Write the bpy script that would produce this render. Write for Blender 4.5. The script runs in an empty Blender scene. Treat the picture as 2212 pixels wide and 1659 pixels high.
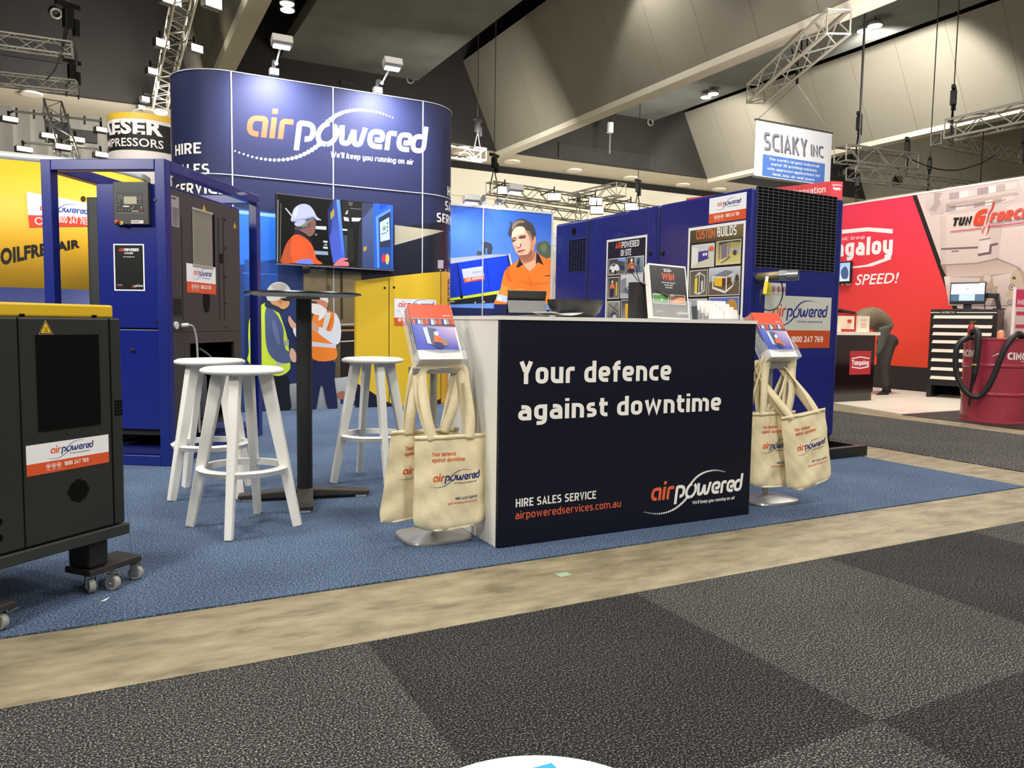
import bpy, bmesh, math, random
from mathutils import Vector, Matrix
random.seed(7)
SC = bpy.context.scene
COL = SC.collection
pi = math.pi

# ---------------------------------------------------------------- camera (calibrated: 1660 px focal length on a 2212 px wide frame)
W_, H_, F_ = 2212.0, 1659.0, 1660.0
PITCH, ROLL, YAW = math.radians(-4.5042), math.radians(0.8376), math.radians(27.6469)
CAM = Vector((0, 0, 0.97))
FW = Vector((math.sin(YAW)*math.cos(PITCH), math.cos(YAW)*math.cos(PITCH), math.sin(PITCH)))
_r0 = Vector((math.cos(YAW), -math.sin(YAW), 0)); _u0 = _r0.cross(FW)
RT = _r0*math.cos(ROLL) + _u0*math.sin(ROLL)
UP = -_r0*math.sin(ROLL) + _u0*math.cos(ROLL)
cd = bpy.data.cameras.new('camera'); cam = bpy.data.objects.new('camera', cd); COL.objects.link(cam)
cd.sensor_width = 36.0; cd.lens = 36.0*F_/W_; cd.clip_start = 0.02; cd.clip_end = 300
cam.matrix_world = Matrix(((RT.x, UP.x, -FW.x, CAM.x), (RT.y, UP.y, -FW.y, CAM.y), (RT.z, UP.z, -FW.z, CAM.z), (0, 0, 0, 1)))
SC.camera = cam

# ---------------------------------------------------------------- world, exposure, main lights
SC.view_settings.view_transform = 'Standard'
try: SC.view_settings.look = 'None'
except Exception: pass
SC.view_settings.gamma = 1.0
SC.view_settings.use_curve_mapping = False
SC.view_settings.exposure = 0.75
wd = bpy.data.worlds.new('hall_ambient'); SC.world = wd; wd.use_nodes = True
bg = wd.node_tree.nodes['Background']; bg.inputs[0].default_value = (1.0, 0.97, 0.92, 1); bg.inputs[1].default_value = 0.13

def lamp(kind, name, loc, energy, color=(1, 0.96, 0.9), size=1.0, target=None, angle=None, blend=0.6, sizey=None):
    l = bpy.data.lights.new(name, kind); l.energy = energy; l.color = color
    if kind == 'AREA':
        l.shape = 'RECTANGLE' if sizey else 'SQUARE'; l.size = size
        if sizey: l.size_y = sizey
    elif kind == 'SPOT':
        l.spot_size = math.radians(angle or 90); l.spot_blend = blend; l.shadow_soft_size = size
    else: l.shadow_soft_size = size
    o = bpy.data.objects.new(name, l); COL.objects.link(o); o.location = loc
    if target is not None:
        o.rotation_euler = (Vector(target)-Vector(loc)).to_track_quat('-Z', 'Y').to_euler()
    return o
# high-bay lamps of the hall (overhead, above the frame)
for (x, y, z, e) in ((-2.0, 0.5, 6.5, 230), (2.2, 0.2, 6.5, 210), (6.2, 0.6, 6.6, 140), (0.2, 5.0, 6.0, 150), (3.2, 5.6, 6.0, 140), (-3.2, 4.0, 6.2, 260),
                     (7.0, 4.6, 6.2, 120), (9.0, 6.6, 5.6, 280)):
    lamp('AREA', 'high_bay_light', (x, y, z), e*0.5, size=0.9, target=(x, y, 0))
for (x, y, z, e) in ((-5.0, -3.0, 6.5, 420), (3.0, -5.0, 6.5, 330), (9.0, -2.0, 6.5, 260)):
    lamp('AREA', 'high_bay_light', (x, y, z), e*0.42, size=1.4, target=(x*0.5+1.0, 4.0, 1.0))

# ---------------------------------------------------------------- measuring helpers: where a sight line meets a surface of the place
def ray(px, py): return (FW*F_ + RT*(px-W_/2) - UP*(py-H_/2)).normalized()
def PL(px, py, p, n):
    d = ray(px, py); p = Vector(p); n = Vector(n)
    return CAM + d*((p-CAM).dot(n)/d.dot(n))
def YP(px, py, y): return PL(px, py, (0, y, 0), (0, 1, 0))
def XP(px, py, x): return PL(px, py, (x, 0, 0), (1, 0, 0))
def ZP(px, py, z=0.0): return PL(px, py, (0, 0, z), (0, 0, 1))

# ---------------------------------------------------------------- colours and materials
def lin(c):
    out = []
    for v in c[:3]:
        v = v/255.0
        out.append(v/12.92 if v <= 0.04045 else ((v+0.055)/1.055)**2.4)
    return tuple(out)
MATS = {}
def mat(name, c, rough=0.5, metal=0.0, noise=0.0, nscale=40.0, bump=0.0, spec=0.5, coat=0.0, emit=None, estr=0.0, alpha=1.0, trans=0.0):
    if name in MATS: return MATS[name]
    m = bpy.data.materials.new(name); m.use_nodes = True; nt = m.node_tree; b = nt.nodes['Principled BSDF']
    L = lin(c)
    b.inputs['Base Color'].default_value = (*L, 1); b.inputs['Roughness'].default_value = rough; b.inputs['Metallic'].default_value = metal
    b.inputs['Specular IOR Level'].default_value = spec
    if coat: b.inputs['Coat Weight'].default_value = coat
    if emit is not None:
        b.inputs['Emission Color'].default_value = (*lin(emit), 1); b.inputs['Emission Strength'].default_value = estr
    if alpha < 1: b.inputs['Alpha'].default_value = alpha
    if trans: b.inputs['Transmission Weight'].default_value = trans
    if noise or bump:
        tc = nt.nodes.new('ShaderNodeTexCoord'); n = nt.nodes.new('ShaderNodeTexNoise')
        n.inputs['Scale'].default_value = nscale; n.inputs['Detail'].default_value = 4
        nt.links.new(tc.outputs['Object'], n.inputs['Vector'])
        if noise:
            r = nt.nodes.new('ShaderNodeValToRGB')
            r.color_ramp.elements[0].position = 0.25; r.color_ramp.elements[1].position = 0.75
            r.color_ramp.elements[0].color = (*[v*(1-noise) for v in L], 1); r.color_ramp.elements[1].color = (*[min(1, v*(1+noise)) for v in L], 1)
            nt.links.new(n.outputs['Fac'], r.inputs[0]); nt.links.new(r.outputs[0], b.inputs['Base Color'])
        if bump:
            bp = nt.nodes.new('ShaderNodeBump'); bp.inputs['Strength'].default_value = bump; bp.inputs['Distance'].default_value = 0.003
            nt.links.new(n.outputs['Fac'], bp.inputs['Height']); nt.links.new(bp.outputs[0], b.inputs['Normal'])
    MATS[name] = m
    return m
def attr_mat(name, rough=0.45, emit=0.0, coat=0.0, spec=0.5):
    """printed surface: the ink colour of every patch is stored with the mesh"""
    if name in MATS: return MATS[name]
    m = bpy.data.materials.new(name); m.use_nodes = True; nt = m.node_tree; b = nt.nodes['Principled BSDF']
    a = nt.nodes.new('ShaderNodeAttribute'); a.attribute_name = 'Ink'
    nt.links.new(a.outputs['Color'], b.inputs['Base Color']); b.inputs['Roughness'].default_value = rough
    b.inputs['Specular IOR Level'].default_value = spec
    if coat: b.inputs['Coat Weight'].default_value = coat
    if emit:
        b.inputs['Base Color'].default_value = (0, 0, 0, 1)
        for l in list(nt.links):
            if l.to_socket == b.inputs['Base Color']: nt.links.remove(l)
        nt.links.new(a.outputs['Color'], b.inputs['Emission Color']); b.inputs['Emission Strength'].default_value = emit
    MATS[name] = m
    return m

# ---------------------------------------------------------------- objects
def link(o, parent=None):
    COL.objects.link(o)
    if parent is not None: o.parent = parent
    return o
def tag(o, label=None, cat=None, group=None, kind=None):
    if label: o['label'] = label
    if cat: o['category'] = cat
    if group: o['group'] = group
    if kind: o['kind'] = kind
    return o
def thing(name, label, cat, loc=(0, 0, 0), rotz=0.0, group=None):
    o = bpy.data.objects.new(name, None); link(o); o.empty_display_size = 0.1
    o.location = loc; o.rotation_euler = (0, 0, rotz)
    return tag(o, label, cat, group)
def copy_tree(o, parent=None):
    c = o.copy(); COL.objects.link(c)
    if parent is not None: c.parent = parent
    for ch in list(o.children): copy_tree(ch, c)
    return c

class MB:
    """collects shapes, then links them as ONE mesh object"""
    def __init__(s): s.v = []; s.f = []; s.sm = []
    def add(s, vs, fs, smooth=False):
        b = len(s.v); s.v += [tuple(v) for v in vs]
        for f in fs: s.f.append([i+b for i in f]); s.sm.append(smooth)
        return s
    def box(s, x0, x1, y0, y1, z0, z1):
        vs = [(x, y, z) for z in (z0, z1) for (x, y) in ((x0, y0), (x1, y0), (x1, y1), (x0, y1))]
        return s.add(vs, [(3, 2, 1, 0), (4, 5, 6, 7), (0, 1, 5, 4), (1, 2, 6, 5), (2, 3, 7, 6), (3, 0, 4, 7)])
    def cbox(s, c, sx, sy, sz, M=None):
        vs = [Vector((x*sx/2, y*sy/2, z*sz/2)) for z in (-1, 1) for (x, y) in ((-1, -1), (1, -1), (1, 1), (-1, 1))]
        if M is not None: vs = [M @ v for v in vs]
        vs = [v+Vector(c) for v in vs]
        return s.add(vs, [(3, 2, 1, 0), (4, 5, 6, 7), (0, 1, 5, 4), (1, 2, 6, 5), (2, 3, 7, 6), (3, 0, 4, 7)])
    def bar(s, p, q, w, h=None, w2=None, h2=None, up=(0, 0, 1)):
        """rectangular bar from p to q (w across, h along up), may taper"""
        p = Vector(p); q = Vector(q); d = (q-p).normalized(); up = Vector(up)
        if abs(d.dot(up)) > 0.99: up = Vector((0, 1, 0))
        a = d.cross(up).normalized(); b = a.cross(d).normalized()
        h = h or w; w2 = w2 or w; h2 = h2 or h
        vs = [p+a*(x*w/2)+b*(y*h/2) for (x, y) in ((-1, -1), (1, -1), (1, 1), (-1, 1))] + [q+a*(x*w2/2)+b*(y*h2/2) for (x, y) in ((-1, -1), (1, -1), (1, 1), (-1, 1))]
        return s.add(vs, [(3, 2, 1, 0), (4, 5, 6, 7), (0, 1, 5, 4), (1, 2, 6, 5), (2, 3, 7, 6), (3, 0, 4, 7)])
    def cyl(s, p, q, r, r2=None, n=16, caps=True):
        p = Vector(p); q = Vector(q); d = (q-p).normalized(); r2 = r if r2 is None else r2
        up = Vector((0, 0, 1)) if abs(d.z) < 0.95 else Vector((1, 0, 0))
        a = d.cross(up).normalized(); b = d.cross(a).normalized()
        vs = []
        for (c, rr) in ((p, r), (q, r2)):
            vs += [c + a*(rr*math.cos(2*pi*i/n)) + b*(rr*math.sin(2*pi*i/n)) for i in range(n)]
        fs = [(i, (i+1) % n, n+(i+1) % n, n+i) for i in range(n)]
        s.add(vs, fs, True)
        if caps:
            s.add([v for v in vs[:n]], [tuple(range(n))[::-1]]); s.add([v for v in vs[n:]], [tuple(range(n))])
        return s
    def tube(s, pts, r, n=8, closed=False, caps=True):
        pts = [Vector(p) for p in pts]; m = len(pts)
        rs = r if isinstance(r, (list, tuple)) else [r]*m
        vs = []; prev = None
        for i, p in enumerate(pts):
            if closed: d = pts[(i+1) % m]-pts[i-1]
            else: d = pts[min(i+1, m-1)]-pts[max(i-1, 0)]
            d.normalize()
            if prev is None:
                up = Vector((0, 0, 1)) if abs(d.z) < 0.95 else Vector((1, 0, 0)); a = d.cross(up).normalized()
            else: a = (prev-d*prev.dot(d)).normalized()
            prev = a; b = d.cross(a)
            vs += [p+a*(rs[i]*math.cos(2*pi*k/n))+b*(rs[i]*math.sin(2*pi*k/n)) for k in range(n)]
        fs = []
        for i in range(m if closed else m-1):
            j = (i+1) % m
            fs += [(i*n+k, i*n+(k+1) % n, j*n+(k+1) % n, j*n+k) for k in range(n)]
        s.add(vs, fs, True)
        if caps and not closed:
            s.add(vs[:n], [tuple(range(n))[::-1]]); s.add(vs[-n:], [tuple(range(n))])
        return s
    def lathe(s, prof, c=(0, 0, 0), n=32):
        c = Vector(c); vs = []
        for (r, z) in prof: vs += [c+Vector((r*math.cos(2*pi*i/n), r*math.sin(2*pi*i/n), z)) for i in range(n)]
        fs = []
        for j in range(len(prof)-1):
            fs += [(j*n+i, j*n+(i+1) % n, (j+1)*n+(i+1) % n, (j+1)*n+i) for i in range(n)]
        s.add(vs, fs, True)
        if prof[0][0] > 1e-4: s.add(vs[:n], [tuple(range(n))[::-1]])
        if prof[-1][0] > 1e-4: s.add(vs[-n:], [tuple(range(n))])
        return s
    def prism(s, poly, O, U, V, N, t):
        """flat outline (u,v) in frame O,U,V given thickness t along N"""
        O = Vector(O); U = Vector(U); V = Vector(V); N = Vector(N); n = len(poly)
        a = [O+U*u+V*v for u, v in poly]; b = [p+N*t for p in a]
        s.add(a+b, [tuple(range(n))[::-1], tuple(range(n, 2*n))]+[(i, (i+1) % n, n+(i+1) % n, n+i) for i in range(n)])
        return s
    def sphere(s, c, rx, ry=None, rz=None, n=20, m=12, M=None):
        ry = ry or rx; rz = rz or rx; c = Vector(c); vs = []
        for j in range(m+1):
            t = pi*j/m
            for i in range(n):
                v = Vector((rx*math.sin(t)*math.cos(2*pi*i/n), ry*math.sin(t)*math.sin(2*pi*i/n), rz*math.cos(t)))
                if M is not None: v = M @ v
                vs.append(c+v)
        fs = [(j*n+i, (j+1)*n+i, (j+1)*n+(i+1) % n, j*n+(i+1) % n) for j in range(m) for i in range(n)]
        return s.add(vs, fs, True)
    def grid(s, P, nu, nv, smooth=True):
        vs = [P(i/nu, j/nv) for j in range(nv+1) for i in range(nu+1)]
        return s.add(vs, [(j*(nu+1)+i, j*(nu+1)+i+1, (j+1)*(nu+1)+i+1, (j+1)*(nu+1)+i) for j in range(nv) for i in range(nu)], smooth)
    def build(s, name, m, parent=None, bevel=0.0, seg=2, solid=0.0, merge=False, ang=0.7):
        me = bpy.data.meshes.new(name); me.from_pydata(s.v, [], s.f)
        me.polygons.foreach_set('use_smooth', s.sm)
        if merge or bevel:
            bm = bmesh.new(); bm.from_mesh(me); bmesh.ops.remove_doubles(bm, verts=bm.verts, dist=1e-5)
            bm.to_mesh(me); bm.free()
        me.materials.append(m); me.update()
        if any(s.sm):
            try: me.set_sharp_from_angle(angle=ang)
            except Exception: pass
        o = bpy.data.objects.new(name, me); link(o, parent)
        if solid:
            md = o.modifiers.new('thickness', 'SOLIDIFY'); md.thickness = solid; md.offset = 0
        if bevel:
            md = o.modifiers.new('edge', 'BEVEL'); md.width = bevel; md.segments = seg; md.limit_method = 'ANGLE'; md.angle_limit = 0.6
        return o

def smooth_path(P, n=8, closed=False):
    """Catmull-Rom through the points"""
    P = [Vector(p) for p in P]; m = len(P); out = []
    for i in range(m if closed else m-1):
        if closed: a, b, c, d = P[i-1], P[i], P[(i+1) % m], P[(i+2) % m]
        else: a, b, c, d = P[max(i-1, 0)], P[i], P[i+1], P[min(i+2, m-1)]
        for k in range(n):
            t = k/n
            out.append(0.5*((2*b)+(c-a)*t+(2*a-5*b+4*c-d)*t*t+(3*b-a-3*c+d)*t**3))
    if not closed: out.append(P[-1])
    return out

# ---------------------------------------------------------------- lettering
_FONT = {}
def text_mesh(txt, bold=0.0, shear=0.0):
    key = (txt, bold, shear)
    if key in _FONT: return _FONT[key]
    cu = bpy.data.curves.new('t', 'FONT'); cu.body = txt; cu.size = 1.0; cu.offset = bold; cu.shear = shear; cu.resolution_u = 3
    cu.space_character = 1.0+bold*1.5
    o = bpy.data.objects.new('t', cu); COL.objects.link(o)
    dg = bpy.context.evaluated_depsgraph_get(); ev = o.evaluated_get(dg); me = ev.to_mesh()
    vs = [(v.co.x, v.co.y) for v in me.vertices]; fs = [tuple(p.vertices) for p in me.polygons]
    ev.to_mesh_clear(); bpy.data.objects.remove(o); bpy.data.curves.remove(cu)
    x0 = min(v[0] for v in vs); x1 = max(v[0] for v in vs)
    vs = [(x-x0, y, 0) for x, y in vs]
    _FONT[key] = (vs, fs, x1-x0)
    return _FONT[key]

def glyph(ch, t):
    """rounded square sans lettering as strokes: (width, [(points, corner radius)])"""
    a = t/2; b = a; X = .74-a; C = 1-a; D = -.25+a; M = .5
    def L(*p, r=.0): return (list(p), r)
    W = {'i': t, 'l': t, '.': t, ',': t, "'": t*.8, 'I': t, 'j': .26, 'f': .38, 't': .40, 'r': .40, '!': t, '-': .36, 'm': .92, 'w': .86, 'W': 1.0, 'M': .80,
         's': .47, 'c': .47, 'S': .56, 'E': .52, 'F': .50, 'L': .48, 'J': .40, '1': .34, '+': .5, '*': .34, 'k': .54, 'z': .46, '&': .6, '/': .4}.get(ch, .56 if ch.islower() else .60)
    l = a; r = W-a; m = W/2; R = .24
    T = {
     'a': [L((l+.04, X), (r, X, R), (r, 0)), L((r, b), (l, b, .17), (l, .44-a*.2, .17), (r, .44-a*.2))],
     'b': [L((l, 1), (l, b), (r, b, R), (r, X, R), (l, X))], 'c': [L((r+a, X), (l, X, R), (l, b, R), (r+a, b))],
     'd': [L((r, 1), (r, b), (l, b, R), (l, X, R), (r, X))], 'e': [L((r, b), (l, b, R), (l, X, R), (r, X, R), (r, .36, .08), (l, .36))],
     'f': [L((r+a, C), (.15, C, .2), (.15, 0)), L((0, X), (r+a, X))], 'g': [L((r, b), (l, b, R), (l, X, R), (r, X), (r, D, .2), (l+.02, D))],
     'h': [L((l, 1), (l, 0)), L((l, X), (r, X, R), (r, 0))], 'i': [L((l, 0), (l, .74)), L((l, .86), (l, 1.0))], 'j': [L((r, .74), (r, D, .15), (0, D)), L((r, .86), (r, 1))],
     'k': [L((l, 1), (l, 0)), L((r, .74), (l+.02, .36)), L((l+.12, .44), (r, 0))], 'l': [L((l, 1), (l, 0))],
     'm': [L((l, .74), (l, 0)), L((l, X), (m, X, .2), (m, 0)), L((m, X), (r, X, .2), (r, 0))], 'n': [L((l, .74), (l, 0)), L((l, X), (r, X, R), (r, 0))],
     'o': [L((m, X), (r, X, R), (r, b, R), (l, b, R), (l, X, R), (m, X))], 'p': [L((l, -.25), (l, X), (r, X, R), (r, b, R), (l, b))],
     'q': [L((r, -.25), (r, X), (l, X, R), (l, b, R), (r, b))], 'r': [L((l, 0), (l, X, .17), (r+a, X))],
     's': [L((r, X), (l, X, .16), (l, .37, .16), (r, .37, .16), (r, b, .16), (l-a*.6, b))], 't': [L((.14, .94), (.14, b, .2), (r+a, b)), L((0, X), (r+a, X))],
     'u': [L((l, .74), (l, b, R), (r, b), (r, .74)), L((r, .2), (r, 0))], 'v': [L((l, .74), (m, a), (r, .74))], 'w': [L((l, .74), (.24, a), (m, .68), (W-.24, a), (r, .74))],
     'x': [L((l, .74), (r, 0)), L((r, .74), (l, 0))], 'y': [L((l, .74), (l, b, R), (r, b)), L((r, .74), (r, D, .2), (l+.02, D))], 'z': [L((l, X), (r, X), (l, b), (r, b))],
     'A': [L((l*.7, 0), (m, C), (W-l*.7, 0)), L((l+.08, .28), (r-.08, .28))], 'B': [L((l, b), (l, C), (r-.03, C, .2), (r-.03, .52, .2), (l, .52)), L((r-.1, .52), (r, .52, .2), (r, b, .2), (l, b))],
     'C': [L((r+a, C), (l, C, .3), (l, b, .3), (r+a, b))], 'D': [L((l, b), (l, C), (r, C, .32), (r, b, .32), (l, b))], 'E': [L((r+a, C), (l, C), (l, b), (r+a, b)), L((l, .52), (r, .52))],
     'F': [L((r+a, C), (l, C), (l, 0)), L((l, .5), (r, .5))], 'G': [L((r+a, C), (l, C, .3), (l, b, .3), (r, b), (r, .48), (m, .48))], 'H': [L((l, 1), (l, 0)), L((r, 1), (r, 0)), L((l, .5), (r, .5))],
     'I': [L((l, 1), (l, 0))], 'J': [L((r, 1), (r, b, .25), (0, b))], 'K': [L((l, 1), (l, 0)), L((r, 1), (l+.03, .46)), L((l+.14, .54), (r, 0))], 'L': [L((l, 1), (l, b), (r+a, b))],
     'M': [L((l, 0), (l, C), (m, .3), (r, C), (r, 0))], 'N': [L((l, 0), (l, C), (r, b), (r, 1))], 'O': [L((m, C), (r, C, .3), (r, b, .3), (l, b, .3), (l, C, .3), (m, C))],
     'P': [L((l, 0), (l, C), (r, C, .26), (r, .42, .26), (l, .42))], 'Q': [L((m, C), (r, C, .3), (r, b, .3), (l, b, .3), (l, C, .3), (m, C)), L((m, .2), (r, -.06))],
     'R': [L((l, 0), (l, C), (r, C, .24), (r, .44, .24), (l, .44)), L((m, .44), (r, 0))], 'S': [L((r, C), (l, C, .2), (l, .5, .2), (r, .5, .2), (r, b, .2), (l-a*.6, b))],
     'T': [L((0, C), (W, C)), L((m, C), (m, 0))], 'U': [L((l, 1), (l, b, .3), (r, b, .3), (r, 1))], 'V': [L((l, 1), (m, a), (r, 1))], 'W': [L((l, 1), (.27, a), (m, .85), (W-.27, a), (r, 1))],
     'X': [L((l, 1), (r, 0)), L((r, 1), (l, 0))], 'Y': [L((l, 1), (m, .46)), L((r, 1), (m, .46), (m, 0))], 'Z': [L((l, C), (r, C), (l, b), (r, b))],
     '0': [L((m, C), (r, C, .28), (r, b, .28), (l, b, .28), (l, C, .28), (m, C))], '1': [L((0, .80), (r, C), (r, 0))], '2': [L((l, C), (r, C, .26), (r, .52, .2), (l, b), (r+a, b))],
     '3': [L((l, C), (r, C, .2), (r, .52, .2), (m-.1, .52)), L((m, .52), (r, .52, .2), (r, b, .2), (l, b))], '4': [L((r-.08, 0), (r-.08, C), (l, .26), (W, .26))],
     '5': [L((r, C), (l, C), (l, .56), (r, .56, .24), (r, b, .24), (l, b))], '6': [L((r, C), (l, C, .28), (l, b, .28), (r, b, .24), (r, .54, .24), (l, .54))], '7': [L((l-a, C), (r, C), (m-.08, 0))],
     '8': [L((m, C), (r-.02, C, .2), (r-.02, .53, .2), (l+.02, .53, .2), (l+.02, C, .2), (m, C)), L((m, .53), (r, .53, .2), (r, b, .2), (l, b, .2), (l, .53, .2), (m, .53))],
     '9': [L((l, b), (r, b, .28), (r, C, .28), (l, C, .24), (l, .46, .24), (r, .46))],
     '.': [L((l, 0), (l, t))], ',': [L((l, -.1), (l, t))], "'": [L((l, .75), (l, 1))], '+': [L((l, .42), (r, .42)), L((m, .2), (m, .64))], '!': [L((l, .28), (l, 1)), L((l, 0), (l, t))],
     '*': [L((l, .85), (r, .85)), L((m, .7), (m, 1.0))], '-': [L((l, .4), (r, .4))], '/': [L((l, 0), (r, 1))], '&': [L((r, 0), (l, .75, .1), (m, C, .1), (r-.08, .75, .1), (l, .3, .1), (m, b, .1), (r, .4))]}
    return W, T.get(ch, [])
def trim_ends(S, a):
    """stop a stroke at the edge of the stroke it runs into, so that no ink lies twice"""
    out = []
    segs = [(k, i, Vector(P[i][:2]), Vector(P[i+1][:2])) for k, (P, _) in enumerate(S) for i in range(len(P)-1)]
    for k, (P, r_) in enumerate(S):
        P = list(P)
        for end in (0, -1):
            p = Vector(P[end][:2]); q = Vector(P[1 if end == 0 else -2][:2]); own = 0 if end == 0 else len(P)-2
            for (k2, i2, A, B) in segs:
                if k2 == k and i2 == own: continue
                L = (B-A).length
                if L < 1e-6: continue
                t = (p-A).dot(B-A)/L/L
                if -.01 < t < 1.01 and (A+(B-A)*t-p).length < 1e-3 and not (k2 == k and len(P) > 3 and (P[0][:2] == P[-1][:2])) and abs((q-p).normalized().dot((B-A)/L)) < .95 and (q-p).length > a*1.05:
                    p = p+(q-p).normalized()*a; P[end] = (p.x, p.y)+tuple(P[end][2:]); break
        out.append((P, r_))
    return out
def stroke_text(txt, bold=0.0, shear=0.0):
    key = ('s', txt, bold, shear)
    if key in _FONT: return _FONT[key]
    t = .135+bold*2.4; x = 0.0; vs = []; fs = []; kz = 0
    for ch in txt:
        if ch == ' ': x += .34; continue
        W, S = glyph(ch, t)
        for P, r_ in trim_ends(S, t/2):
            kz = (kz+1) % 5
            for q in stroke(rpath([(p[0], p[1], max(p[2], t/2+.012) if len(p) > 2 else 0) for p in P], 0), t):
                i = len(vs); vs += [((x+p[0]+shear*p[1])*.73, p[1]*.73, kz) for p in q]; fs.append((i, i+1, i+2, i+3))
        x += W+.135-min(.06, bold)
    _FONT[key] = (vs, fs, max(v[0] for v in vs))
    return _FONT[key]

def rpath(P, rad):
    """polyline with rounded corners; P items (x,y) or (x,y,r)"""
    out = []; n = len(P)
    for i, p in enumerate(P):
        r = p[2] if len(p) > 2 else rad
        if i in (0, n-1) or r <= 0: out.append((p[0], p[1])); continue
        a = Vector(P[i-1][:2]); b = Vector(p[:2]); c = Vector(P[i+1][:2])
        d1 = (a-b); d2 = (c-b); r = min(r, d1.length*0.5 if i > 1 else d1.length*.95, d2.length*0.5 if i < n-2 else d2.length*.95)
        p0 = b+d1.normalized()*r; p2 = b+d2.normalized()*r
        for k in range(6):
            t = k/5; q = p0*(1-t)**2+b*2*t*(1-t)+p2*t*t; out.append((q.x, q.y))
    return [p for i, p in enumerate(out) if i == 0 or abs(p[0]-out[i-1][0])+abs(p[1]-out[i-1][1]) > 1e-4]
def stroke(P, w, w2=None):
    """quads of a stroke of width w along the polyline"""
    P = [Vector(p) for p in P]; n = len(P); qs = []; L = []; R = []
    for i in range(n):
        d = ((P[i+1]-P[i]).normalized() if i < n-1 else Vector((0, 0)))+((P[i]-P[i-1]).normalized() if i else Vector((0, 0)))
        if d.length < 1e-9: d = Vector((1, 0))
        d.normalize(); nn = Vector((-d.y, d.x))
        k = 1.0
        if 0 < i < n-1:
            e = (P[i+1]-P[i]).normalized(); k = 1/max(0.5, abs(Vector((-e.y, e.x)).dot(nn)))
        ww = w if w2 is None else w+(w2-w)*i/(n-1)
        L.append(P[i]+nn*(ww/2*k)); R.append(P[i]-nn*(ww/2*k))
    for i in range(n-1): qs.append([tuple(R[i]), tuple(R[i+1]), tuple(L[i+1]), tuple(L[i])])
    return qs

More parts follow.
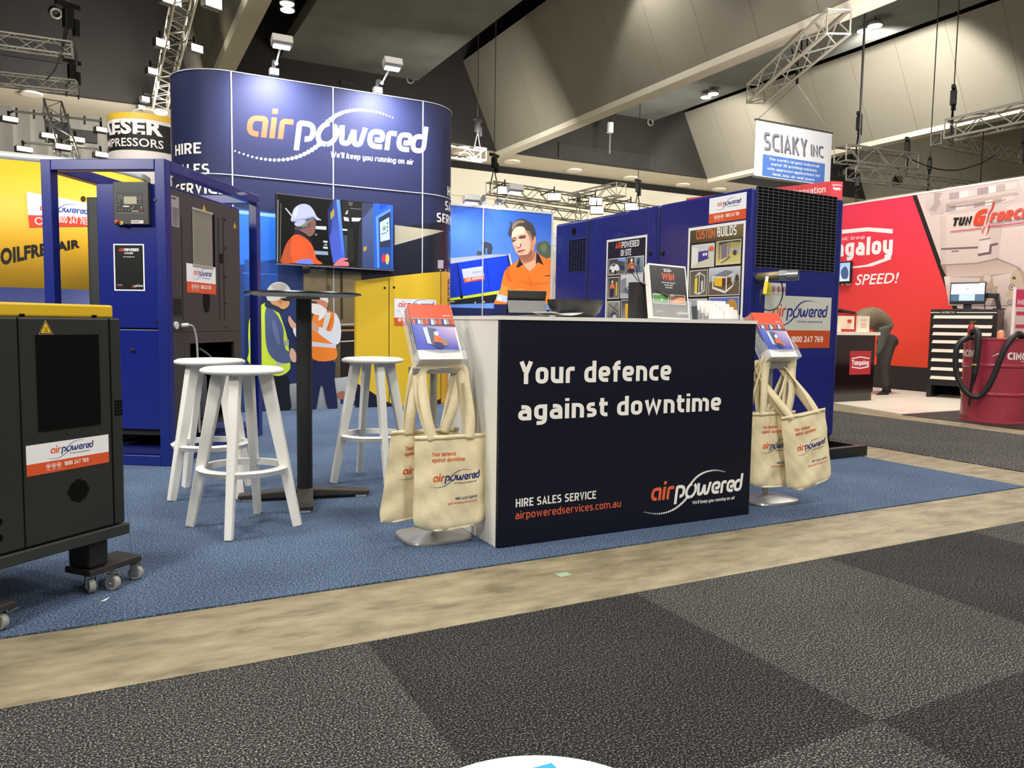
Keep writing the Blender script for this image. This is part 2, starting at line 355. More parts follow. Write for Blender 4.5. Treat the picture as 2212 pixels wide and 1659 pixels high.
class Print:
    """flat printed graphics on a plane: O + U*u + V*v, raised a hair along N per layer"""
    def __init__(s, O, U, V, N=None, lift=0.00018, warp=None):
        s.O = Vector(O); s.U = Vector(U).normalized(); s.V = Vector(V).normalized()
        s.N = Vector(N).normalized() if N is not None else s.U.cross(s.V)
        s.lift = lift; s.v = []; s.f = []; s.c = []; s.z = 1; s.warp = warp
    def layer(s, k=1): s.z += k
    def P(s, u, v, dz=0.0):
        if s.warp: return s.warp(u, v, (s.z+dz)*s.lift)
        return s.O+s.U*u+s.V*v+s.N*((s.z+dz)*s.lift)
    def px(s, x, y):
        q = PL(x, y, s.O, s.N)-s.O
        return (q.dot(s.U), q.dot(s.V))
    def pxs(s, pts): return [s.px(x, y) for x, y in pts]
    def face(s, pts, cols, dz=0.0):
        b = len(s.v); s.v += [s.P(u, v, dz) for u, v in pts]; s.f.append(list(range(b, b+len(pts)))); s.c.append(cols)
    def poly(s, pts, col, col2=None, up=True):
        """one ink; with col2 a printed blend from the top (col) to the bottom (col2) or left to right"""
        if col2 is None: s.face(pts, [lin(col)]*len(pts)); s.z += 1; return
        k = 1 if up else 0
        hi = max(p[k] for p in pts); lo = min(p[k] for p in pts); a = lin(col); b = lin(col2); cs = []
        for p in pts:
            t = (hi-p[k])/(hi-lo+1e-9); t = t if up else 1-t
            cs.append(tuple(a[i]*(1-t)+b[i]*t for i in range(3)))
        s.face(pts, cs); s.z += 1
    def blob(s, pts, col, n=5): s.poly([(p.x, p.y) for p in smooth_path([(a, b, 0) for a, b in pts], n, True)], col)
    def pxpoly(s, pts, col, col2=None, up=True): s.poly(s.pxs(pts), col, col2, up)
    def pxblob(s, pts, col, n=5): s.blob(s.pxs(pts), col, n)
    def pxline(s, pts, w, col, w2=None):
        for q in stroke(s.pxs(pts), w, w2): s.face(q, [lin(col)]*4)
        s.z += 1
    def quad4(s, pts, cols):
        """four corners, four inks (bl, br, tr, tl), blended"""
        n = 8; C = [lin(c) for c in cols]; P = [Vector(p) for p in pts]
        def at(i, j):
            a, b = i/n, j/n
            w = ((1-a)*(1-b), a*(1-b), a*b, (1-a)*b)
            p = sum((P[k]*w[k] for k in range(4)), Vector((0, 0)))
            return (p.x, p.y), tuple(sum(C[k][q]*w[k] for k in range(4)) for q in range(3))
        for j in range(n):
            for i in range(n):
                r = [at(i, j), at(i+1, j), at(i+1, j+1), at(i, j+1)]
                s.face([x[0] for x in r], [x[1] for x in r])
        s.z += 1
    def rect(s, u0, v0, u1, v1, col, col2=None, up=True): s.poly([(u0, v0), (u1, v0), (u1, v1), (u0, v1)], col, col2, up)
    def rgrid(s, u0, v0, u1, v1, col, n=40):
        """rectangle cut into strips so that it can follow a curved surface"""
        for i in range(n):
            a = u0+(u1-u0)*i/n; b = u0+(u1-u0)*(i+1)/n
            s.face([(a, v0), (b, v0), (b, v1), (a, v1)], [lin(col)]*4)
        s.z += 1
    def disc(s, u, v, r, col, n=20, ry=None, shear=0.0):
        ry = ry or r
        s.poly([(u+r*math.cos(2*pi*i/n)+shear*ry*math.sin(2*pi*i/n), v+ry*math.sin(2*pi*i/n)) for i in range(n)], col)
    def ring(s, u, v, r, w, col, n=28):
        for i in range(n):
            a, b = 2*pi*i/n, 2*pi*(i+1)/n
            s.face([(u+(r-w)*math.cos(a), v+(r-w)*math.sin(a)), (u+r*math.cos(a), v+r*math.sin(a)), (u+r*math.cos(b), v+r*math.sin(b)), (u+(r-w)*math.cos(b), v+(r-w)*math.sin(b))], [lin(col)]*4)
        s.z += 1
    def line(s, pts, w, col, w2=None):
        for q in stroke(pts, w, w2): s.face(q, [lin(col)]*4)
        s.z += 1
    def text(s, txt, u, v, h, col, bold=0.0, w=None, align='l', shear=0.0, xs=0.88, rot=0.0, plain=False):
        """h = cap height; w = wanted total width"""
        vs, fs, tw = (text_mesh if plain else stroke_text)(txt, bold, shear); k = h/0.73; kx = k*xs
        if w is not None: kx = w/tw
        off = {'l': 0, 'c': -tw*kx/2, 'r': -tw*kx}[align]; L = lin(col); b = len(s.v); cr, sr = math.cos(rot), math.sin(rot)
        for x, y, kz in vs:
            a, c = x*kx+off, y*k
            s.v.append(s.P(u+a*cr-c*sr, v+a*sr+c*cr, kz*.16))
        for f in fs: s.f.append([i+b for i in f]); s.c.append([L]*len(f))
        s.z += 1
    def quadtext(s, txt, bl, br, h, h2, col, bold=0.0, shear=0.0, plain=False):
        """lettering along the line bl-br whose cap height runs from h to h2"""
        vs, fs, tw = (text_mesh if plain else stroke_text)(txt, bold, shear); bl = Vector(bl); br = Vector(br); L = lin(col); b = len(s.v)
        for x, y, kz in vs:
            t = x/tw; p = bl.lerp(br, t); s.v.append(s.P(p.x, p.y+y/0.73*(h+(h2-h)*t), kz*.16))
        for f in fs: s.f.append([i+b for i in f]); s.c.append([L]*len(f))
        s.z += 1
    def build(s, name, m, parent=None):
        me = bpy.data.meshes.new(name); me.from_pydata(s.v, [], s.f)
        at = me.attributes.new('Ink', 'FLOAT_COLOR', 'CORNER'); data = []
        for cs in s.c:
            for c in cs: data += [c[0], c[1], c[2], 1.0]
        at.data.foreach_set('color', data); me.materials.append(m); me.update()
        return link(bpy.data.objects.new(name, me), parent)

ORANGE = (228, 88, 42); WHITE = (240, 240, 236); NAVY = (24, 30, 78)
def logo(pr, u, v, w, c1, c2, c3, dots=True, tagline=None, ctag=None, slope=0.0, sw=0.25):
    """the rounded wordmark with its swoosh; u,v = left end of the base line, w = width"""
    k = w/8.7; it = 0.13
    def T(p): return (u+(p[0]+p[1]*it)*k, v+p[1]*k+slope*p[0]*k)
    t = sw; a = t/2; b = 1-a
    cnt = [0]
    def st(P, x, r, col):
        cnt[0] += 1; dz = (cnt[0] % 5)*.16
        for q in stroke(rpath(P, r), t): pr.face([T((x+p[0], p[1])) for p in q], [lin(col)]*4, dz)
    st([(.82, 0), (.82, b, .14), (a, b, .42), (a, a, .34), (.56, a)], 0.0, .3, c1)
    st([(0, 0), (0, 1.0)], 1.2, 0, c1); st([(0, 1.17), (0, 1.42)], 1.2, 0, c1)
    st([(0, 0), (0, b, .17), (.52, b)], 1.6, .2, c1)
    st([(0, -.45), (0, b, .12), (.70, b, .36), (.70, a, .36), (.34, a)], 2.42, .3, c2)
    ox = 3.42     # the split o, tilted
    th = [math.radians(d) for d in range(100, 286, 15)]
    for q in stroke([(ox+.42+.44*math.cos(x)+.10*math.sin(x), .5+.52*math.sin(x)) for x in th], t*.95): pr.face([T(p) for p in q], [lin(c2)]*4, .9)
    th = [math.radians(d) for d in range(-78, 80, 15)]
    for q in stroke([(ox+.46+.40*math.cos(x)+.10*math.sin(x), .46+.50*math.sin(x)) for x in th], t*.95): pr.face([T(p) for p in q], [lin(c2)]*4)
    st([(.0, 1), (.08, a, .15), (.42, a, .15), (.62, b-.05, 0)], 4.52, .1, c2); st([(.62, b-.05), (.72, a, .15), (1.02, a, .15), (1.20, 1)], 4.52, .1, c2)
    st([(.68, a), (0, a, .36), (0, b, .36), (.64, b, .30), (.64, .46, .13), (.255, .46)], 6.02, .3, c2)
    st([(0, 0), (0, b, .16), (.42, b)], 6.98, .2, c2)
    st([(.60, a), (0, a, .36), (0, b, .36), (.60, b, .30), (.60, .46, .13), (.255, .46)], 7.58, .3, c2)
    st([(.62, 1.42), (.62, a), (0, a, .36), (0, b, .36), (.45, b)], 8.42-.06, .3, c2)
    pr.z += 2
    lo = smooth_path([(-.5, -.74, 0), (.5, -.98, 0), (1.5, -1.02, 0), (2.4, -.82, 0), (3.1, -.42, 0), (3.55, .0, 0)], 8)
    hi = smooth_path([(3.72, 1.02, 0), (4.2, 1.48, 0), (4.8, 1.76, 0), (5.5, 1.88, 0), (6.3, 1.86, 0), (7.15, 1.66, 0)], 8)
    if dots:
        for arc, rev in ((lo, False), (hi, True)):
            L = [0.0]
            for i in range(1, len(arc)): L.append(L[-1]+(arc[i]-arc[i-1]).length)
            n = 21
            for j in range(n):
                d = L[-1]*(j+.5)/n; i = max(q for q in range(len(L)) if L[q] <= d); i = min(i, len(arc)-2)
                p = arc[i].lerp(arc[i+1], (d-L[i])/max(1e-6, L[i+1]-L[i])); f = (1-j/n) if rev else (j+1)/n
                pr.face([T((p.x-.0*it+(.035+.085*f)*math.cos(2*pi*q/12), p.y+(.035+.085*f)*math.sin(2*pi*q/12))) for q in range(12)], [lin(c3)]*12)
    else:
        for q in stroke([(p.x, p.y) for p in lo]+[(3.75, .3)], .02, .17): pr.face([T(p) for p in q], [lin(c3)]*4)
        for q in stroke([(3.5, .7)]+[(p.x, p.y) for p in hi], .17, .02): pr.face([T(p) for p in q], [lin(c3)]*4)
    pr.z += 1
    if tagline: pr.text(tagline, u+4.05*k, v-(.62 if slope == 0 else .62)*k+slope*4.05*k, .27*k, ctag or c2, bold=.012, w=4.4*k, shear=.1, rot=math.atan(slope))

def sticker(pr, u, v, w, h, phone=True, icons=3, split=.38, small=True):
    """white over orange contact sticker"""
    pr.rect(u, v, u+w, v+h, (236, 236, 236)); pr.rect(u, v, u+w, v+h*split, (214, 84, 44))
    lw = min(w*.60, h*(1-split)*2.4)
    logo(pr, u+w*.5-lw*.46, v+h*(split+(1-split)*.40), lw, (222, 92, 52), (38, 48, 120), (70, 80, 140), dots=False, tagline='We know compressed air' if small else None, ctag=(60, 66, 120))
    ih = h*split
    for i in range(icons):
        cx = u+w*.5-lw*.52+i*ih*.48; cy = v+ih*.60
        pr.ring(cx, cy, ih*.22, ih*.04, (246, 232, 222), 20); pr.disc(cx, cy, ih*.11, (246, 226, 214), 10)
        pr.rect(cx-ih*.16, v+ih*.24, cx+ih*.16, v+ih*.29, (240, 200, 180))
    pr.text('1800 247 769', u+w*.5-lw*.52+icons*ih*.48+ih*.02, v+ih*.42, ih*.36, (250, 246, 240), bold=.02, w=lw*.60 if icons == 3 else lw*.72)

PRINT = attr_mat('printed_ink', 0.55, spec=.25)
GLOSS = attr_mat('glossy_print', 0.28)
FABRIC_PRINT = attr_mat('fabric_print', 0.85, spec=0.2)
SCREEN = attr_mat('screen_glow', 0.2, emit=0.85)
# ================================================================ the hall
def carpet_mat(name, dark, mid, light, scale, seam=None, checker=None, rough=0.95):
    m = bpy.data.materials.new(name); m.use_nodes = True; nt = m.node_tree; b = nt.nodes['Principled BSDF']
    b.inputs['Roughness'].default_value = rough; b.inputs['Specular IOR Level'].default_value = 0.1
    tc = nt.nodes.new('ShaderNodeTexCoord'); n = nt.nodes.new('ShaderNodeTexNoise'); n.inputs['Scale'].default_value = scale
    n.inputs['Detail'].default_value = 3; n.inputs['Roughness'].default_value = 0.75
    nt.links.new(tc.outputs['Object'], n.inputs['Vector'])
    r = nt.nodes.new('ShaderNodeValToRGB'); e = r.color_ramp.elements
    e[0].position = 0.40; e[0].color = (*lin(dark), 1); e[1].position = 0.66; e[1].color = (*lin(light), 1)
    k = e.new(0.53); k.color = (*lin(mid), 1)
    nt.links.new(n.outputs['Fac'], r.inputs[0]); last = r.outputs[0]
    n2 = nt.nodes.new('ShaderNodeTexNoise'); n2.inputs['Scale'].default_value = 1.6; n2.inputs['Detail'].default_value = 5
    nt.links.new(tc.outputs['Object'], n2.inputs['Vector'])
    mr = nt.nodes.new('ShaderNodeMapRange'); mr.inputs[1].default_value = .3; mr.inputs[2].default_value = .7; mr.inputs[3].default_value = .86; mr.inputs[4].default_value = 1.12
    nt.links.new(n2.outputs['Fac'], mr.inputs[0])
    def mul(col, fac):
        x = nt.nodes.new('ShaderNodeMix'); x.data_type = 'RGBA'; x.blend_type = 'MULTIPLY'; x.inputs[0].default_value = 1
        nt.links.new(col, x.inputs[6]); nt.links.new(fac, x.inputs[7]); return x.outputs[2]
    last = mul(last, mr.outputs[0])
    sep = nt.nodes.new('ShaderNodeSeparateXYZ'); nt.links.new(tc.outputs['Object'], sep.inputs[0])
    def math_(op, a, v=None, c=None):
        x = nt.nodes.new('ShaderNodeMath'); x.operation = op; nt.links.new(a, x.inputs[0])
        if v is not None:
            if isinstance(v, (int, float)): x.inputs[1].default_value = v
            else: nt.links.new(v, x.inputs[1])
        return x.outputs[0]
    if checker:    # square tiles laid with the pile turned tile by tile
        ox, oy, lo, hi = checker
        fx = math_('FLOOR', math_('SUBTRACT', sep.outputs[0], ox)); fy = math_('FLOOR', math_('SUBTRACT', sep.outputs[1], oy))
        par = math_('PINGPONG', math_('ADD', fx, fy), 1.0)
        m2 = nt.nodes.new('ShaderNodeMapRange'); m2.inputs[3].default_value = lo; m2.inputs[4].default_value = hi
        nt.links.new(par, m2.inputs[0]); last = mul(last, m2.outputs[0])
    if seam:
        ox, oy, wd = seam
        for i, o_ in ((0, ox), (1, oy)):
            fr = math_('FRACT', math_('SUBTRACT', sep.outputs[i], o_-0.5)); d = math_('ABSOLUTE', math_('SUBTRACT', fr, 0.5))
            g = math_('GREATER_THAN', d, wd); m3 = nt.nodes.new('ShaderNodeMapRange'); m3.inputs[3].default_value = .85; m3.inputs[4].default_value = 1
            nt.links.new(g, m3.inputs[0]); last = mul(last, m3.outputs[0])
    nt.links.new(last, b.inputs['Base Color'])
    bp = nt.nodes.new('ShaderNodeBump'); bp.inputs['Strength'].default_value = .5; bp.inputs['Distance'].default_value = .004
    nt.links.new(n.outputs['Fac'], bp.inputs['Height']); nt.links.new(bp.outputs[0], b.inputs['Normal'])
    return m
def concrete_mat():
    m = bpy.data.materials.new('worn_concrete'); m.use_nodes = True; nt = m.node_tree; b = nt.nodes['Principled BSDF']
    tc = nt.nodes.new('ShaderNodeTexCoord'); mp = nt.nodes.new('ShaderNodeMapping'); mp.inputs['Scale'].default_value = (1.0, 2.6, 1.0); mp.inputs['Rotation'].default_value = (0, 0, .25)
    nt.links.new(tc.outputs['Object'], mp.inputs[0])
    n = nt.nodes.new('ShaderNodeTexNoise'); n.inputs['Scale'].default_value = 4.5; n.inputs['Detail'].default_value = 9; n.inputs['Roughness'].default_value = .68
    nt.links.new(mp.outputs[0], n.inputs['Vector'])
    r = nt.nodes.new('ShaderNodeValToRGB'); e = r.color_ramp.elements
    e[0].position = .28; e[0].color = (*lin((94, 87, 68)), 1); e[1].position = .72; e[1].color = (*lin((160, 149, 122)), 1)
    k = e.new(.5); k.color = (*lin((136, 126, 100)), 1)
    nt.links.new(n.outputs['Fac'], r.inputs[0]); nt.links.new(r.outputs[0], b.inputs['Base Color'])
    n2 = nt.nodes.new('ShaderNodeTexNoise'); n2.inputs['Scale'].default_value = 3; n2.inputs['Detail'].default_value = 6; nt.links.new(tc.outputs['Object'], n2.inputs['Vector'])
    mr = nt.nodes.new('ShaderNodeMapRange'); mr.inputs[3].default_value = .36; mr.inputs[4].default_value = .7
    nt.links.new(n2.outputs['Fac'], mr.inputs[0]); nt.links.new(mr.outputs[0], b.inputs['Roughness']); b.inputs['Specular IOR Level'].default_value = .35
    return m
def panel_mat(name, c, step, seam_dark=.45, axis=1, wd=.012, rough=.8):
    m = bpy.data.materials.new(name); m.use_nodes = True; nt = m.node_tree; b = nt.nodes['Principled BSDF']; b.inputs['Roughness'].default_value = rough
    b.inputs['Specular IOR Level'].default_value = .2
    tc = nt.nodes.new('ShaderNodeTexCoord'); sep = nt.nodes.new('ShaderNodeSeparateXYZ'); nt.links.new(tc.outputs['Object'], sep.inputs[0])
    def math_(op, a, v=None):
        x = nt.nodes.new('ShaderNodeMath'); x.operation = op; nt.links.new(a, x.inputs[0])
        if v is not None: x.inputs[1].default_value = v
        return x.outputs[0]
    fr = math_('FRACT', math_('DIVIDE', sep.outputs[axis], step)); g = math_('GREATER_THAN', fr, wd/step)
    x = nt.nodes.new('ShaderNodeMix'); x.data_type = 'RGBA'; nt.links.new(g, x.inputs[0])
    L = lin(c); x.inputs[6].default_value = (*[v*seam_dark for v in L], 1); x.inputs[7].default_value = (*L, 1)
    n = nt.nodes.new('ShaderNodeTexNoise'); n.inputs['Scale'].default_value = .6; n.inputs['Detail'].default_value = 4; nt.links.new(tc.outputs['Object'], n.inputs['Vector'])
    mr = nt.nodes.new('ShaderNodeMapRange'); mr.inputs[3].default_value = .85; mr.inputs[4].default_value = 1.12; nt.links.new(n.outputs['Fac'], mr.inputs[0])
    y = nt.nodes.new('ShaderNodeMix'); y.data_type = 'RGBA'; y.blend_type = 'MULTIPLY'; y.inputs[0].default_value = 1
    nt.links.new(x.outputs[2], y.inputs[6]); nt.links.new(mr.outputs[0], y.inputs[7]); nt.links.new(y.outputs[2], b.inputs['Base Color'])
    return m
def struct(name, mb, m, parent=None, **k):
    o = mb.build(name, m, parent, **k)
    if parent is None: o['kind'] = 'structure'
    return o
CONC = concrete_mat()
struct('floor', MB().box(-14, 34, -9, 27, -0.2, -0.006), CONC)
GREYC = carpet_mat('grey_fleck_carpet', (21, 21, 21), (47, 47, 46), (160, 158, 152), 190, checker=(.67, 1.2, .66, 1.15))
BLUEC = carpet_mat('blue_fleck_carpet', (42, 54, 74), (74, 92, 118), (146, 160, 178), 150, seam=(.06, .71, .004))
o = MB().box(-8, 22, -7, 2.205, -.005, 0).build('aisle_carpet', GREYC); tag(o, 'charcoal flecked aisle carpet covering the whole near foreground', 'carpet')
GREY2 = carpet_mat('grey_aisle_carpet', (44, 43, 42), (66, 64, 62), (150, 146, 140), 75)
o = MB().box(5.58, 7.56, 2.75, 23, -.005, 0).build('aisle_carpet', GREY2); tag(o, 'grey flecked aisle carpet between the blue machine and the red booth', 'carpet')
o = MB().box(-6, 5.06, 2.712, 8.405, -.005, 0).build('booth_carpet', BLUEC); tag(o, 'blue flecked carpet under the white stools and navy counter', 'carpet')

ZS, Y1, Y2 = 6.85, 24.0, 26.3
DARKW = mat('dark_upper_wall', (36, 33, 29), .85, noise=.12, nscale=.7)
struct('wall_back', MB().box(-14, 34, Y1, Y1+.2, ZS, 14), DARKW)
CREAM = mat('cream_wall', (206, 200, 180), .8, noise=.05, nscale=.5)
xa = YP(252, 300, Y2).x
struct('wall_back_lower', MB().box(xa, 34, Y2, Y2+.2, 0, ZS-.25), CREAM)
struct('trim_1', MB().box(-14, 34, Y1+.2, Y2+.4, ZS, ZS+.12), mat('ledge_soffit', (196, 188, 168), .8, noise=.06, nscale=.8))
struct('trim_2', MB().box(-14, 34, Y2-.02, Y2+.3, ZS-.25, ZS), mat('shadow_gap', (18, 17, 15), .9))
for i, zz in enumerate((3.1, 4.4, 5.6)):
    struct('trim_%d' % (3+i), MB().box(xa, 34, Y2-.012, Y2, zz, zz+.02), mat('wall_joint', (150, 146, 130), .9))
# folding partition of vertical metal panels at the left end of the far wall
b = MB(); n = 34; w = (xa+14)/n
for i in range(n):
    x = -14+i*w
    b.add([(x, Y2, 0), (x+w*.82, Y2-.16, 0), (x+w*.82, Y2-.16, ZS), (x, Y2, ZS)], [(0, 1, 2, 3)])
    b.add([(x+w*.82, Y2-.16, 0), (x+w, Y2, 0), (x+w, Y2, ZS), (x+w*.82, Y2-.16, ZS)], [(0, 1, 2, 3)])
struct('wall_back_partition', b, mat('partition_metal', (150, 147, 140), .5, .3, noise=.08, nscale=1.2))
struct('ceiling', MB().box(-14, 34, -9, 26.5, 13.8, 14), mat('black_void', (14, 13, 12), .95))
struct('wall_right', MB().box(33.6, 33.8, -9, 26, 0, 14), panel_mat('panel_grey_right', (128, 122, 108), 1.4))
struct('wall_left', MB().box(-14.2, -14, -9, 26, 0, 14), DARKW)
BEAMM = panel_mat('beam_panels', (124, 119, 106), 1.5)
SLABM = mat('board_marked_concrete', (96, 99, 92), .8, noise=.22, nscale=1.1)
TRIMM = mat('beam_edge', (196, 190, 172), .7)
for k, bx in enumerate((2.35, 11.89, 21.25, 30.6)):
    tz = (12.5, 9.6, 9.2, 9.4)[k]
    b = MB().prism([(bx, 6.72), (bx+.34, 6.72), (bx+1.0, 8.75), (bx+.6, tz), (bx-1.32, tz)], (0, -8, 0), (1, 0, 0), (0, 0, 1), (0, 1, 0), 32)
    struct('trim_%d' % (10+k), b, BEAMM)
    b = MB().prism([(bx-.02, 6.66), (bx+.36, 6.66), (bx+.42, 6.8), (bx-.06, 6.8)], (0, -8, 0), (1, 0, 0), (0, 0, 1), (0, 1, 0), 32)
    struct('trim_%d' % (20+k), b, TRIMM)
    s0, s1 = ((4.66, 8.99), (12.8, 18.5), (22.2, 28.0), (31.5, 33.5))[k]
    struct('ceiling_slab_%d' % (k+1), MB().box(s0, s1, -8, 24, 8.72, 9.1), SLABM)
# dark acoustic panels on the upper back wall
for k, (px0, py0, px1, py1) in enumerate(((1206, 308, 1410, 368), (0, 120, 138, 178), (735, 173, 768, 189))):
    a = YP(px0, py0, Y1); c = YP(px1, py1, Y1)
    struct('trim_%d' % (30+k), MB().box(a.x, c.x, Y1-.05, Y1, c.z, a.z), mat('acoustic_panel', (44, 43, 40), .95, noise=.2, nscale=6))

# ---------------------------------------------------------------- lamps high in the hall
GLOW = mat('lamp_glow', (255, 248, 228), emit=(255, 246, 224), estr=14)
BLACKM = mat('black_metal', (18, 18, 18), .45, .3)
def downlight(px, py, z, label, power=0, tgt=None, ang=110, r=.16, grp=None, face=None):
    p = ZP(px, py, z)
    t = thing('ceiling_downlight', label, 'light', p, 0, grp)
    MB().lathe([(r*1.12, .0), (r*1.1, .07), (r*.7, .12), (.03, .14)], (0, 0, 0), 20).build('housing', mat('lamp_housing', (120, 118, 110), .5), t)
    MB().cyl((0, 0, -.015), (0, 0, .02), r, n=20).build('lens', GLOW, t)
    MB().cyl((0, 0, .13), (0, 0, 8.72-z if 8.72-z > .2 else 13.8-z), .012, n=6).build('hanging_wire', BLACKM, t)
    if power: lamp('SPOT', 'downlight_beam', p+Vector((0, 0, -.1)), power, size=.15, target=tgt or (p.x, p.y, 0), angle=ang, blend=.35)
D = downlight
D(620, 8, 8.55, 'upper of the two lamps beside the left concrete slab', 300); D(621, 22, 8.55, 'lower of the two lamps beside the left concrete slab')
D(995, 90, 8.8, 'lone lamp in the dark gap left of the long grey beam', 70, ang=130)
for (x, y, e) in ((9.9, 14.5, 150), (9.9, 9.5, 200)): lamp('SPOT', 'downlight_beam', (x, y, 8.7), e, size=.15, target=(11.4, y, 6.9), angle=112, blend=.35)
D(1525, 210, 8.5, 'left lamp of the lower pair under the dark ceiling slot', 700, tgt=(20.8, 22, 6.4), ang=100); D(1541, 203, 8.5, 'right lamp of the lower pair under the dark ceiling slot')
D(1867, 67, 8.5, 'left lamp of the upper pair under the dark ceiling slot', 1500, tgt=(21.3, 15.5, 6.6), ang=105); D(1890, 56, 8.5, 'right lamp of the upper pair under the dark ceiling slot')
for i, (px, py) in enumerate(((998, 332), (1106, 348), (1240, 367), (1362, 383), (1475, 398), (1553, 408))):
    p = ZP(px, py, ZS-.01)
    t = thing('recessed_downlight', 'round downlight in the pale ledge, number %d of six counted from the curved display wall' % (i+1), 'light', p, 0, 'downlights in the pale ledge')
    MB().cyl((0, 0, -.03), (0, 0, .0), .24, n=20).build('lens', GLOW, t); MB().lathe([(.24, -.05), (.30, -.05), (.30, 0.005), (.24, 0.005)], (0, 0, 0), 20).build('ring', mat('lamp_ring', (220, 214, 200), .5), t)
p = ZP(68, 201, ZS-.01)
t = thing('recessed_downlight', 'bright downlight in the ledge above the folding metal partition', 'light', p)
MB().cyl((0, 0, -.03), (0, 0, 0), .2, n=20).build('lens', GLOW, t); MB().lathe([(.2, -.05), (.26, -.05), (.26, .005), (.2, .005)], (0, 0, 0), 20).build('ring', mat('lamp_ring', (220, 214, 200), .5), t)
# the hall beyond: wash on the far wall and on the beams
for (x, y, z, e, tg) in ((9, 19, 5.6, 260, (10, 26, 4.2)), (16, 19, 5.6, 300, (17, 26, 4.4)), (24, 19, 5.6, 220, (25, 26, 4.6)), (1, 20, 5.4, 420, (-3, 26, 4.5))):
    lamp('AREA', 'far_wall_wash', (x, y, z), e, size=1.2, target=tg)
for (x, y, z, e, tg) in ((6, 12, 4.6, 60, (11.5, 14, 8.2)), (14, 16, 4.6, 90, (20.5, 17, 8.2))):
    lamp('AREA', 'uplight_from_booths', (x, y, z), e, size=2.0, target=tg)
lamp('AREA', 'added_fill_light', (-3.4, 4.2, 3.2), 85, size=.8, target=(-1.0, 8.4, 1.3))  # unseen fill lamp added out of frame to brighten the yellow wall
lamp('AREA', 'added_fill_light', (-1.2, 9.8, 5.4), 55, size=.8, target=(.3, 12.2, 3.3))  # fill added for the round tower sign, no fixture of its own
lamp('AREA', 'added_fill_light', (11.5, 8.6, 5.2), 110, size=.8, target=(13, 12, 4.7))  # fill added to lift the white hanging banner, no fixture of its own
# security camera domes and a hanging speaker on the back wall
for (px, py, lab) in ((1405, 264, 'round ring sensor on the dark wall under the right slab'), (886, 171, 'round ring sensor on the dark wall under the left slab'), (121, 29, 'round ring sensor high on the dark left wall')):
    p = YP(px, py, Y1-.06); b = MB()
    b.tube([(p.x+.12*math.cos(a*pi/8), p.y, p.z+.12*math.sin(a*pi/8)) for a in range(16)], .03, 6, True)
    o = b.build('wall_sensor', mat('sensor_grey', (120, 118, 110), .5)); tag(o, lab, 'sensor')
p = YP(1318, 276, Y1-.9)
t = thing('hanging_projector', 'small white device hanging in front of the dark back wall', 'device', p)
MB().cyl((0, 0, -.17), (0, 0, .17), .12, n=16).build('body', mat('device_white', (200, 200, 200), .5), t)
MB().cyl((0, 0, .17), (0, 0, 13.8-p.z), .012, n=6).build('hanging_wire', BLACKM, t); MB().cyl((0, 0, -.17), (0, 0, -.9), .03, n=8).build('cable', mat('grey_cable', (110, 108, 100), .6), t)
# ================================================================ furniture and machines of the booth
WHITE_P = mat('white_lacquer', (232, 230, 222), .35)
WHITE_B = mat('white_board', (228, 225, 216), .5)
BLUE = mat('cobalt_paint', (16, 28, 108), .28, coat=.2)
BLUEF = mat('cobalt_frame', (19, 32, 108), .32, coat=.2)
CHAR = mat('charcoal_powdercoat', (31, 33, 30), .45, bump=.08, nscale=300)
BROWN = mat('taupe_powdercoat', (58, 52, 49), .5, bump=.06, nscale=300)
BLACK = mat('black_plastic', (20, 20, 20), .4)
MATTB = mat('black_void_recess', (7, 7, 7), .9, spec=.1)
YEL = mat('warm_yellow_paint', (212, 174, 34), .35)
CHROME = mat('zinc', (176, 176, 172), .28, .9)
STEEL = mat('brushed_silver', (186, 184, 178), .32, .75)
GREYP = mat('grey_plastic', (112, 112, 108), .5)

# ---- stools
def make_stool(label):
    t = thing('bar_stool', label, 'stool', group='white bar stools round the tall table')
    MB().lathe([(.001, .722), (.15, .720), (.178, .724), (.186, .733), (.183, .743), (.165, .751), (.12, .7535), (.06, .7525), (.001, .752)], n=48).build('seat', WHITE_P, t, ang=1.2)
    for k in range(4):
        a = k*pi/2
        d = Vector((math.cos(a), math.sin(a), 0)); s_ = Vector((-d.y, d.x, 0))
        b = MB(); p = d*.105+Vector((0, 0, .722)); q = d*.247
        b.bar(p, q, .046, .060, .032, .040, up=d)
        b.build('leg', WHITE_P, t, bevel=.005)
    b = MB(); n = 48; R0, R1 = .172, .196
    vs = []
    for i in range(n):
        c, s_ = math.cos(2*pi*i/n), math.sin(2*pi*i/n)
        vs += [(R0*c, R0*s_, .262), (R1*c, R1*s_, .262), ((R1+.012)*c, (R1+.012)*s_, .285), (R1*c, R1*s_, .292), (R0*c, R0*s_, .292)]
    fs = [(i*5+k, i*5+(k+1) % 5, ((i+1) % n)*5+(k+1) % 5, ((i+1) % n)*5+k) for i in range(n) for k in range(5)]
    b.add(vs, fs, True); fr = b.build('footrest', WHITE_P, t, ang=.5)
    for k in range(4):
        a = k*pi/2; d = Vector((math.cos(a), math.sin(a), 0))
        MB().cyl(d*.170+Vector((0, 0, .277)), d*.173+Vector((0, 0, .277)), .005, n=8).build('screw', BLACK, fr)
    return t
st = make_stool('white bar stool nearest the camera, in front of the tall black table')
st.location = (.541, 3.73, 0); st.rotation_euler.z = math.radians(66.5)
for (x, y, a, lab) in ((.488, 4.53, 29, 'white bar stool half hidden behind the nearest stool, beside the blue frame'), (1.413, 4.525, 3, 'white bar stool on the far side of the tall table, before the yellow cabinet print')):
    c = copy_tree(st); c.location = (x, y, 0); c.rotation_euler.z = math.radians(a); c['label'] = lab

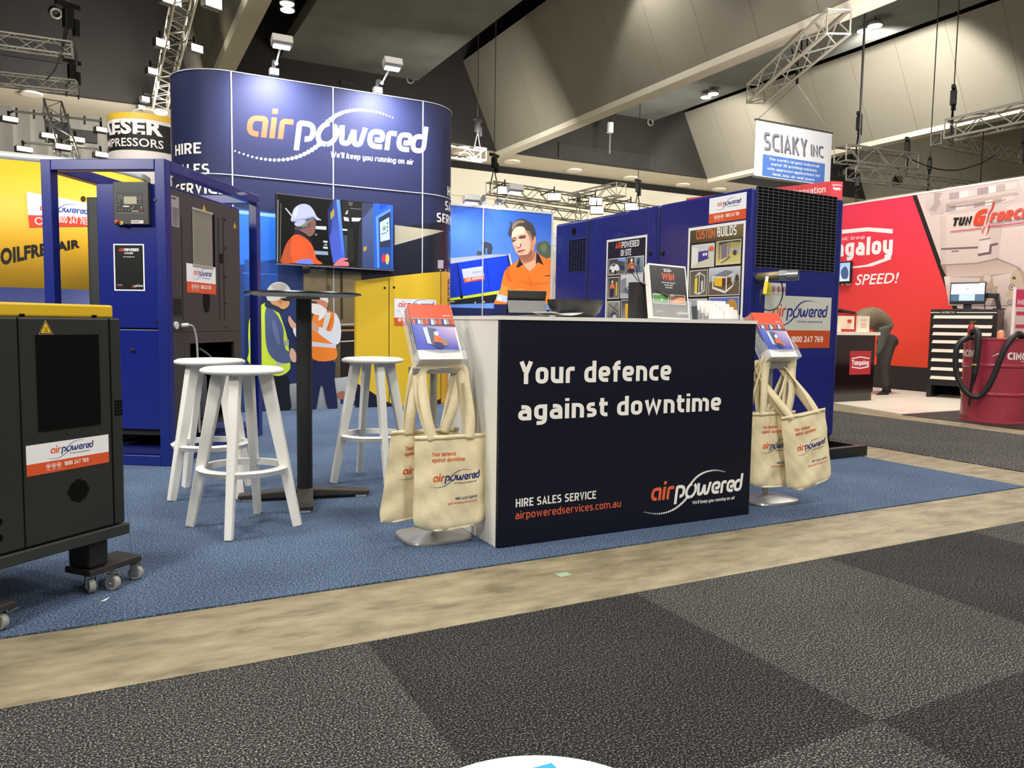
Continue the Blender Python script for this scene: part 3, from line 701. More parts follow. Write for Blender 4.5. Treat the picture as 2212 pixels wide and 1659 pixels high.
# ---- tall table
t = thing('bar_table', 'tall round black bar table on a cross base among the white stools', 'table', (.928, 4.195, 0), math.radians(-12))
MB().lathe([(.001, 1.118), (.302, 1.118), (.308, 1.1125), (.302, 1.107), (.29, 1.107)], n=64).build('tabletop', mat('black_laminate', (24, 24, 24), .25), t)
MB().lathe([(.29, 1.107), (.26, 1.100), (.12, 1.096), (.001, 1.096)], n=64).build('underside', mat('pale_underside', (170, 168, 160), .6), t)
MB().cyl((0, 0, 1.084), (0, 0, 1.097), .085, n=32).build('mounting_plate', GREYP, t)
MB().cyl((0, 0, .05), (0, 0, 1.09), .041, n=32).build('column', mat('black_powdercoat', (24, 24, 23), .5), t)
BASEM = mat('dark_base_metal', (62, 58, 52), .5, .2)
for k in range(4):
    a = k*pi/2; d = Vector((math.cos(a), math.sin(a), 0))
    f = MB().bar(d*.02+Vector((0, 0, .038)), d*.345+Vector((0, 0, .026)), .085, .045, .078, .022).build('foot', BASEM, t, bevel=.006)
    MB().bar(d*.27+Vector((0, 0, .006)), d*.33+Vector((0, 0, .006)), .05, .012).build('glide', WHITE_P, f)

# ---- counter
cx0, cx1, cy0 = 1.463, 2.920, 2.905
t = thing('reception_counter', 'white counter with a big navy front panel and slogan', 'counter', (cx0, cy0, 0))
W = cx1-cx0
MB().box(0, W, 0, .022, .0, .992).build('front_panel', mat('navy_board', (9, 13, 30), .5, spec=.25), t)
MB().box(0, .022, .0225, .56, 0, .985).build('side_panel', WHITE_B, t); MB().box(W-.022, W, .0225, .56, 0, .985).build('side_panel', WHITE_B, t)
MB().box(-.004, W+.006, -.004, .585, .9855, 1.002).build('worktop', WHITE_B, t)
MB().box(.022, W-.022, .1, .54, .46, .48).build('shelf', WHITE_B, t)
def adopt(o, t):
    """attach a part that was built in world space"""
    bpy.context.view_layer.update()
    o.parent = t; o.matrix_parent_inverse = (Matrix.Translation(t.location) @ t.rotation_euler.to_matrix().to_4x4()).inverted()
    return o

def pxtext(pr, txt, x0, y0, x1, hpx, col, bold=.0, shear=0.0, plain=False):
    u, v = pr.px(x0, y0); u1 = pr.px(x1, y0)[0]; h = pr.px(x0, y0-hpx)[1]-v
    pr.text(txt, u, v, h, col, bold, w=u1-u, shear=shear, plain=plain)
def front_print(): return Print((cx0, cy0-.0005, 0), (1, 0, 0), (0, 0, 1), (0, -1, 0))
for nm, rows in (('slogan', (('Your defence', 1121, 830, 1449, 49, (238, 236, 228), .022),)), ('slogan', (('against downtime', 1119, 909, 1556, 45, (238, 236, 228), .022),)),
                 ('service_line', (('HIRE SALES SERVICE', 1114, 1096, 1287, 18, (236, 234, 228), .012),)), ('web_address', (('airpoweredservices.com.au', 1113, 1122, 1340, 17, (222, 96, 66), .0),))):
    pr = front_print()
    for q in rows: pxtext(pr, *q)
    adopt(pr.build(nm, PRINT), t)
pr = front_print(); u, v = pr.px(1405, 1083); u1 = pr.px(1592, 1083)[0]
logo(pr, u, v, u1-u, (222, 98, 58), (236, 234, 228), (236, 234, 228), tagline="We'll keep you running on air")
adopt(pr.build('logo', PRINT), t)

# ---- brochure stands with their tote bags
CANVAS = mat('calico', (222, 209, 172), .95, noise=.06, nscale=60, bump=.25, spec=.1)
CANVAS2 = mat('calico_print_base', (212, 196, 150), .95)
ACRYL = bpy.data.materials.new('clear_acrylic'); ACRYL.use_nodes = True
_b = ACRYL.node_tree.nodes['Principled BSDF']; _b.inputs['Base Color'].default_value = (.93, .95, .95, 1); _b.inputs['Roughness'].default_value = .05
_b.inputs['Alpha'].default_value = .16; _b.inputs['IOR'].default_value = 1.49
def brochure_cover(O, U, V, N):
    pr = Print(O, U, V, N, lift=.00015)
    w, h = .205, .285
    pr.rect(0, 0, w, h, (236, 234, 230)); pr.rect(0, h*.74, w, h, (220, 84, 56)); pr.text('PRODUCT GUIDE', w*.93, h*.785, .005, (250, 230, 220), .02, align='r')
    pr.quad4([(0, h*.17), (w*.96, h*.14), (w*.96, h*.64), (0, h*.66)], [(56, 66, 168), (44, 62, 176), (214, 190, 206), (66, 92, 190)])
    pr.poly([(0, h*.66), (w*.3, h*.60), (w, h*.58), (w, h*.735), (0, h*.735)], (96, 92, 98))
    for i in range(16):
        r = random.Random(i); x = w*(.02+.06*i); c = [(216, 98, 60), (60, 74, 150), (232, 230, 226), (150, 150, 156), (190, 70, 50)][i % 5]
        pr.poly([(x, h*(.62+.02*r.random())), (x+w*.065, h*(.61+.03*r.random())), (x+w*.06, h*(.70+.03*r.random())), (x+.004, h*.72)], c)
    pr.poly([(w*.30, h*.57), (w*.52, h*.54), (w*.54, h*.22), (w*.33, h*.25)], (84, 92, 116)); pr.poly([(w*.22, h*.56), (w*.32, h*.57), (w*.34, h*.26), (w*.25, h*.28)], (188, 206, 226))
    pr.blob([(w*.42, h*.30), (w*.44, h*.41), (w*.50, h*.43), (w*.58, h*.38), (w*.60, h*.28), (w*.5, h*.25)], (232, 102, 50)); pr.disc(w*.50, h*.455, .011, (240, 240, 240), 12)
    pr.blob([(w*.42, h*.30), (w*.58, h*.28), (w*.60, h*.20), (w*.44, h*.20)], (40, 50, 100)); pr.blob([(w*.60, h*.36), (w*.72, h*.33), (w*.70, h*.24), (w*.6, h*.25)], (150, 120, 110))
    pr.poly([(0, h*.17), (w*.5, h*.11), (w*.96, h*.13), (w*.96, h*.155), (w*.5, h*.15)], (120, 126, 150))
    pr.text('COMPRESSED AIR', w*.50, h*.045, .0045, (214, 120, 90), .0)
    return pr
def tote(label, loc, rz, w=.33, h=.40, hl=.29, lean=0.0, prints=True, seed=1, hook=(0, 0), spread=.10, thick=.055):
    """calico bag: origin at the middle of its bottom edge, front towards -y"""
    t = thing('tote_bag', label, 'bag', loc, rz, 'calico tote bags hanging on the brochure stands'); r = random.Random(seed)
    ph = [r.uniform(0, 6) for _ in range(6)]
    def surf(sgn, off=0.0):
        def P(u, v):
            x = (u-.5)*w*(1.0+.05*(1-v)**2); z = v*h
            pinch = 1-.07*max(0, (.12-v)/.12)*abs(2*u-1)**3; x *= pinch
            bul = thick*(1-abs(2*u-1)**5)*(.16+.84*(1-v)**.8*(1 if v > .05 else .72+.28*v/.05))
            wr = .005*math.sin(9*u+6*v+ph[0])*(1-abs(2*u-1))+.0025*math.sin(17*v-7*u+ph[1])+.003*math.sin(23*u+ph[2])*v+.0012*math.sin(31*u+25*v+ph[4])+.002*math.sin(13*u-19*v+ph[5])*(1-v)
            zz = z + .012*math.sin(3*u+ph[3])*(1-v) - .016*abs(2*u-1)**4*(-1)*(v < .02)
            return Vector((x+lean*(1-v)*.10, sgn*(-bul-off)+wr*(1 if sgn > 0 else .3), zz))
        return P
    b = MB(); f, k = surf(1), surf(-1)
    b.grid(f, 28, 32); b.grid(lambda u, v: k(1-u, v), 28, 32)
    b.grid(lambda u, v: f(u, 0).lerp(k(u, 0), v), 28, 3)
    b.build('bag_body', CANVAS, t, merge=True, ang=2.0)
    b = MB(); b.grid(lambda u, v: f(u, .955+.045*v)+Vector((0, -.0015, .001)), 28, 1); b.build('hem', CANVAS, t, solid=.002)
    for sg in (1, -1):
        b = MB(); y = -.012*sg; base = []
        hx, hy = hook
        for s_ in (-1, 1):
            p0 = Vector((s_*spread, y, h-.02)); p3 = Vector((hx+s_*.088+.010*sg, hy+y*.6-.01, h+hl))
            base.append((p0, p3, s_))
        pts = []
        p0, p3, s_ = base[0]
        pts += [p0, p0.lerp(p3, .35)+Vector((-.016, -.008*sg, 0)), p0.lerp(p3, .72)+Vector((-.016, 0, 0)), p3]
        pts += [Vector((hx, hy+y*.5, h+hl+.012))]
        p0, p3, s_ = base[1]
        pts += [p3, p0.lerp(p3, .75)+Vector((.010, 0, 0)), p0.lerp(p3, .35)+Vector((.010, -.008*sg, 0)), p0]
        path = smooth_path(pts, 7); n = len(path)
        tw = [r.uniform(-.5, .5) for _ in range(3)]
        L, Rr = [], []
        for i, p in enumerate(path):
            q = i/(n-1); ang = tw[0]*math.sin(q*6)+tw[1]*math.sin(q*11)
            d = (path[min(i+1, n-1)]-path[max(i-1, 0)]).normalized()
            side = Vector((d.z, 0, -d.x)); side = (side*math.cos(ang)+Vector((0, 1, 0))*math.sin(ang)).normalized()
            wd = .021
            L.append(p+side*wd); Rr.append(p-side*wd)
        b.add(L+Rr, [(i, i+1, n+i+1, n+i) for i in range(n-1)], True)
        b.build('handle', CANVAS, t, solid=.003, ang=2.0)
    if prints:
        def warp(u, v, z): return f(u/w+.5, v/h)+Vector((0, -.0012-z*.3, 0))
        def tp(): return Print((0, 0, 0), (1, 0, 0), (0, 0, 1), (0, -1, 0), warp=warp)
        pr = tp(); pr.text('Your defence', -w*.275, h*.785, .0165, (206, 84, 44), .015); pr.text('against downtime', -w*.275, h*.725, .0165, (206, 84, 44), .015); pr.build('slogan_print', FABRIC_PRINT, t)
        pr = tp(); logo(pr, -w*.275, h*.52, w*.62, (206, 84, 44), (38, 44, 110), (70, 78, 130), dots=False, tagline="We'll keep you running on air"); pr.build('logo_print', FABRIC_PRINT, t)
        pr = tp(); pr.text('HIRE SALES SERVICE', w*.33, h*.315, .0105, (38, 44, 110), .01, align='r'); pr.text('airpoweredservices.com.au', w*.33, h*.272, .010, (206, 84, 44), 0, align='r'); pr.build('address_print', FABRIC_PRINT, t)
    return t
def make_stand(label, x, y, sx):
    t = thing('brochure_stand', label, 'stand', (x, y, 0))
    # rounded, slightly domed foot
    b = MB(); n = 48; prof = [(1.0, .0), (1.02, .008), (1.0, .017), (.7, .026), (.3, .034), (.1, .036)]
    vs = []
    for (k, z) in prof:
        for i in range(n):
            a = 2*pi*i/n; c, s_ = math.cos(a), math.sin(a); e = .5
            vs.append((.155*k*math.copysign(abs(c)**e, c), .135*k*math.copysign(abs(s_)**e, s_), z))
    fs = [(j*n+i, j*n+(i+1) % n, (j+1)*n+(i+1) % n, (j+1)*n+i) for j in range(len(prof)-1) for i in range(n)]
    b.add(vs, fs, True); b.add(vs[:n], [tuple(range(n))[::-1]]); b.add(vs[-n:], [tuple(range(n))]); b.build('foot', STEEL, t)
    MB().cyl((0, .01, .03), (0, .01, .86), .0165, n=20).build('pole', STEEL, t)
    MB().box(-.12, .12, -.055, .012, .745, .775).build('hook_bar', STEEL, t, bevel=.004)
    # acrylic tray leaning back
    tilt = math.radians(33); U = Vector((1, 0, 0)); V = Vector((0, math.sin(tilt), math.cos(tilt))); N = Vector((0, -math.cos(tilt), math.sin(tilt)))
    O = Vector((-.115, -.04, .772))
    def Q(u, v, d): return O+U*u+V*v+N*d
    tr = MB()
    tr.add([Q(0, 0, -.004), Q(.23, 0, -.004), Q(.23, .30, -.004), Q(0, .30, -.004)], [(0, 1, 2, 3)])
    tr.add([Q(0, 0, -.004), Q(.23, 0, -.004), Q(.23, 0, .075), Q(0, 0, .075)], [(0, 1, 2, 3)])
    tr.add([Q(0, 0, .075), Q(.23, 0, .075), Q(.23, .045, .075), Q(.02, .045, .075), Q(0, .03, .075)], [(0, 1, 2, 3, 4)])
    for x_ in (0, .23): tr.add([Q(x_, 0, -.004), Q(x_, 0, .075), Q(x_, .07, .075), Q(x_, .27, .01), Q(x_, .30, -.004)], [(0, 1, 2, 3, 4)])
    tr.build('tray', ACRYL, t, solid=.003)
    ed = MB()
    for path in ([Q(.0, .045, .076), Q(.23, .045, .076), Q(.23, .0, .076)], [Q(0, 0, .076), Q(0, .07, .076), Q(0, .27, .011), Q(0, .3, -.003)], [Q(.23, .045, .076), Q(.23, .07, .076), Q(.23, .27, .011), Q(.23, .3, -.003)]):
        ed.tube(path, .0013, 6)
    ed.build('tray_edge', mat('acrylic_edge', (150, 158, 156), .2), t)
    # the pile of magazines
    for k in range(9):
        d = .004+k*.0068; off = .003*math.sin(k*2.1)
        g = thing('product_magazine', '', 'magazine', (0, 0, 0)); g.location = t.location
        g['label'] = ('topmost orange and blue magazine in ' if k == 8 else 'magazine in the pile in ')+sx
        g['group'] = 'magazines in '+sx
        b = MB(); a = [Q(.013+off, .004, d), Q(.217+off, .004, d), Q(.217+off, .289, d), Q(.013+off, .289, d)]
        c = [p+N*.0058 for p in a]; b.add(a+c, [(3, 2, 1, 0), (4, 5, 6, 7), (0, 1, 5, 4), (1, 2, 6, 5), (2, 3, 7, 6), (3, 0, 4, 7)])
        b.build('pages', mat('magazine_pages', (226, 222, 214), .6), g)
        sp = Print(Q(.0129+off, .004, d+.0003), V, N, -U, lift=.00012); sp.rect(0, 0, .285, .0054, (36, 44, 92)); sp.rect(.21, 0, .285, .0054, (214, 84, 56)); sp.rect(0, 0, .05, .0054, (232, 230, 226)); sp.build('spine', GLOSS, g)
        if k == 8: brochure_cover(Q(.0125+off, .004, d+.006), U, V, N).build('cover', GLOSS, g)
    return t
make_stand('silver brochure stand with two calico bags at the white side of the counter', 1.279, 3.188, 'the brochure stand left of the counter')
make_stand('silver brochure stand with calico bags partly hidden by the counter end', 3.245, 3.10, 'the brochure stand right of the counter')
tote('front calico bag of the two on the stand left of the counter', (1.305, 3.055, .085), math.radians(-3), seed=3, hook=(-.025, .09), hl=.285, spread=.085, thick=.05)
tote('rear calico bag half hidden behind another, left of the counter', (1.225, 3.150, .10), math.radians(0), seed=5, hook=(.055, -.0), hl=.27, lean=-.5, w=.32, spread=.08, thick=.02)
g_ = tote('front calico bag swinging forward on the stand right of the counter', (3.375, 2.935, .115), math.radians(-3), seed=8, hook=(-.12, .14), hl=.27, spread=.09, lean=.2, w=.315, thick=.045)
g_.rotation_euler.y = -.13
tote('middle calico bag behind the counter end at the right hand stand', (3.175, 3.005, .115), math.radians(0), seed=11, thick=.03, hook=(.07, .06), hl=.285, spread=.09)
tote('rearmost calico bag behind the others at the right hand stand', (3.115, 3.062, .115), math.radians(0), seed=14, thick=.018, hook=(.13, .0), hl=.285, spread=.09)

# ---- things on the counter (top at z = 1.002)
ZC = 1.0025
t = thing('salad_bowl', 'large matt black bowl on the counter top', 'bowl', (2.018, 3.20, ZC))
MB().lathe([(.001, .0), (.08, .0), (.092, .004), (.120, .028), (.134, .064), (.138, .086), (.134, .086), (.129, .064), (.114, .032), (.085, .008), (.001, .006)], n=48).build('bowl', mat('matt_black_ceramic', (44, 44, 42), .38), t, ang=1.2)
t = thing('tablet_computer', 'black tablet propped on its kickstand beside the black bowl', 'tablet', (1.80, 3.30, ZC+.014), math.radians(-16))
tl = math.radians(24)
MB().cbox((0, .0, .058), .19, .007, .118, Matrix.Rotation(tl, 3, 'X')).build('screen_back', mat('tablet_back', (44, 44, 42), .4), t, bevel=.002)
MB().cbox((-.004, -.040, .034), .188, .005, .070, Matrix.Rotation(-tl*1.25, 3, 'X')).build('kickstand', mat('tablet_grey', (96, 97, 94), .45), t, bevel=.001)
MB().box(-.15, .08, -.08, .11, -.012, -.006).build('keyboard', mat('tablet_dark', (34, 34, 38), .5), t, bevel=.002)
for i, (x, y, rz, z, c, lab) in enumerate(((1.66, 3.10, .1, ZC, (46, 52, 86), 'navy sheet of paper lying at the counter edge under the tablet'), (1.76, 3.06, -.3, ZC+.003, (222, 220, 214), 'white sheet of paper sticking out from under the tablet'), (1.84, 3.07, .35, ZC+.006, (196, 196, 190), 'curled grey leaflet between the tablet and the bowl'))):
    b = MB(); M3 = Matrix.Rotation(rz, 3, 'Z')
    b.grid(lambda u, v: Vector((x, y, z))+M3 @ Vector(((u-.5)*.21, (v-.5)*.14, .002+(.014*(2*u-1)**2 if i == 2 else .004*u))), 8, 2)
    o = b.build('leaflet', mat('paper_%d' % i, c, .6), solid=.001); tag(o, lab, 'paper')
# scan and win flyers in an acrylic holder
t = thing('flyer_holder', 'acrylic holder with the dark scan and win flyer on the counter', 'holder', (2.445, 3.14, ZC))
tilt = math.radians(14); V = Vector((.06, math.sin(tilt), math.cos(tilt))).normalized(); U = Vector((1, .0, -.03)).normalized(); N = -V.cross(U).normalized()
if N.y > 0: N = -N
b = MB(); O = Vector((-.03, -.03, .002))
def Q(u, v, d): return O+U*u+V*v+N*d
b.add([Q(-.004, 0, -.012), Q(.254, 0, -.012), Q(.254, .2, -.012), Q(-.004, .2, -.012)], [(0, 1, 2, 3)]); b.add([Q(-.004, 0, .012), Q(.254, 0, .012), Q(.254, .1, .012), Q(-.004, .1, .012)], [(0, 1, 2, 3)])
b.add([Q(-.004, 0, -.012), Q(.254, 0, -.012), Q(.254, 0, .012), Q(-.004, 0, .012)], [(0, 1, 2, 3)]); b.build('acrylic_case', ACRYL, t, solid=.002)
for k in range(6):
    g = thing('scan_flyer', 'front dark flyer with large orange WIN lettering on the counter' if k == 5 else 'white edged flyer in the pile behind the WIN flyer on the counter', 'flyer', group='flyers in the counter holder'); g.location = t.location
    d = -.006+k*.0018; q = -.0035*(5-k)
    a = [Q(q, .002, d), Q(.245+q*.4, .002, d), Q(.245+q*.4, .29-.004*(5-k), d), Q(q, .29-.004*(5-k), d)]; c = [p+N*.0014 for p in a]
    MB().add(a+c, [(3, 2, 1, 0), (4, 5, 6, 7), (0, 1, 5, 4), (1, 2, 6, 5), (2, 3, 7, 6), (3, 0, 4, 7)]).build('pages', mat('magazine_pages', (226, 222, 214), .6), g)
    if k == 5:
        pr = Print(t.location+Q(0, .002, d+.0016), U, V, N, lift=.00015); w, h = .245, .288
        pr.rect(0, 0, w, h, (232, 230, 226)); pr.rect(w*.03, h*.03, w*.97, h*.97, (40, 41, 42)); pr.rect(w*.03, h*.03, w*.97, h*.24, (76, 78, 80))
        pr.text('SCAN+', w*.5, h*.865, h*.06, (244, 244, 240), .018, align='c'); pr.text('WIN', w*.5, h*.715, h*.125, (232, 96, 62), .03, align='c', xs=1.1)
        for i_, s_ in enumerate(('Scan for your chance to', 'win your choice*', 'of downtime')): pr.text(s_, w*.5, h*(.655-.045*i_), h*.026, (240, 240, 236), .015, align='c')
        pr.rect(w*.06, h*.27, w*.47, h*.45, (236, 236, 230)); pr.rect(w*.07, h*.277, w*.46, h*.443, (70, 128, 58), (96, 150, 74)); pr.disc(w*.29, h*.345, h*.018, (244, 244, 240)); pr.rect(w*.385, h*.31, w*.393, h*.40, (30, 40, 30)); pr.text('Golf Lessons', w*.08, h*.42, h*.02, (240, 240, 236), .02)
        pr.rect(w*.50, h*.27, w*.91, h*.45, (236, 236, 230)); pr.rect(w*.51, h*.277, w*.90, h*.443, (60, 44, 36), (190, 120, 76))
        pr.blob([(w*.53, h*.30), (w*.62, h*.36), (w*.74, h*.40), (w*.88, h*.40), (w*.885, h*.34), (w*.76, h*.30)], (214, 150, 104)); pr.text('Spa Day', w*.53, h*.42, h*.02, (240, 240, 236), .02)
        pr.text('*to the value of the same at your choosing', w*.1, h*.235, h*.012, (210, 210, 206), 0); pr.text('HIRE SALES SERVICE', w*.1, h*.125, h*.016, (230, 230, 226), .01); pr.text('airpoweredservices.com.au', w*.1, h*.095, h*.016, (206, 106, 80), 0)
        logo(pr, w*.58, h*.10, w*.34, ORANGE, (236, 234, 230), (236, 234, 230), dots=False)
        adopt(pr.build('cover', GLOSS), g)
# black box with a swing tag
t = thing('gift_bag', 'slim black gift box with a swing tag beside the flyers', 'box', (2.40, 3.20, ZC))
MB().box(-.045, .04, -.03, .03, .0, .185).build('box', mat('black_card', (34, 34, 33), .55), t, bevel=.002)
pr = Print(t.location+Vector((-.03, -.031, .178)), Vector((.15, -.05, -.07)), Vector((.02, .02, .03)), lift=.00018)
b = MB(); b.add([(-.03, -.032, .19), (.13, -.08, .115), (.155, -.06, .125), (.02, -.012, .187)], [(0, 1, 2, 3)]); b.build('swing_tag', mat('tag_card', (62, 50, 50), .5), t, solid=.003)
b = MB(); b.tube(smooth_path([(-.03, -.032, .19), (-.065, -.03, .225), (-.085, -.03, .255), (-.07, -.03, .272), (-.045, -.03, .255), (-.035, -.03, .22), (-.02, -.03, .192)], 6), .0022, 6); b.build('cord_loop', BLACK, t)
# business cards, two columns of four pockets
t = thing('card_holder', 'stepped acrylic holder full of business cards at the counter end', 'holder', (2.885, 3.16, ZC))
b = MB()
for k in range(4): b.box(-.105, .105, -.07+k*.03, -.069+k*.03, .0, .030+k*.017)
b.box(-.105, .105, -.07, .06, 0, .002); b.build('pockets', ACRYL, t)
names = ('front', 'second', 'third', 'rear')
for k in range(4):
    for j in range(2):
        g = thing('business_cards', '%s pocket of white business cards in the %s column of the card holder' % (names[k], ('left', 'right')[j]), 'cards', (2.885-.050+j*.098, 3.16-.058+k*.03, ZC+.003), 0, 'pockets of business cards')
        c = MB().cbox((0, .004, .028+k*.016), .092, .014, .050, Matrix.Rotation(-.16, 3, 'X')).build('stack', mat('card_white', (232, 228, 224), .6), g)
        pr = Print(g.location+Vector((-.046, -.0078+.0045, .005+k*.016)), (1, 0, 0), (0, .16, 1), (0, -1, .16), lift=.00018)
        pr.rect(0, .0, .092, .004, (226, 112, 84)); pr.text('airpowered', .040, .042, .0045, (120, 120, 170), .01)
        adopt(pr.build('card_print', PRINT), g)
# ================================================================ machines
def face_box(pr, x0, y0, x1, y1):
    """rectangle on a machine face between two sight lines -> (u0, v0, u1, v1)"""
    a = pr.px(x0, y1); b = pr.px(x1, y0); c = pr.px(x0, y0); d = pr.px(x1, y1)
    return ((a[0]+c[0])/2, (a[1]+d[1])/2, (b[0]+d[0])/2, (b[1]+c[1])/2)
WARN_Y = (232, 190, 40)
def warn(pr, x0, y0, x1, y1, heat=True):
    u0, v0, u1, v1 = face_box(pr, x0, y0, x1, y1); m = (u0+u1)/2; h = v1-v0; w = u1-u0
    def tri(k, c): pr.poly([(m-w*.5*k, v0+h*.33*(1-k)), (m+w*.5*k, v0+h*.33*(1-k)), (m, v1-h*.62*(1-k))], c)
    tri(1.0, (214, 176, 130)); tri(.9, (24, 22, 16)); tri(.72, WARN_Y)
    for i in (-1, 0, 1): pr.line([(m+i*w*.08, v0+h*.22), (m+i*w*.08+w*.02, v0+h*.32), (m+i*w*.08-w*.01, v0+h*.42), (m+i*w*.08+w*.01, v0+h*.50)], w*.03, (40, 34, 12))
    pr.line([(m-w*.16, v0+h*.19), (m+w*.16, v0+h*.19)], w*.03, (40, 34, 12))

# ---- charcoal compressor on castors, yellow lid
A = math.radians(39); C0 = Vector((.038, 3.061, 0))
t = thing('mobile_compressor', 'dark grey compressor with a yellow lid on castors at the near left', 'compressor', C0, A)
MB().box(-1.0, -.004, .0, .62, .236, .968).build('housing', CHAR, t, bevel=.006)
MB().box(-.98, -.022, .012, .60, .9685, 1.013).build('lid', YEL, t, bevel=.007)
MB().box(-1.02, .008, -.008, .63, .192, .232).build('base_frame', mat('charcoal_base', (40, 43, 39), .45), t, bevel=.004)
gd = Vector((math.cos(A), math.sin(A), 0)); gn = Vector((math.sin(A), -math.cos(A), 0))
def GP(): return Print(C0+gn*.0005, gd, (0, 0, 1), gn, lift=.00016)
pr = GP(); u0, v0, u1, v1 = face_box(pr, 80, 723, 215, 925)
b = MB(); b.box(u0, u1, -.003, .004, v0, v1); b.build('foam_intake', mat('foam_black', (9, 9, 9), .95, noise=.9, nscale=240, bump=1.0, spec=.1), t)
for (xa_, ya_, xb_, yb_) in ((36, 690, 39, 1195), (234, 690, 237, 1165)):
    u0 = pr.px(xa_, ya_)[0]; u1 = pr.px(xb_, ya_)[0]; MB().box(u0, u1, -.0012, .004, .238, .966).build('panel_joint', MATTB, t)
for x in (47, 204):
    u0 = pr.px(x, 676)[0]; MB().box(u0, u0+.016, .009, .02, .9695, .978).build('lid_slot', MATTB, t)
for (x, y) in ((58, 710), (140, 711), (217, 710), (66, 948), (147, 935), (220, 925)):
    u, v = pr.px(x, y); MB().sphere((u, -.001, v), .003, n=8, m=6).build('screw', CHAR, t)
pr = GP(); warn(pr, 83, 691, 114, 722); adopt(pr.build('heat_warning_sign', GLOSS), t)
pr = GP(); u0, v0, u1, v1 = face_box(pr, 60, 951, 234, 1015)
u0, v0 = pr.px(58, 1031); u1, v1 = pr.px(234, 938); v0 = (v0+pr.px(234, 998)[1])/2
sticker(pr, u0, v0, u1-u0, v1-v0); adopt(pr.build('contact_sticker', GLOSS), t)
# round punched vent and small side vent
u, v = pr.px(170, 1060); b = MB(); R = .036
for i in range(-5, 6):
    for j in range(-5, 6):
        if (i*i+j*j) <= 26: b.box(u+i*.0072-.003, u+i*.0072+.003, -.001, .003, v+j*.0072-.003, v+j*.0072+.003)
b.build('round_vent', MATTB, t)
u0, v0, u1, v1 = face_box(pr, 247, 864, 265, 898); b = MB()
for i in range(3):
    for j in range(5): b.box(u0+(u1-u0)*(i+.1)/3, u0+(u1-u0)*(i+.9)/3, -.001, .003, v0+(v1-v0)*(j+.12)/5, v0+(v1-v0)*(j+.88)/5)
b.build('side_vent', MATTB, t)
for zz in (.34, .29):
    u = pr.px(2, 1180)[0]-.004; MB().cyl((u, -.001, zz), (u, .003, zz), .012, n=16).build('bolt_hole', MATTB, t)
# feet: column, skid plate and castors
RUB = mat('grey_rubber', (150, 148, 138), .6)
def castor(t, x, y, rz, brake=False):
    c = bpy.data.objects.new('castor', None); link(c, t); c.location = (x, y, 0); c.rotation_euler.z = rz
    MB().cyl((-.011, 0, .0255), (.011, 0, .0255), .0255, n=24).build('wheel', RUB, c, bevel=.003)
    b = MB(); b.box(-.018, -.0145, -.012, .014, .018, .064); b.box(.0145, .018, -.012, .014, .018, .064); b.box(-.018, .018, -.014, .016, .060, .064)
    b.cyl((-.02, 0, .0255), (.02, 0, .0255), .004, n=8); b.build('fork', CHROME, c)
    if brake: MB().bar((.018, -.01, .05), (.05, -.02, .056), .012, .004).build('brake_lever', CHROME, c)
for base in (-.055, -.82):
    k = base+.0
    MB().box(k-.075, k+.005, .03, .14, .088, .193).build('foot_column', mat('foot_black', (12, 12, 12), .6), t, bevel=.012)
    MB().box(k-.08, k+.135, .02, .15, .066, .088).build('skid_plate', mat('plate_dark', (40, 36, 32), .6), t, bevel=.003)
    castor(t, k+.0, .008, .3, True); castor(t, k+.115, .03, .5); castor(t, k-.055, .05, -.4)
# second plate at the near end
P2 = C0+gd*(-.395); p = (Matrix.Rotation(-A, 3, 'Z') @ (Vector((-.33, 2.80, 0))-C0))
MB().box(p.x-.12, p.x+.03, p.y-.045, p.y+.07, .066, .084).build('skid_plate', MATS['plate_dark'], t, bevel=.003)
MB().box(p.x-.11, p.x-.03, p.y+.0, p.y+.09, .084, .193).build('foot_column', MATS['foot_black'], t, bevel=.012)
castor(t, p.x-.006, p.y-.02, .3, True); castor(t, p.x-.09, p.y-.02, .1)
# scrap of white paper beside the castor
p = ZP(226, 1297); b = MB(); b.add([(p.x-.012, p.y-.008, .001), (p.x+.004, p.y-.012, .003), (p.x+.016, p.y+.012, .006), (p.x+.002, p.y+.004, .002)], [(0, 1, 2, 3)])
tag(b.build('paper_scrap', mat('paper_white', (232, 230, 224), .6), solid=.0008), 'scrap of white paper on the blue carpet by the castors', 'litter')

# ---- compressor in a blue carrying frame
A = math.radians(-33.0); F0 = Vector((.336, 5.453, 0)); fd = Vector((math.cos(A), math.sin(A), 0)); fn = Vector((math.sin(A), -math.cos(A), 0)); rn = fd.copy(); rd = Vector((-math.sin(A), math.cos(A), 0))
t = thing('framed_compressor', 'compressor cabinet inside a tall open blue tube frame', 'compressor', F0, A)
FWd, FD, FH, TB = .845, 1.45, 1.985, .070
for (x, y) in ((0, 0), (-FWd+TB, 0), (0, FD-TB), (-FWd+TB, FD-TB)): MB().box(x-TB, x, y, y+TB, .0, FH).build('post', BLUEF, t, bevel=.005)
for z in (.0, FH-TB):
    for y in (0, FD-TB): MB().box(-FWd+TB, -TB, y, y+TB, z, z+TB).build('rail', BLUEF, t, bevel=.005)
    for x in (0, -FWd+TB): MB().box(x-TB, x, TB, FD-TB, z, z+TB).build('rail', BLUEF, t, bevel=.005)
MB().box(-FWd+.02, -.01, .02, FD-.02, .075, .11).build('skid_floor', mat('skid_blue_dark', (16, 26, 92), .5), t)
fp = Print(F0+rd*.0, fd, (0, 0, 1), fn, lift=.00016); rp = Print(F0+rn*-.012, rd, (0, 0, 1), rn, lift=.00016)
xl = fp.px(211, 600)[0]; ztop = 1.83; yb = 1.09
MB().box(xl, -.0125, .035, yb, .88, 1.815).build('cabinet_body', BROWN, t, bevel=.004)
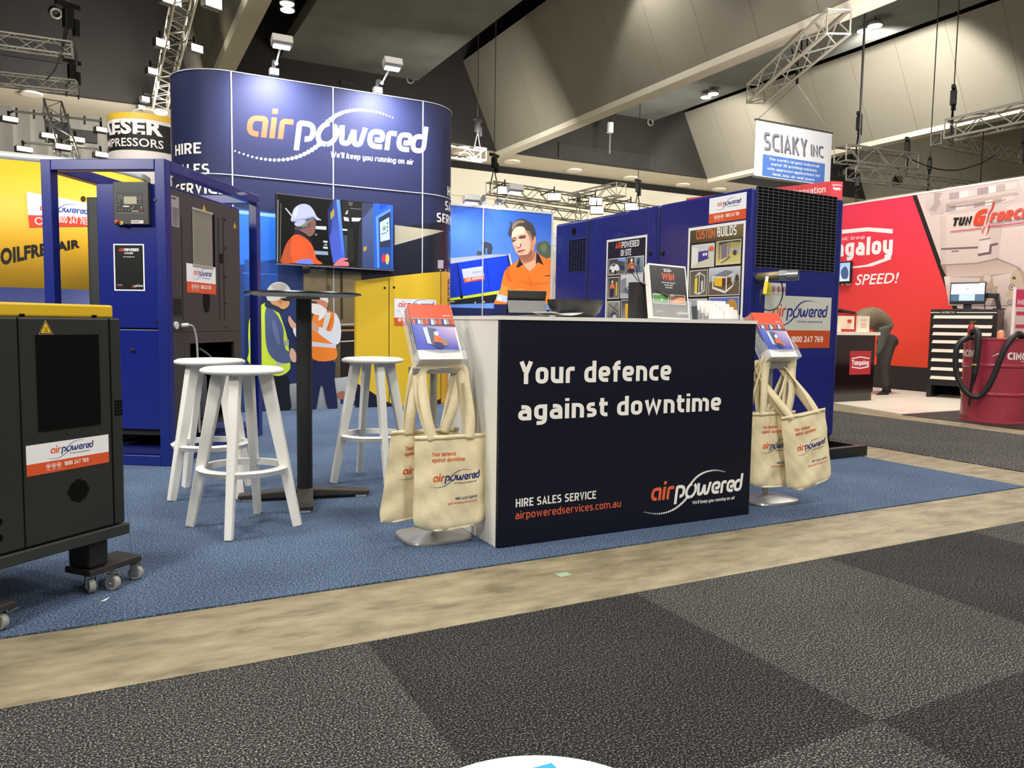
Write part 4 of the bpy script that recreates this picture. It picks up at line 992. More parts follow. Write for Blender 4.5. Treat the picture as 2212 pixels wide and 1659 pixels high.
MB().box(xl, -.0125, .035, yb, 1.8155, ztop).build('cabinet_roof', BLUE, t, bevel=.003)
MB().box(xl-.001, -.0135, .012, .034, .905, ztop).build('front_door', BLUE, t, bevel=.004)
MB().box(xl-.001, -.0135, .012, .034, .24, .895).build('lower_front_door', BLUE, t, bevel=.004)
MB().box(xl, xl+.02, .036, yb, .2, .879).build('side_panel', BROWN, t)
MB().box(xl+.02, -.02, yb-.03, yb, .2, .879).build('back_panel', MATTB, t); MB().box(xl+.02, -.02, .036, yb-.03, .2, .23).build('pump_tray', CHAR, t)
MB().box(-.036, -.0125, .036, yb, .80, .879).build('lower_crossbeam', BROWN, t)
MB().box(-.036, -.0125, .036, .30, .2, .799).build('lower_side_panel', BROWN, t); MB().box(-.036, -.0125, yb-.12, yb, .2, .799).build('lower_side_panel', BROWN, t)
b = MB(); b.lathe([(.001, 0), (.14, 0), (.17, .05), (.17, .30), (.14, .36), (.001, .36)], (-.25, .62, .24), 24); b.build('air_receiver', mat('receiver_grey', (70, 72, 72), .5), t)
MB().tube(smooth_path([(-.05, .5, .76), (-.045, .64, .70), (-.05, .78, .62), (-.05, .86, .60)], 6), .008, 8).build('drain_hose', GREYP, t)
# black companion cabinet left of the blue doors
x2 = fp.px(168, 600)[0]-.06
MB().box(x2, xl-.012, .20, .95, .12, 1.775).build('dryer_cabinet', mat('dryer_black', (34, 35, 30), .5), t, bevel=.004)
pr = Print(F0+rd*.199, fd, (0, 0, 1), fn, lift=.00016); u, v = pr.px(180, 430); pr.disc(u, v, .021, (196, 156, 60), 20); pr.disc(u, v, .015, (60, 48, 20), 20); pr.text('IE4', u, v-.006, .012, (214, 176, 80), .03, align='c'); adopt(pr.build('efficiency_badge', GLOSS), t)
# controller box on the front door
def fbox(x0, y0, x1, y1): return face_box(fp, x0, y0, x1, y1)
u0, v0, u1, v1 = fbox(249, 394, 325, 486)
cb = MB().box(u0, u1, -.022, .012, v0, v1).build('controller', mat('controller_black', (38, 40, 36), .45), t, bevel=.004)
q0 = F0+fn*.0225; cp = Print(q0, fd, (0, 0, 1), fn, lift=.00015)
def cpx(x, y): return (u0+(u1-u0)*(x-290)/800, v0+(v1-v0)*(1100-y)/960)
def crect(x0, y0, x1, y1, c):
    a = cpx(x0, y1); b_ = cpx(x1, y0); cp.rect(a[0], a[1], b_[0], b_[1], c)
crect(375, 375, 955, 840, (24, 25, 24)); crect(375, 375, 955, 420, (12, 12, 12)); crect(385, 830, 970, 846, (110, 108, 100)); crect(535, 470, 825, 640, (150, 146, 124)); crect(515, 678, 650, 704, (200, 200, 196))
for (x, y) in ((425, 460), (478, 460), (430, 518), (480, 518), (425, 575), (430, 648), (900, 475), (870, 525), (925, 525), (900, 580), (872, 635), (925, 635), (440, 770), (490, 770), (585, 770), (650, 770)): crect(x-14, y-10, x+14, y+10, (120, 122, 118))
crect(910, 690, 960, 735, (60, 120, 96)); crect(915, 745, 965, 790, (120, 52, 44)); crect(715, 792, 870, 806, (190, 190, 186)); crect(698, 1005, 975, 1080, (196, 194, 186)); crect(720, 1030, 880, 1050, (90, 90, 90))
a_ = cpx(700, 765); cp.poly([cpx(700, 730), cpx(730, 770), cpx(750, 755), cpx(720, 715)], (160, 130, 60)); cp.poly([cpx(745, 690), cpx(770, 725), cpx(790, 715), cpx(760, 680)], (150, 120, 50))
adopt(cp.build('control_panel_print', GLOSS), t)
u, v = cpx(470, 1070)[0], cpx(470, 1070)[1]; es = MB().cyl((u, -.022, v), (u, -.030, v), .013, n=20).build('emergency_stop', mat('stop_yellow', (186, 168, 90), .5), t)
u, v = cpx(420, 1050); MB().cyl((u-.0, -.030, v), (u-.004, -.056, v+.002), .0115, n=20).build('red_button', mat('stop_red', (170, 62, 46), .4), es, bevel=.003)
for (x, y) in ((335, 432), (339, 693), (285, 757)):
    u, v = fp.px(x, y); MB().cyl((u, .012, v), (u, -.004, v), .011, n=16).build('door_lock', BLACK, t, bevel=.002)
# catalogue poster on the front door (its code square is left out)
pr = Print(F0-rd*-.0115, fd, (0, 0, 1), fn, lift=.00016); u0, v0, u1, v1 = face_box(pr, 246, 527, 312, 628); w = u1-u0; h = v1-v0
pr.rect(u0, v0, u1, v1, (232, 232, 228)); pr.rect(u0+w*.04, v0+h*.025, u1-w*.04, v1-h*.025, (24, 25, 25))
pr.text('AIR', u0+w*.18, v1-h*.155, h*.062, (206, 76, 56), .035, w=w*.17); pr.text('POWERED', u0+w*.365, v1-h*.155, h*.062, (240, 240, 236), .035, w=w*.46)
pr.text('CATALOGUE', u0+w*.5, v1-h*.215, h*.04, (232, 232, 228), .015, align='c', xs=.8)
pr.text('Scan to download/view online', u0+w*.5, v1-h*.285, h*.022, (226, 226, 222), .015, align='c', xs=.7)
pr.text('HIRE SALES SERVICE', u0+w*.10, v0+h*.115, h*.016, (230, 230, 226), .01, xs=.7); pr.text('airpoweredservices.com.au', u0+w*.10, v0+h*.085, h*.014, (196, 76, 56), 0, xs=.7); logo(pr, u0+w*.58, v0+h*.09, w*.34, ORANGE, (236, 236, 232), (236, 236, 232), dots=False)
o = pr.build('catalogue_poster', GLOSS); tag(o, 'small black catalogue poster with white edge on the blue cabinet door', 'poster')
# right side of the cabinet: printed and pressed details
def rbox(x0, y0, x1, y1): return face_box(rp, x0, y0, x1, y1)
def rlocal(name, x0, y0, x1, y1, m, d=.002, back=.004, parent=None):
    u0, v0, u1, v1 = rbox(x0, y0, x1, y1); return MB().box(-.0125-back, -.0125+d, u0, u1, v0, v1).build(name, m, parent or t)
for (x0, x1) in ((393, 395), (472, 474), (482.5, 485)): rlocal('panel_joint', x0+.4, 470, x0+1.3, 690, MATTB, .001)
u0, v0, u1, v1 = rbox(415, 455, 464, 578)
MB().box(-.10, -.0118, u0, u1, v0, v1).build('cooler_opening', MATTB, t)
b = MB(); n = 22
for i in range(n):
    y = u0+.006+(u1-u0-.045)*i/n; b.box(-.0118, -.006, y, y+.0030, v0+.012, v1-.012)
b.box(-.0118, -.004, u0, u1-.035, v1-.014, v1); b.box(-.0118, -.004, u0, u1-.035, v0, v0+.014); b.build('cooler_fins', mat('fin_metal', (168, 160, 146), .5, .0), t)
rp2 = Print(F0+rn*-.0115, rd, (0, 0, 1), rn, lift=.00016)
def rprint(): return Print(F0+rn*-.0105, rd, (0, 0, 1), rn, lift=.00016)
pr = rprint(); u0, v0, u1, v1 = face_box(pr, 403, 573, 466, 634); sticker(pr, u0, v0, u1-u0, v1-v0); adopt(pr.build('contact_sticker', GLOSS), t)
pr = rprint(); u0, v0, u1, v1 = face_box(pr, 370, 424, 387, 490); pr.rect(u0, v0, u1, v1, (150, 148, 146)); w = u1-u0; h = v1-v0
for i in range(13): pr.rect(u0+w*.08, v0+h*(.04+.047*i), u1-w*.08, v0+h*(.06+.047*i), (96, 96, 98))
pr.rect(u0+w*.1, v1-h*.1, u0+w*.6, v1-h*.06, (60, 60, 64)); pr.rect(u0+w*.5, v0, u0+w*.53, v0+h*.62, (110, 110, 112)); adopt(pr.build('rating_plate', GLOSS), t)
pr = rprint(); warn(pr, 436, 441, 446, 456); adopt(pr.build('hazard_sign', GLOSS), t)
pr = rprint(); warn(pr, 503, 480, 511, 493); adopt(pr.build('hazard_sign', GLOSS), t)
u, v = rp.px(446, 652); b = MB()
for j in range(-6, 7):
    hw = math.sqrt(max(0, 1-(j/7.0)**2))*.052; b.box(-.0125, -.0105, u-hw, u+hw, v+j*.0115-.004, v+j*.0115+.004)
b.build('round_vent', MATTB, t)
u0, v0, u1, v1 = rbox(474.5, 548, 481, 569); b = MB()
for j in range(7): b.box(-.0125, -.0105, u0, u1, v0+(v1-v0)*(j+.15)/7, v0+(v1-v0)*(j+.85)/7)
b.build('slot_vent', MATTB, t)
u0, v0, u1, v1 = rbox(369, 641, 394, 683); fr_ = MB().box(-.0125, -.008, u0, u1, v0, v1).build('intake_grille', mat('grille_dark', (48, 48, 46), .5), t)
b = MB()
for j in range(9): b.box(-.008, -.006, u0+.012, u1-.012, v0+(v1-v0)*(j+.8)/10.5, v0+(v1-v0)*(j+1.15)/10.5)
b.build('louvre', MATTB, fr_)
for (x, y) in ((485, 475), (486, 536), (486.5, 598), (487, 655), (487, 706)):
    u, v = rp.px(x, y); MB().box(-.0125, -.004, u-.004, u+.008, v-.006, v+.006).build('hinge', BLACK, t)
u, v = rp.px(378, 703); so = MB().cyl((-.0125, u, v), (.004, u, v), .026, n=24).build('power_socket', mat('socket_white', (200, 200, 194), .4), t, bevel=.003)
MB().cyl((.004, u+.05, v), (.03, u+.09, v+.004), .014, n=14).build('power_plug', MATS['socket_white'], t, bevel=.003)
MB().tube(smooth_path([(.03, u+.09, v+.004), (.045, u+.13, v-.01), (.05, u+.16, v-.09), (.052, u+.17, v-.25), (.05, u+.18, v-.5), (.04, u+.20, v-.74)], 8), .007, 8).build('power_cable', mat('cable_grey', (170, 168, 160), .5), t)
# ---- the big blue machine at the right
A = math.radians(2.3); B0 = Vector((4.055, 4.10, 0)); bd = Vector((math.cos(A), math.sin(A), 0)); bn = Vector((math.sin(A), -math.cos(A), 0)); sn = -bd; sd = -bn
t = thing('blue_compressor', 'tall cobalt blue machine on a black skid behind the counter', 'compressor', B0, A)
BWd, BL, BH = .975, 2.56, 1.955
def SP(): return Print(B0+sn*.0005, bn, (0, 0, 1), sn, lift=.00016)      # long side that carries the posters; u runs towards the camera
def FP(d=.0005): return Print(B0+bn*d, bd, (0, 0, 1), bn, lift=.00016)
sp = SP(); fp = FP()
def su(x, y): return -sp.px(x, y)[0]          # distance along the machine from its front
y1, y2 = su(1420, 600), su(1268, 600)
for (a_, b_) in ((0, y1-.006), (y1+.006, y2-.012), (y2+.012, BL)): MB().box(0, BWd, a_, b_, .125, BH).build('housing', BLUE, t, bevel=.022, seg=3)
MB().box(.01, BWd-.01, .01, BL-.01, .13, BH-.02).build('core', mat('seam_dark', (8, 12, 48), .6), t)
b = MB(); b.box(-.06, BWd+.09, -.24, -.19, .0, .078); b.box(BWd+.03, BWd+.09, -.19, BL, .0, .078); b.box(-.06, -.0, -.19, BL, .0, .078); b.box(-.0, BWd+.03, -.19, BL, .0, .02); b.build('skid', mat('skid_black', (20, 20, 20), .4), t, bevel=.004)
MB().box(.02, BWd-.02, .02, BL-.02, .02, .1245).build('plinth', mat('skid_black', (20, 20, 20), .4), t)
u0, v0, u1, v1 = face_box(fp, 1633, 414, 1805, 583)
MB().box(u0, u1, -.0008, .012, v0, v1).build('grille_opening', MATTB, t)
b = MB(); n, m = 16, 25
for i in range(n+1): x = u0+(u1-u0)*i/n; b.box(x-.0013, x+.0013, -.0042, -.0014, v0, v1)
for j in range(m+1): z = v0+(v1-v0)*j/m; b.box(u0, u1, -.0064, -.0036, z-.0016, z+.0016)
b.build('wire_grille', mat('grille_wire', (120, 122, 130), .4, .6), t)
MB().box(u0-.02, u1+.03, -.0006, .002, v0-.028, v0-.02).build('pressed_edge', BLUE, t)
u0, v0, u1, v1 = face_box(fp, 1676, 818, 1786, 960); b = MB()
b.box(u0, u1, -.001, .001, v1-.003, v1); b.box(u0, u0+.003, -.001, .001, .13, v1); b.box(u1-.003, u1, -.001, .001, .13, v1); b.build('hatch_joint', mat('seam_dark', (8, 12, 48), .6), t)
xr = BWd-.055; MB().box(xr, xr+.005, -.001, .002, .13, BH-.03).build('corner_joint', mat('seam_dark', (8, 12, 48), .6), t)
xr = .022; MB().box(xr+.02, xr+.025, -.001, .002, .13, BH-.03).build('corner_joint', mat('seam_dark', (8, 12, 48), .6), t)
# end grille of the far module, round port and door locks
u0, v0, u1, v1 = face_box(sp, 1229, 517, 1265, 586)
MB().box(-.0008, .012, -u1, -u0, v0, v1).build('end_grille_opening', MATTB, t)
b = MB()
for i in range(7): y = -u1+(u1-u0)*i/6; b.box(-.003, -.001, y-.002, y+.002, v0, v1)
for j in range(17): z = v0+(v1-v0)*j/16; b.box(-.0045, -.0025, -u1, -u0, z-.0018, z+.0018)
b.build('end_grille', mat('grille_wire_blue', (70, 80, 130), .4, .5), t)
u, v = sp.px(1240, 500); MB().cyl((-.001, -u, v), (.003, -u, v), .035, n=24).build('round_port', MATTB, t)
for (x, y) in ((1404, 547), (1431, 546)):
    u, v = sp.px(x, y); MB().cyl((.0, -u, v), (-.012, -u, v), .02, n=20).build('door_lock', BLACK, t, bevel=.003)
# stickers on the front and the side
pr = FP(); u0, v0, u1, v1 = face_box(pr, 1650, 640, 1794, 752); w = u1-u0; h = v1-v0
ua, va, ub, vb = face_box(pr, 1652, 611, 1697, 640)
pr.rect(u0, va-.002, ub, vb, (198, 198, 188)); pr.rect(u0, v0, u1, v1, (198, 198, 188)); pr.rect(u0, v0, u1, v0+h*.345, (190, 76, 34))
logo(pr, u0+w*.115, v0+h*.60, w*.78, (196, 84, 54), (44, 50, 118), (44, 50, 118), dots=True, tagline='We know compressed air', ctag=(90, 94, 130))
pr.text('1800 247 769', u0+w*.405, v0+h*.115, h*.115, (240, 232, 220), .02, w=w*.485); pr.ring(u0+w*.335, v0+h*.175, h*.075, h*.012, (230, 190, 160)); pr.disc(u0+w*.335, v0+h*.175, h*.04, (224, 176, 140)); pr.ring(u0+w*.24, v0+h*.175, h*.075, h*.012, (230, 190, 160)); pr.ring(u0+w*.145, v0+h*.175, h*.075, h*.012, (230, 190, 160))
pr.rect(u0+.006, va+.006, u0+.058, vb-.006, (206, 200, 60)); cxx = u0+.032; pr.poly([(cxx-.017, va+.036), (cxx+.017, va+.036), (cxx, va+.066)], (120, 116, 30)); pr.poly([(cxx-.012, va+.039), (cxx+.012, va+.039), (cxx, va+.060)], (214, 206, 60))
for i in range(3):
    q = u0+.085+i*.052; zz = va+.052; pr.ring(q, zz, .021, .004, (176, 60, 60), 22); pr.line([(q-.013, zz+.013), (q+.013, zz-.013)], .004, (176, 60, 60)); pr.rect(q-.004, zz-.012, q+.004, zz+.010, (70, 70, 70)); pr.rect(q-.018, va+.016, q+.018, va+.019, (150, 150, 146))
adopt(pr.build('front_sticker', GLOSS), t)
pr = SP(); u0, v0, u1, v1 = face_box(pr, 1532, 422, 1612, 478); sticker(pr, u0, v0, u1-u0, v1-v0); adopt(pr.build('side_sticker', GLOSS), t)
# ball valve with yellow lever and a wire loop
u, v = fp.px(1645, 600); BR = mat('cast_bronze', (136, 124, 92), .4, .7)
MB().tube([(u-.03, .0, v), (u-.03, -.07, v+.002), (u-.012, -.13, v+.006), (u+.012, -.17, v+.008)], .034, 16).build('valve_body', BR, t, bevel=0)
MB().cyl((u+.006, -.155, v+.008), (u+.032, -.205, v+.010), .041, n=6).build('hex_nut', CHROME, t, bevel=.003)
b = MB(); b.cyl((u+.03, -.20, v+.010), (u+.072, -.262, v+.012), .037, n=24, caps=False); b.cyl((u+.072, -.262, v+.012), (u+.045, -.212, v+.010), .028, n=24, caps=False)
b.build('outlet_socket', CHROME, t); MB().cyl((u+.048, -.215, v+.010), (u+.051, -.222, v+.010), .028, n=24).build('outlet_bore', MATTB, t)
d_ = Vector((.50, -.86, .03)).normalized(); c_ = Vector((u+.072, -.262, v+.012)); b = MB()
s1 = d_.cross(Vector((0, 0, 1))).normalized(); s2 = s1.cross(d_)
vs = [c_+s1*(r_*math.cos(k*pi/12))+s2*(r_*math.sin(k*pi/12)) for r_ in (.028, .037) for k in range(24)]; b.add(vs, [(k, (k+1) % 24, 24+(k+1) % 24, 24+k) for k in range(24)]); b.build('outlet_rim', CHROME, t)
lv = MB().bar((u-.05, -.10, v+.012), (u-.065, -.105, v-.045), .022, .006).build('lever', CHROME, t)
MB().bar((u-.062, -.105, v-.028), (u-.085, -.11, v-.125), .030, .012, .030, .012).build('lever_grip', mat('lever_yellow', (226, 206, 40), .4), lv, bevel=.005)
MB().tube(smooth_path([(u+.03, -.15, v-.02), (u+.07, -.13, v-.07), (u+.095, -.11, v-.14), (u+.06, -.10, v-.21), (u-.02, -.10, v-.235), (u-.09, -.10, v-.215), (u-.115, -.10, v-.15), (u-.105, -.10, v-.09)], 8), .0045, 8).build('wire_loop', mat('wire_black', (60, 60, 60), .4, .4), t)
# ================================================================ display walls of the booth
XL, XR, YW, RW, HW_ = 1.15, 3.216, 8.42, .53, 3.47
def wall_pt(s, z, off=0.0):
    """point of the stadium shaped display wall: s runs along its face from the left seam, negative round the left end"""
    if s < 0: a = -s/RW; return Vector((XL-(RW+off)*math.sin(a), YW+RW-(RW+off)*math.cos(a), z))
    if s > XR-XL: a = (s-(XR-XL))/RW; return Vector((XR+(RW+off)*math.sin(a), YW+RW-(RW+off)*math.cos(a), z))
    return Vector((XL+s, YW-off, z))
def wall_px(px, py):
    p = YP(px, py, YW)
    if XL <= p.x <= XR: return (p.x-XL, p.z)
    d = ray(px, py); h = Vector((d.x, d.y)); L = h.length; h /= L; c = Vector((XL if p.x < XL else XR, YW+RW))
    b_ = h.dot(c); q = RW*RW-(c.length_squared-b_*b_)
    k = b_-math.sqrt(q) if q > 0 else b_
    x, y = h.x*k, h.y*k; z = CAM.z+d.z/L*k
    if p.x < XL: a = math.atan2(XL-x, YW+RW-y); return (-a*RW, z)
    a = math.atan2(x-XR, YW+RW-y); return (XR-XL+a*RW, z)
def clip_strip(P, u0, u1):
    def half(P, keep, cut):
        out = []
        for i in range(len(P)):
            a, b = P[i-1], P[i]; ka, kb = keep(a), keep(b)
            if ka != kb:
                t = (cut-a[0])/(b[0]-a[0]); out.append((cut, a[1]+(b[1]-a[1])*t))
            if kb: out.append(b)
        return out
    P = half(P, lambda p: p[0] >= u0, u0)
    return half(P, lambda p: p[0] <= u1, u1) if P else P
class WallPrint(Print):
    def __init__(s, lift=.00022, base=.0012):
        Print.__init__(s, (0, 0, 0), (1, 0, 0), (0, 0, 1), (0, -1, 0), lift=lift, warp=lambda u, v, z: wall_pt(u, v, base+z))
    def px(s, x, y): return wall_px(x, y)
    def poly(s, pts, col, col2=None, up=True):
        u0 = min(p[0] for p in pts); u1 = max(p[0] for p in pts); W = XR-XL
        if u1 <= W and u0 >= 0: return Print.poly(s, pts, col, col2, up)
        cuts = [u0]+[c for c in ([-.6+.04*i for i in range(16)]+[W+.04*i for i in range(24)]) if u0 < c < u1]+[u1]
        for a, b in zip(cuts[:-1], cuts[1:]):
            q = clip_strip(list(pts), a, b)
            if len(q) > 2: s.face(q, [lin(col)]*len(q))
        s.z += 1
t = thing('display_wall', 'tall navy display wall with round ends, big wordmark and photo print', 'display wall', (0, 0, 0))
def ring_strip(z0, z1, off=0.0, n=48, full=True):
    pts = []
    ss = [-pi*RW+pi*RW*i/n for i in range(n)]+[(XR-XL)*i/6 for i in range(7)]+[XR-XL+pi*RW*i/n for i in range(1, n+1)]
    return ss
NAVYW = mat('navy_fabric', (28, 34, 70), .6, spec=.3)
b = MB(); ss = ring_strip(0, 1); n = len(ss)
zs = [0, 2.44, HW_]
for z in (0, HW_): b.v += [tuple(wall_pt(s_, z)) for s_ in ss]
for i in range(n-1): b.f.append([i, i+1, n+i+1, n+i]); b.sm.append(True)
b.f.append([n-1, 0, n, 2*n-1]); b.sm.append(False)
b.f.append(list(range(n, 2*n))); b.sm.append(False)
b.build('wall_skin', NAVYW, t)
SEAM = mat('seam_profile', (205, 208, 216), .35, .4)
for s_ in (0, 1.037, XR-XL):
    p = wall_pt(s_, 0); MB().box(p.x-.006, p.x+.006, YW-.007, YW+.004, 0, HW_).build('panel_seam', SEAM, t)
for z in (2.44, 1.41):
    if z < 2: continue
    b = MB(); a = [wall_pt(s_, z-.005, .006) for s_ in ss]; c = [wall_pt(s_, z+.005, .006) for s_ in ss]
    b.add(a+c, [(i, i+1, n+i+1, n+i) for i in range(n-1)], True); b.build('cross_seam', SEAM, t, solid=.004)
b = MB(); a = [wall_pt(s_, HW_-.004, .005) for s_ in ss]; c = [wall_pt(s_, HW_+.005, .005) for s_ in ss]
b.add(a+c, [(i, i+1, n+i+1, n+i) for i in range(n-1)], True); b.build('top_edge', SEAM, t, solid=.006)
pr = WallPrint(); u, v = pr.px(531, 293); u1, v1 = pr.px(903, 331)
logo(pr, u, v, u1-u, (226, 86, 52), (236, 238, 244), (236, 238, 244), tagline="We'll keep you running on air", slope=(v1-v)/(u1-u)); pr.build('wordmark', PRINT, t)
for i, (w_, x0, y0, hz) in enumerate((('HIRE', 376.5, 365, 2.64), ('SALES', 378.5, 404, 2.43), ('SERVICE', 380, 437, 2.24))):
    pr = WallPrint(lift=.0004, base=.003); pr.text(w_, {'HIRE': -.66, 'SALES': -.66, 'SERVICE': -.66}[w_], hz, .108, (236, 232, 222), .015, w={'HIRE': .36, 'SALES': .44, 'SERVICE': .60}[w_]); pr.build('end_lettering', PRINT, t)
for w_, x0, y0 in (('HIRE', 966, 422), ('SALES', 961, 453), ('SERVICE', 943, 479)):
    pr = WallPrint(lift=.0004, base=.003); u, v = pr.px(x0, y0); pr.text(w_, u, v, .108, (236, 232, 222), .015, w={'HIRE': .36, 'SALES': .44, 'SERVICE': .60}[w_]); pr.build('end_lettering', PRINT, t)
# the photo print on the lower wall
pr = WallPrint()
W = XR-XL
L_ = lambda x, y: pr.px(x, y)
pr.rect(-.75, 0.0, W+.75, 2.06, (34, 46, 92))                                  # dark blue hall
pr.pxpoly([(500, 447), (600, 460), (600, 580), (655, 585), (655, 884), (500, 888)], (38, 62, 118))
pr.pxpoly([(500, 452), (598, 462), (598, 560), (500, 575)], (44, 108, 206), (40, 84, 170))      # light blue machine, left
pr.pxpoly([(528, 560), (600, 570), (600, 640), (528, 640)], (36, 76, 150)); pr.pxpoly([(500, 452), (598, 463), (598, 470), (500, 460)], (120, 170, 232))
pr.pxpoly([(538, 520), (545, 505), (551, 520), (554, 600), (546, 602)], (30, 62, 120)); pr.pxline([(524, 590), (600, 593)], .012, (60, 110, 190))
pr.pxpoly([(528, 640), (655, 640), (655, 884), (528, 886)], (30, 44, 84)); pr.pxpoly([(600, 575), (656, 580), (656, 700), (600, 700)], (34, 52, 98))
pr.pxpoly([(655, 580), (780, 588), (780, 884), (655, 886)], (124, 110, 82), (60, 52, 34))     # stained back wall
pr.pxpoly([(657, 598), (778, 606), (778, 640), (657, 634)], (142, 128, 98), (128, 112, 80))
pr.pxline([(737, 585), (738, 690)], .03, (58, 50, 36)); pr.pxline([(706, 590), (709, 700)], .012, (100, 90, 66)); pr.pxblob([(704, 618), (712, 615), (714, 630), (707, 634)], (96, 82, 56))
pr.pxpoly([(735, 705), (780, 705), (780, 812), (735, 815)], (30, 25, 20)); pr.pxline([(735, 701), (768, 700)], .016, (180, 172, 160)); pr.pxline([(735, 714), (768, 713)], .02, (168, 122, 74)); pr.pxline([(733, 738), (768, 736)], .012, (190, 186, 180))
pr.pxpoly([(655, 820), (735, 816), (800, 806), (800, 884), (655, 886)], (176, 180, 180), (132, 136, 140))   # pale floor
pr.pxpoly([(622, 830), (660, 825), (660, 884), (622, 886)], (150, 156, 158), (110, 114, 116))
pr.pxpoly([(780, 590), (778, 500), (852, 490), (960, 480), (976, 520), (976, 884), (780, 884)], (24, 27, 40))   # black machine
pr.pxpoly([(852, 486), (913, 494), (945, 497), (958, 499), (852, 528)], (170, 164, 142), (150, 144, 124)); pr.pxline([(852, 529), (913, 512), (957, 499), (970, 512)], .008, (170, 172, 180))
pr.pxpoly([(945, 562), (957, 562), (957, 580), (945, 580)], (176, 178, 190))
pr.pxblob([(725, 852), (738, 845), (756, 846), (764, 838), (770, 850), (750, 860), (732, 862)], (150, 100, 74)); pr.pxpoly([(735, 862), (800, 868), (800, 880), (735, 872)], (30, 44, 110))
pr.pxblob([(764, 842), (775, 835), (784, 845), (780, 860), (768, 862)], (60, 62, 66))
# yellow cabinet
pr.pxpoly([(767, 607), (840, 598), (913, 590), (952, 587), (952, 860), (913, 877), (870, 877), (800, 858), (767, 826)], (206, 172, 44), (196, 158, 40), False)
pr.pxpoly([(952, 587), (962, 586), (971, 590), (971, 868), (952, 872)], (214, 166, 50))
pr.pxpoly([(767, 826), (800, 845), (845, 877), (767, 880)], (22, 25, 38)); pr.pxline([(767, 607), (767, 826)], .022, (182, 146, 34)); pr.pxline([(840, 598), (840, 872)], .012, (112, 88, 26)); pr.pxline([(844, 598), (844, 872)], .006, (226, 190, 70))
pr.pxpoly([(767, 608), (840, 599), (840, 606), (800, 611)], (178, 146, 40)); pr.pxline([(951, 587), (951, 872)], .010, (60, 40, 24))
for (x, y) in ((830.5, 622), (850.5, 621)): u, v = L_(x, y); pr.disc(u, v, .014, (24, 22, 22), 14)
for (x, y) in ((950, 584), (961, 583)): u, v = L_(x, y); pr.disc(u, v, .010, (210, 210, 210), 10)
u0, v0 = L_(851, 703); u1, v1 = L_(941, 648); ui, vi = L_(851, 686)
pr.rect(u0, vi, W, v1, (214, 216, 222)); pr.poly([(W, vi), (u1, vi), (u1, v1), (W, v1)], (214, 216, 222)); pr.poly([(u0, v0), (u1, v0), (u1, vi), (u0, vi)], (198, 84, 46))
logo(pr, u0+.045, vi+.12, (u1-u0)*.80, (208, 84, 52), (44, 54, 118), (70, 80, 130), dots=False)
for i in range(3): pr.ring(u0+.065+i*.05, v0+.065, .020, .006, (240, 220, 206), 16); pr.disc(u0+.065+i*.05, v0+.065, .010, (240, 220, 206), 10)
pr.text('1800 247 769', u0+.22, v0+.042, .045, (244, 236, 226), .015, w=.26)
# sideways name on the corner of the yellow cabinet, reading upwards
uu, vv = L_(968, 685); vs_, fs_, tw_ = text_mesh('KAESER', .02, 0.0); kk = .058/.73; b0 = len(pr.v); top = L_(968, 599)[1]
for (x, y, kz) in vs_: pr.v.append(pr.P(uu-y*kk*.9, vv+x*(top-vv)/tw_))
for f_ in fs_: pr.f.append([i+b0 for i in f_]); pr.c.append([lin((30, 24, 20))]*len(f_))
pr.z += 1
# two people in hi-vis talking, printed
def B(pts, c): pr.pxblob(pts, c, 4)
def PP(pts, c): pr.pxpoly(pts, c)
B([(580, 815), (620, 812), (625, 850), (626, 885), (586, 886), (578, 850)], (20, 22, 30))
B([(580, 652), (560, 662), (540, 685), (536, 720), (537, 760), (535, 780), (560, 800), (600, 812), (624, 800), (626, 780), (620, 730), (608, 690), (596, 665)], (190, 214, 60))
PP([(537, 735), (560, 742), (560, 755), (538, 750)], (168, 172, 190)); PP([(596, 782), (624, 774), (622, 784), (596, 792)], (172, 176, 160)); PP([(609, 738), (623, 733), (624, 745), (610, 750)], (156, 158, 140))
B([(578, 662), (592, 672), (604, 690), (612, 712), (612, 735), (618, 756), (633, 762), (634, 776), (622, 784), (600, 782), (582, 766), (574, 740), (572, 700), (572, 675)], (74, 88, 126))
B([(590, 690), (600, 712), (604, 745), (596, 735), (588, 710)], (96, 110, 148)); B([(575, 650), (590, 652), (605, 664), (604, 676), (588, 668), (572, 662)], (40, 48, 72))
B([(628, 752), (636, 757), (640, 770), (638, 782), (630, 780), (625, 766)], (206, 164, 140))
B([(584, 645), (598, 640), (620, 645), (625, 655), (620, 664), (610, 668), (600, 662), (586, 656)], (196, 146, 98)); B([(600, 645), (607, 643), (609, 654), (603, 657)], (176, 120, 82))
B([(577, 648), (576, 628), (586, 614), (602, 609), (618, 614), (628, 628), (628, 640), (612, 643), (594, 650)], (206, 204, 194)); B([(584, 618), (602, 611), (618, 616), (614, 626), (596, 628)], (176, 172, 160)); PP([(604, 644), (626, 645), (625, 650), (612, 650)], (30, 28, 32))
B([(676, 778), (720, 778), (722, 820), (728, 882), (708, 884), (694, 830), (682, 884), (672, 882), (672, 820)], (28, 34, 70))
B([(676, 682), (700, 672), (720, 676), (726, 700), (724, 740), (725, 775), (676, 776), (672, 730)], (228, 126, 44))
PP([(703, 674), (714, 676), (706, 716), (695, 712)], (206, 206, 204)); PP([(673, 738), (725, 744), (725, 752), (673, 748)], (204, 206, 216)); PP([(712, 690), (720, 682), (708, 716), (704, 712)], (206, 104, 36))
B([(722, 676), (732, 690), (736, 715), (733, 738), (722, 744), (700, 730), (684, 716), (690, 706), (712, 716), (720, 700)], (212, 216, 226))
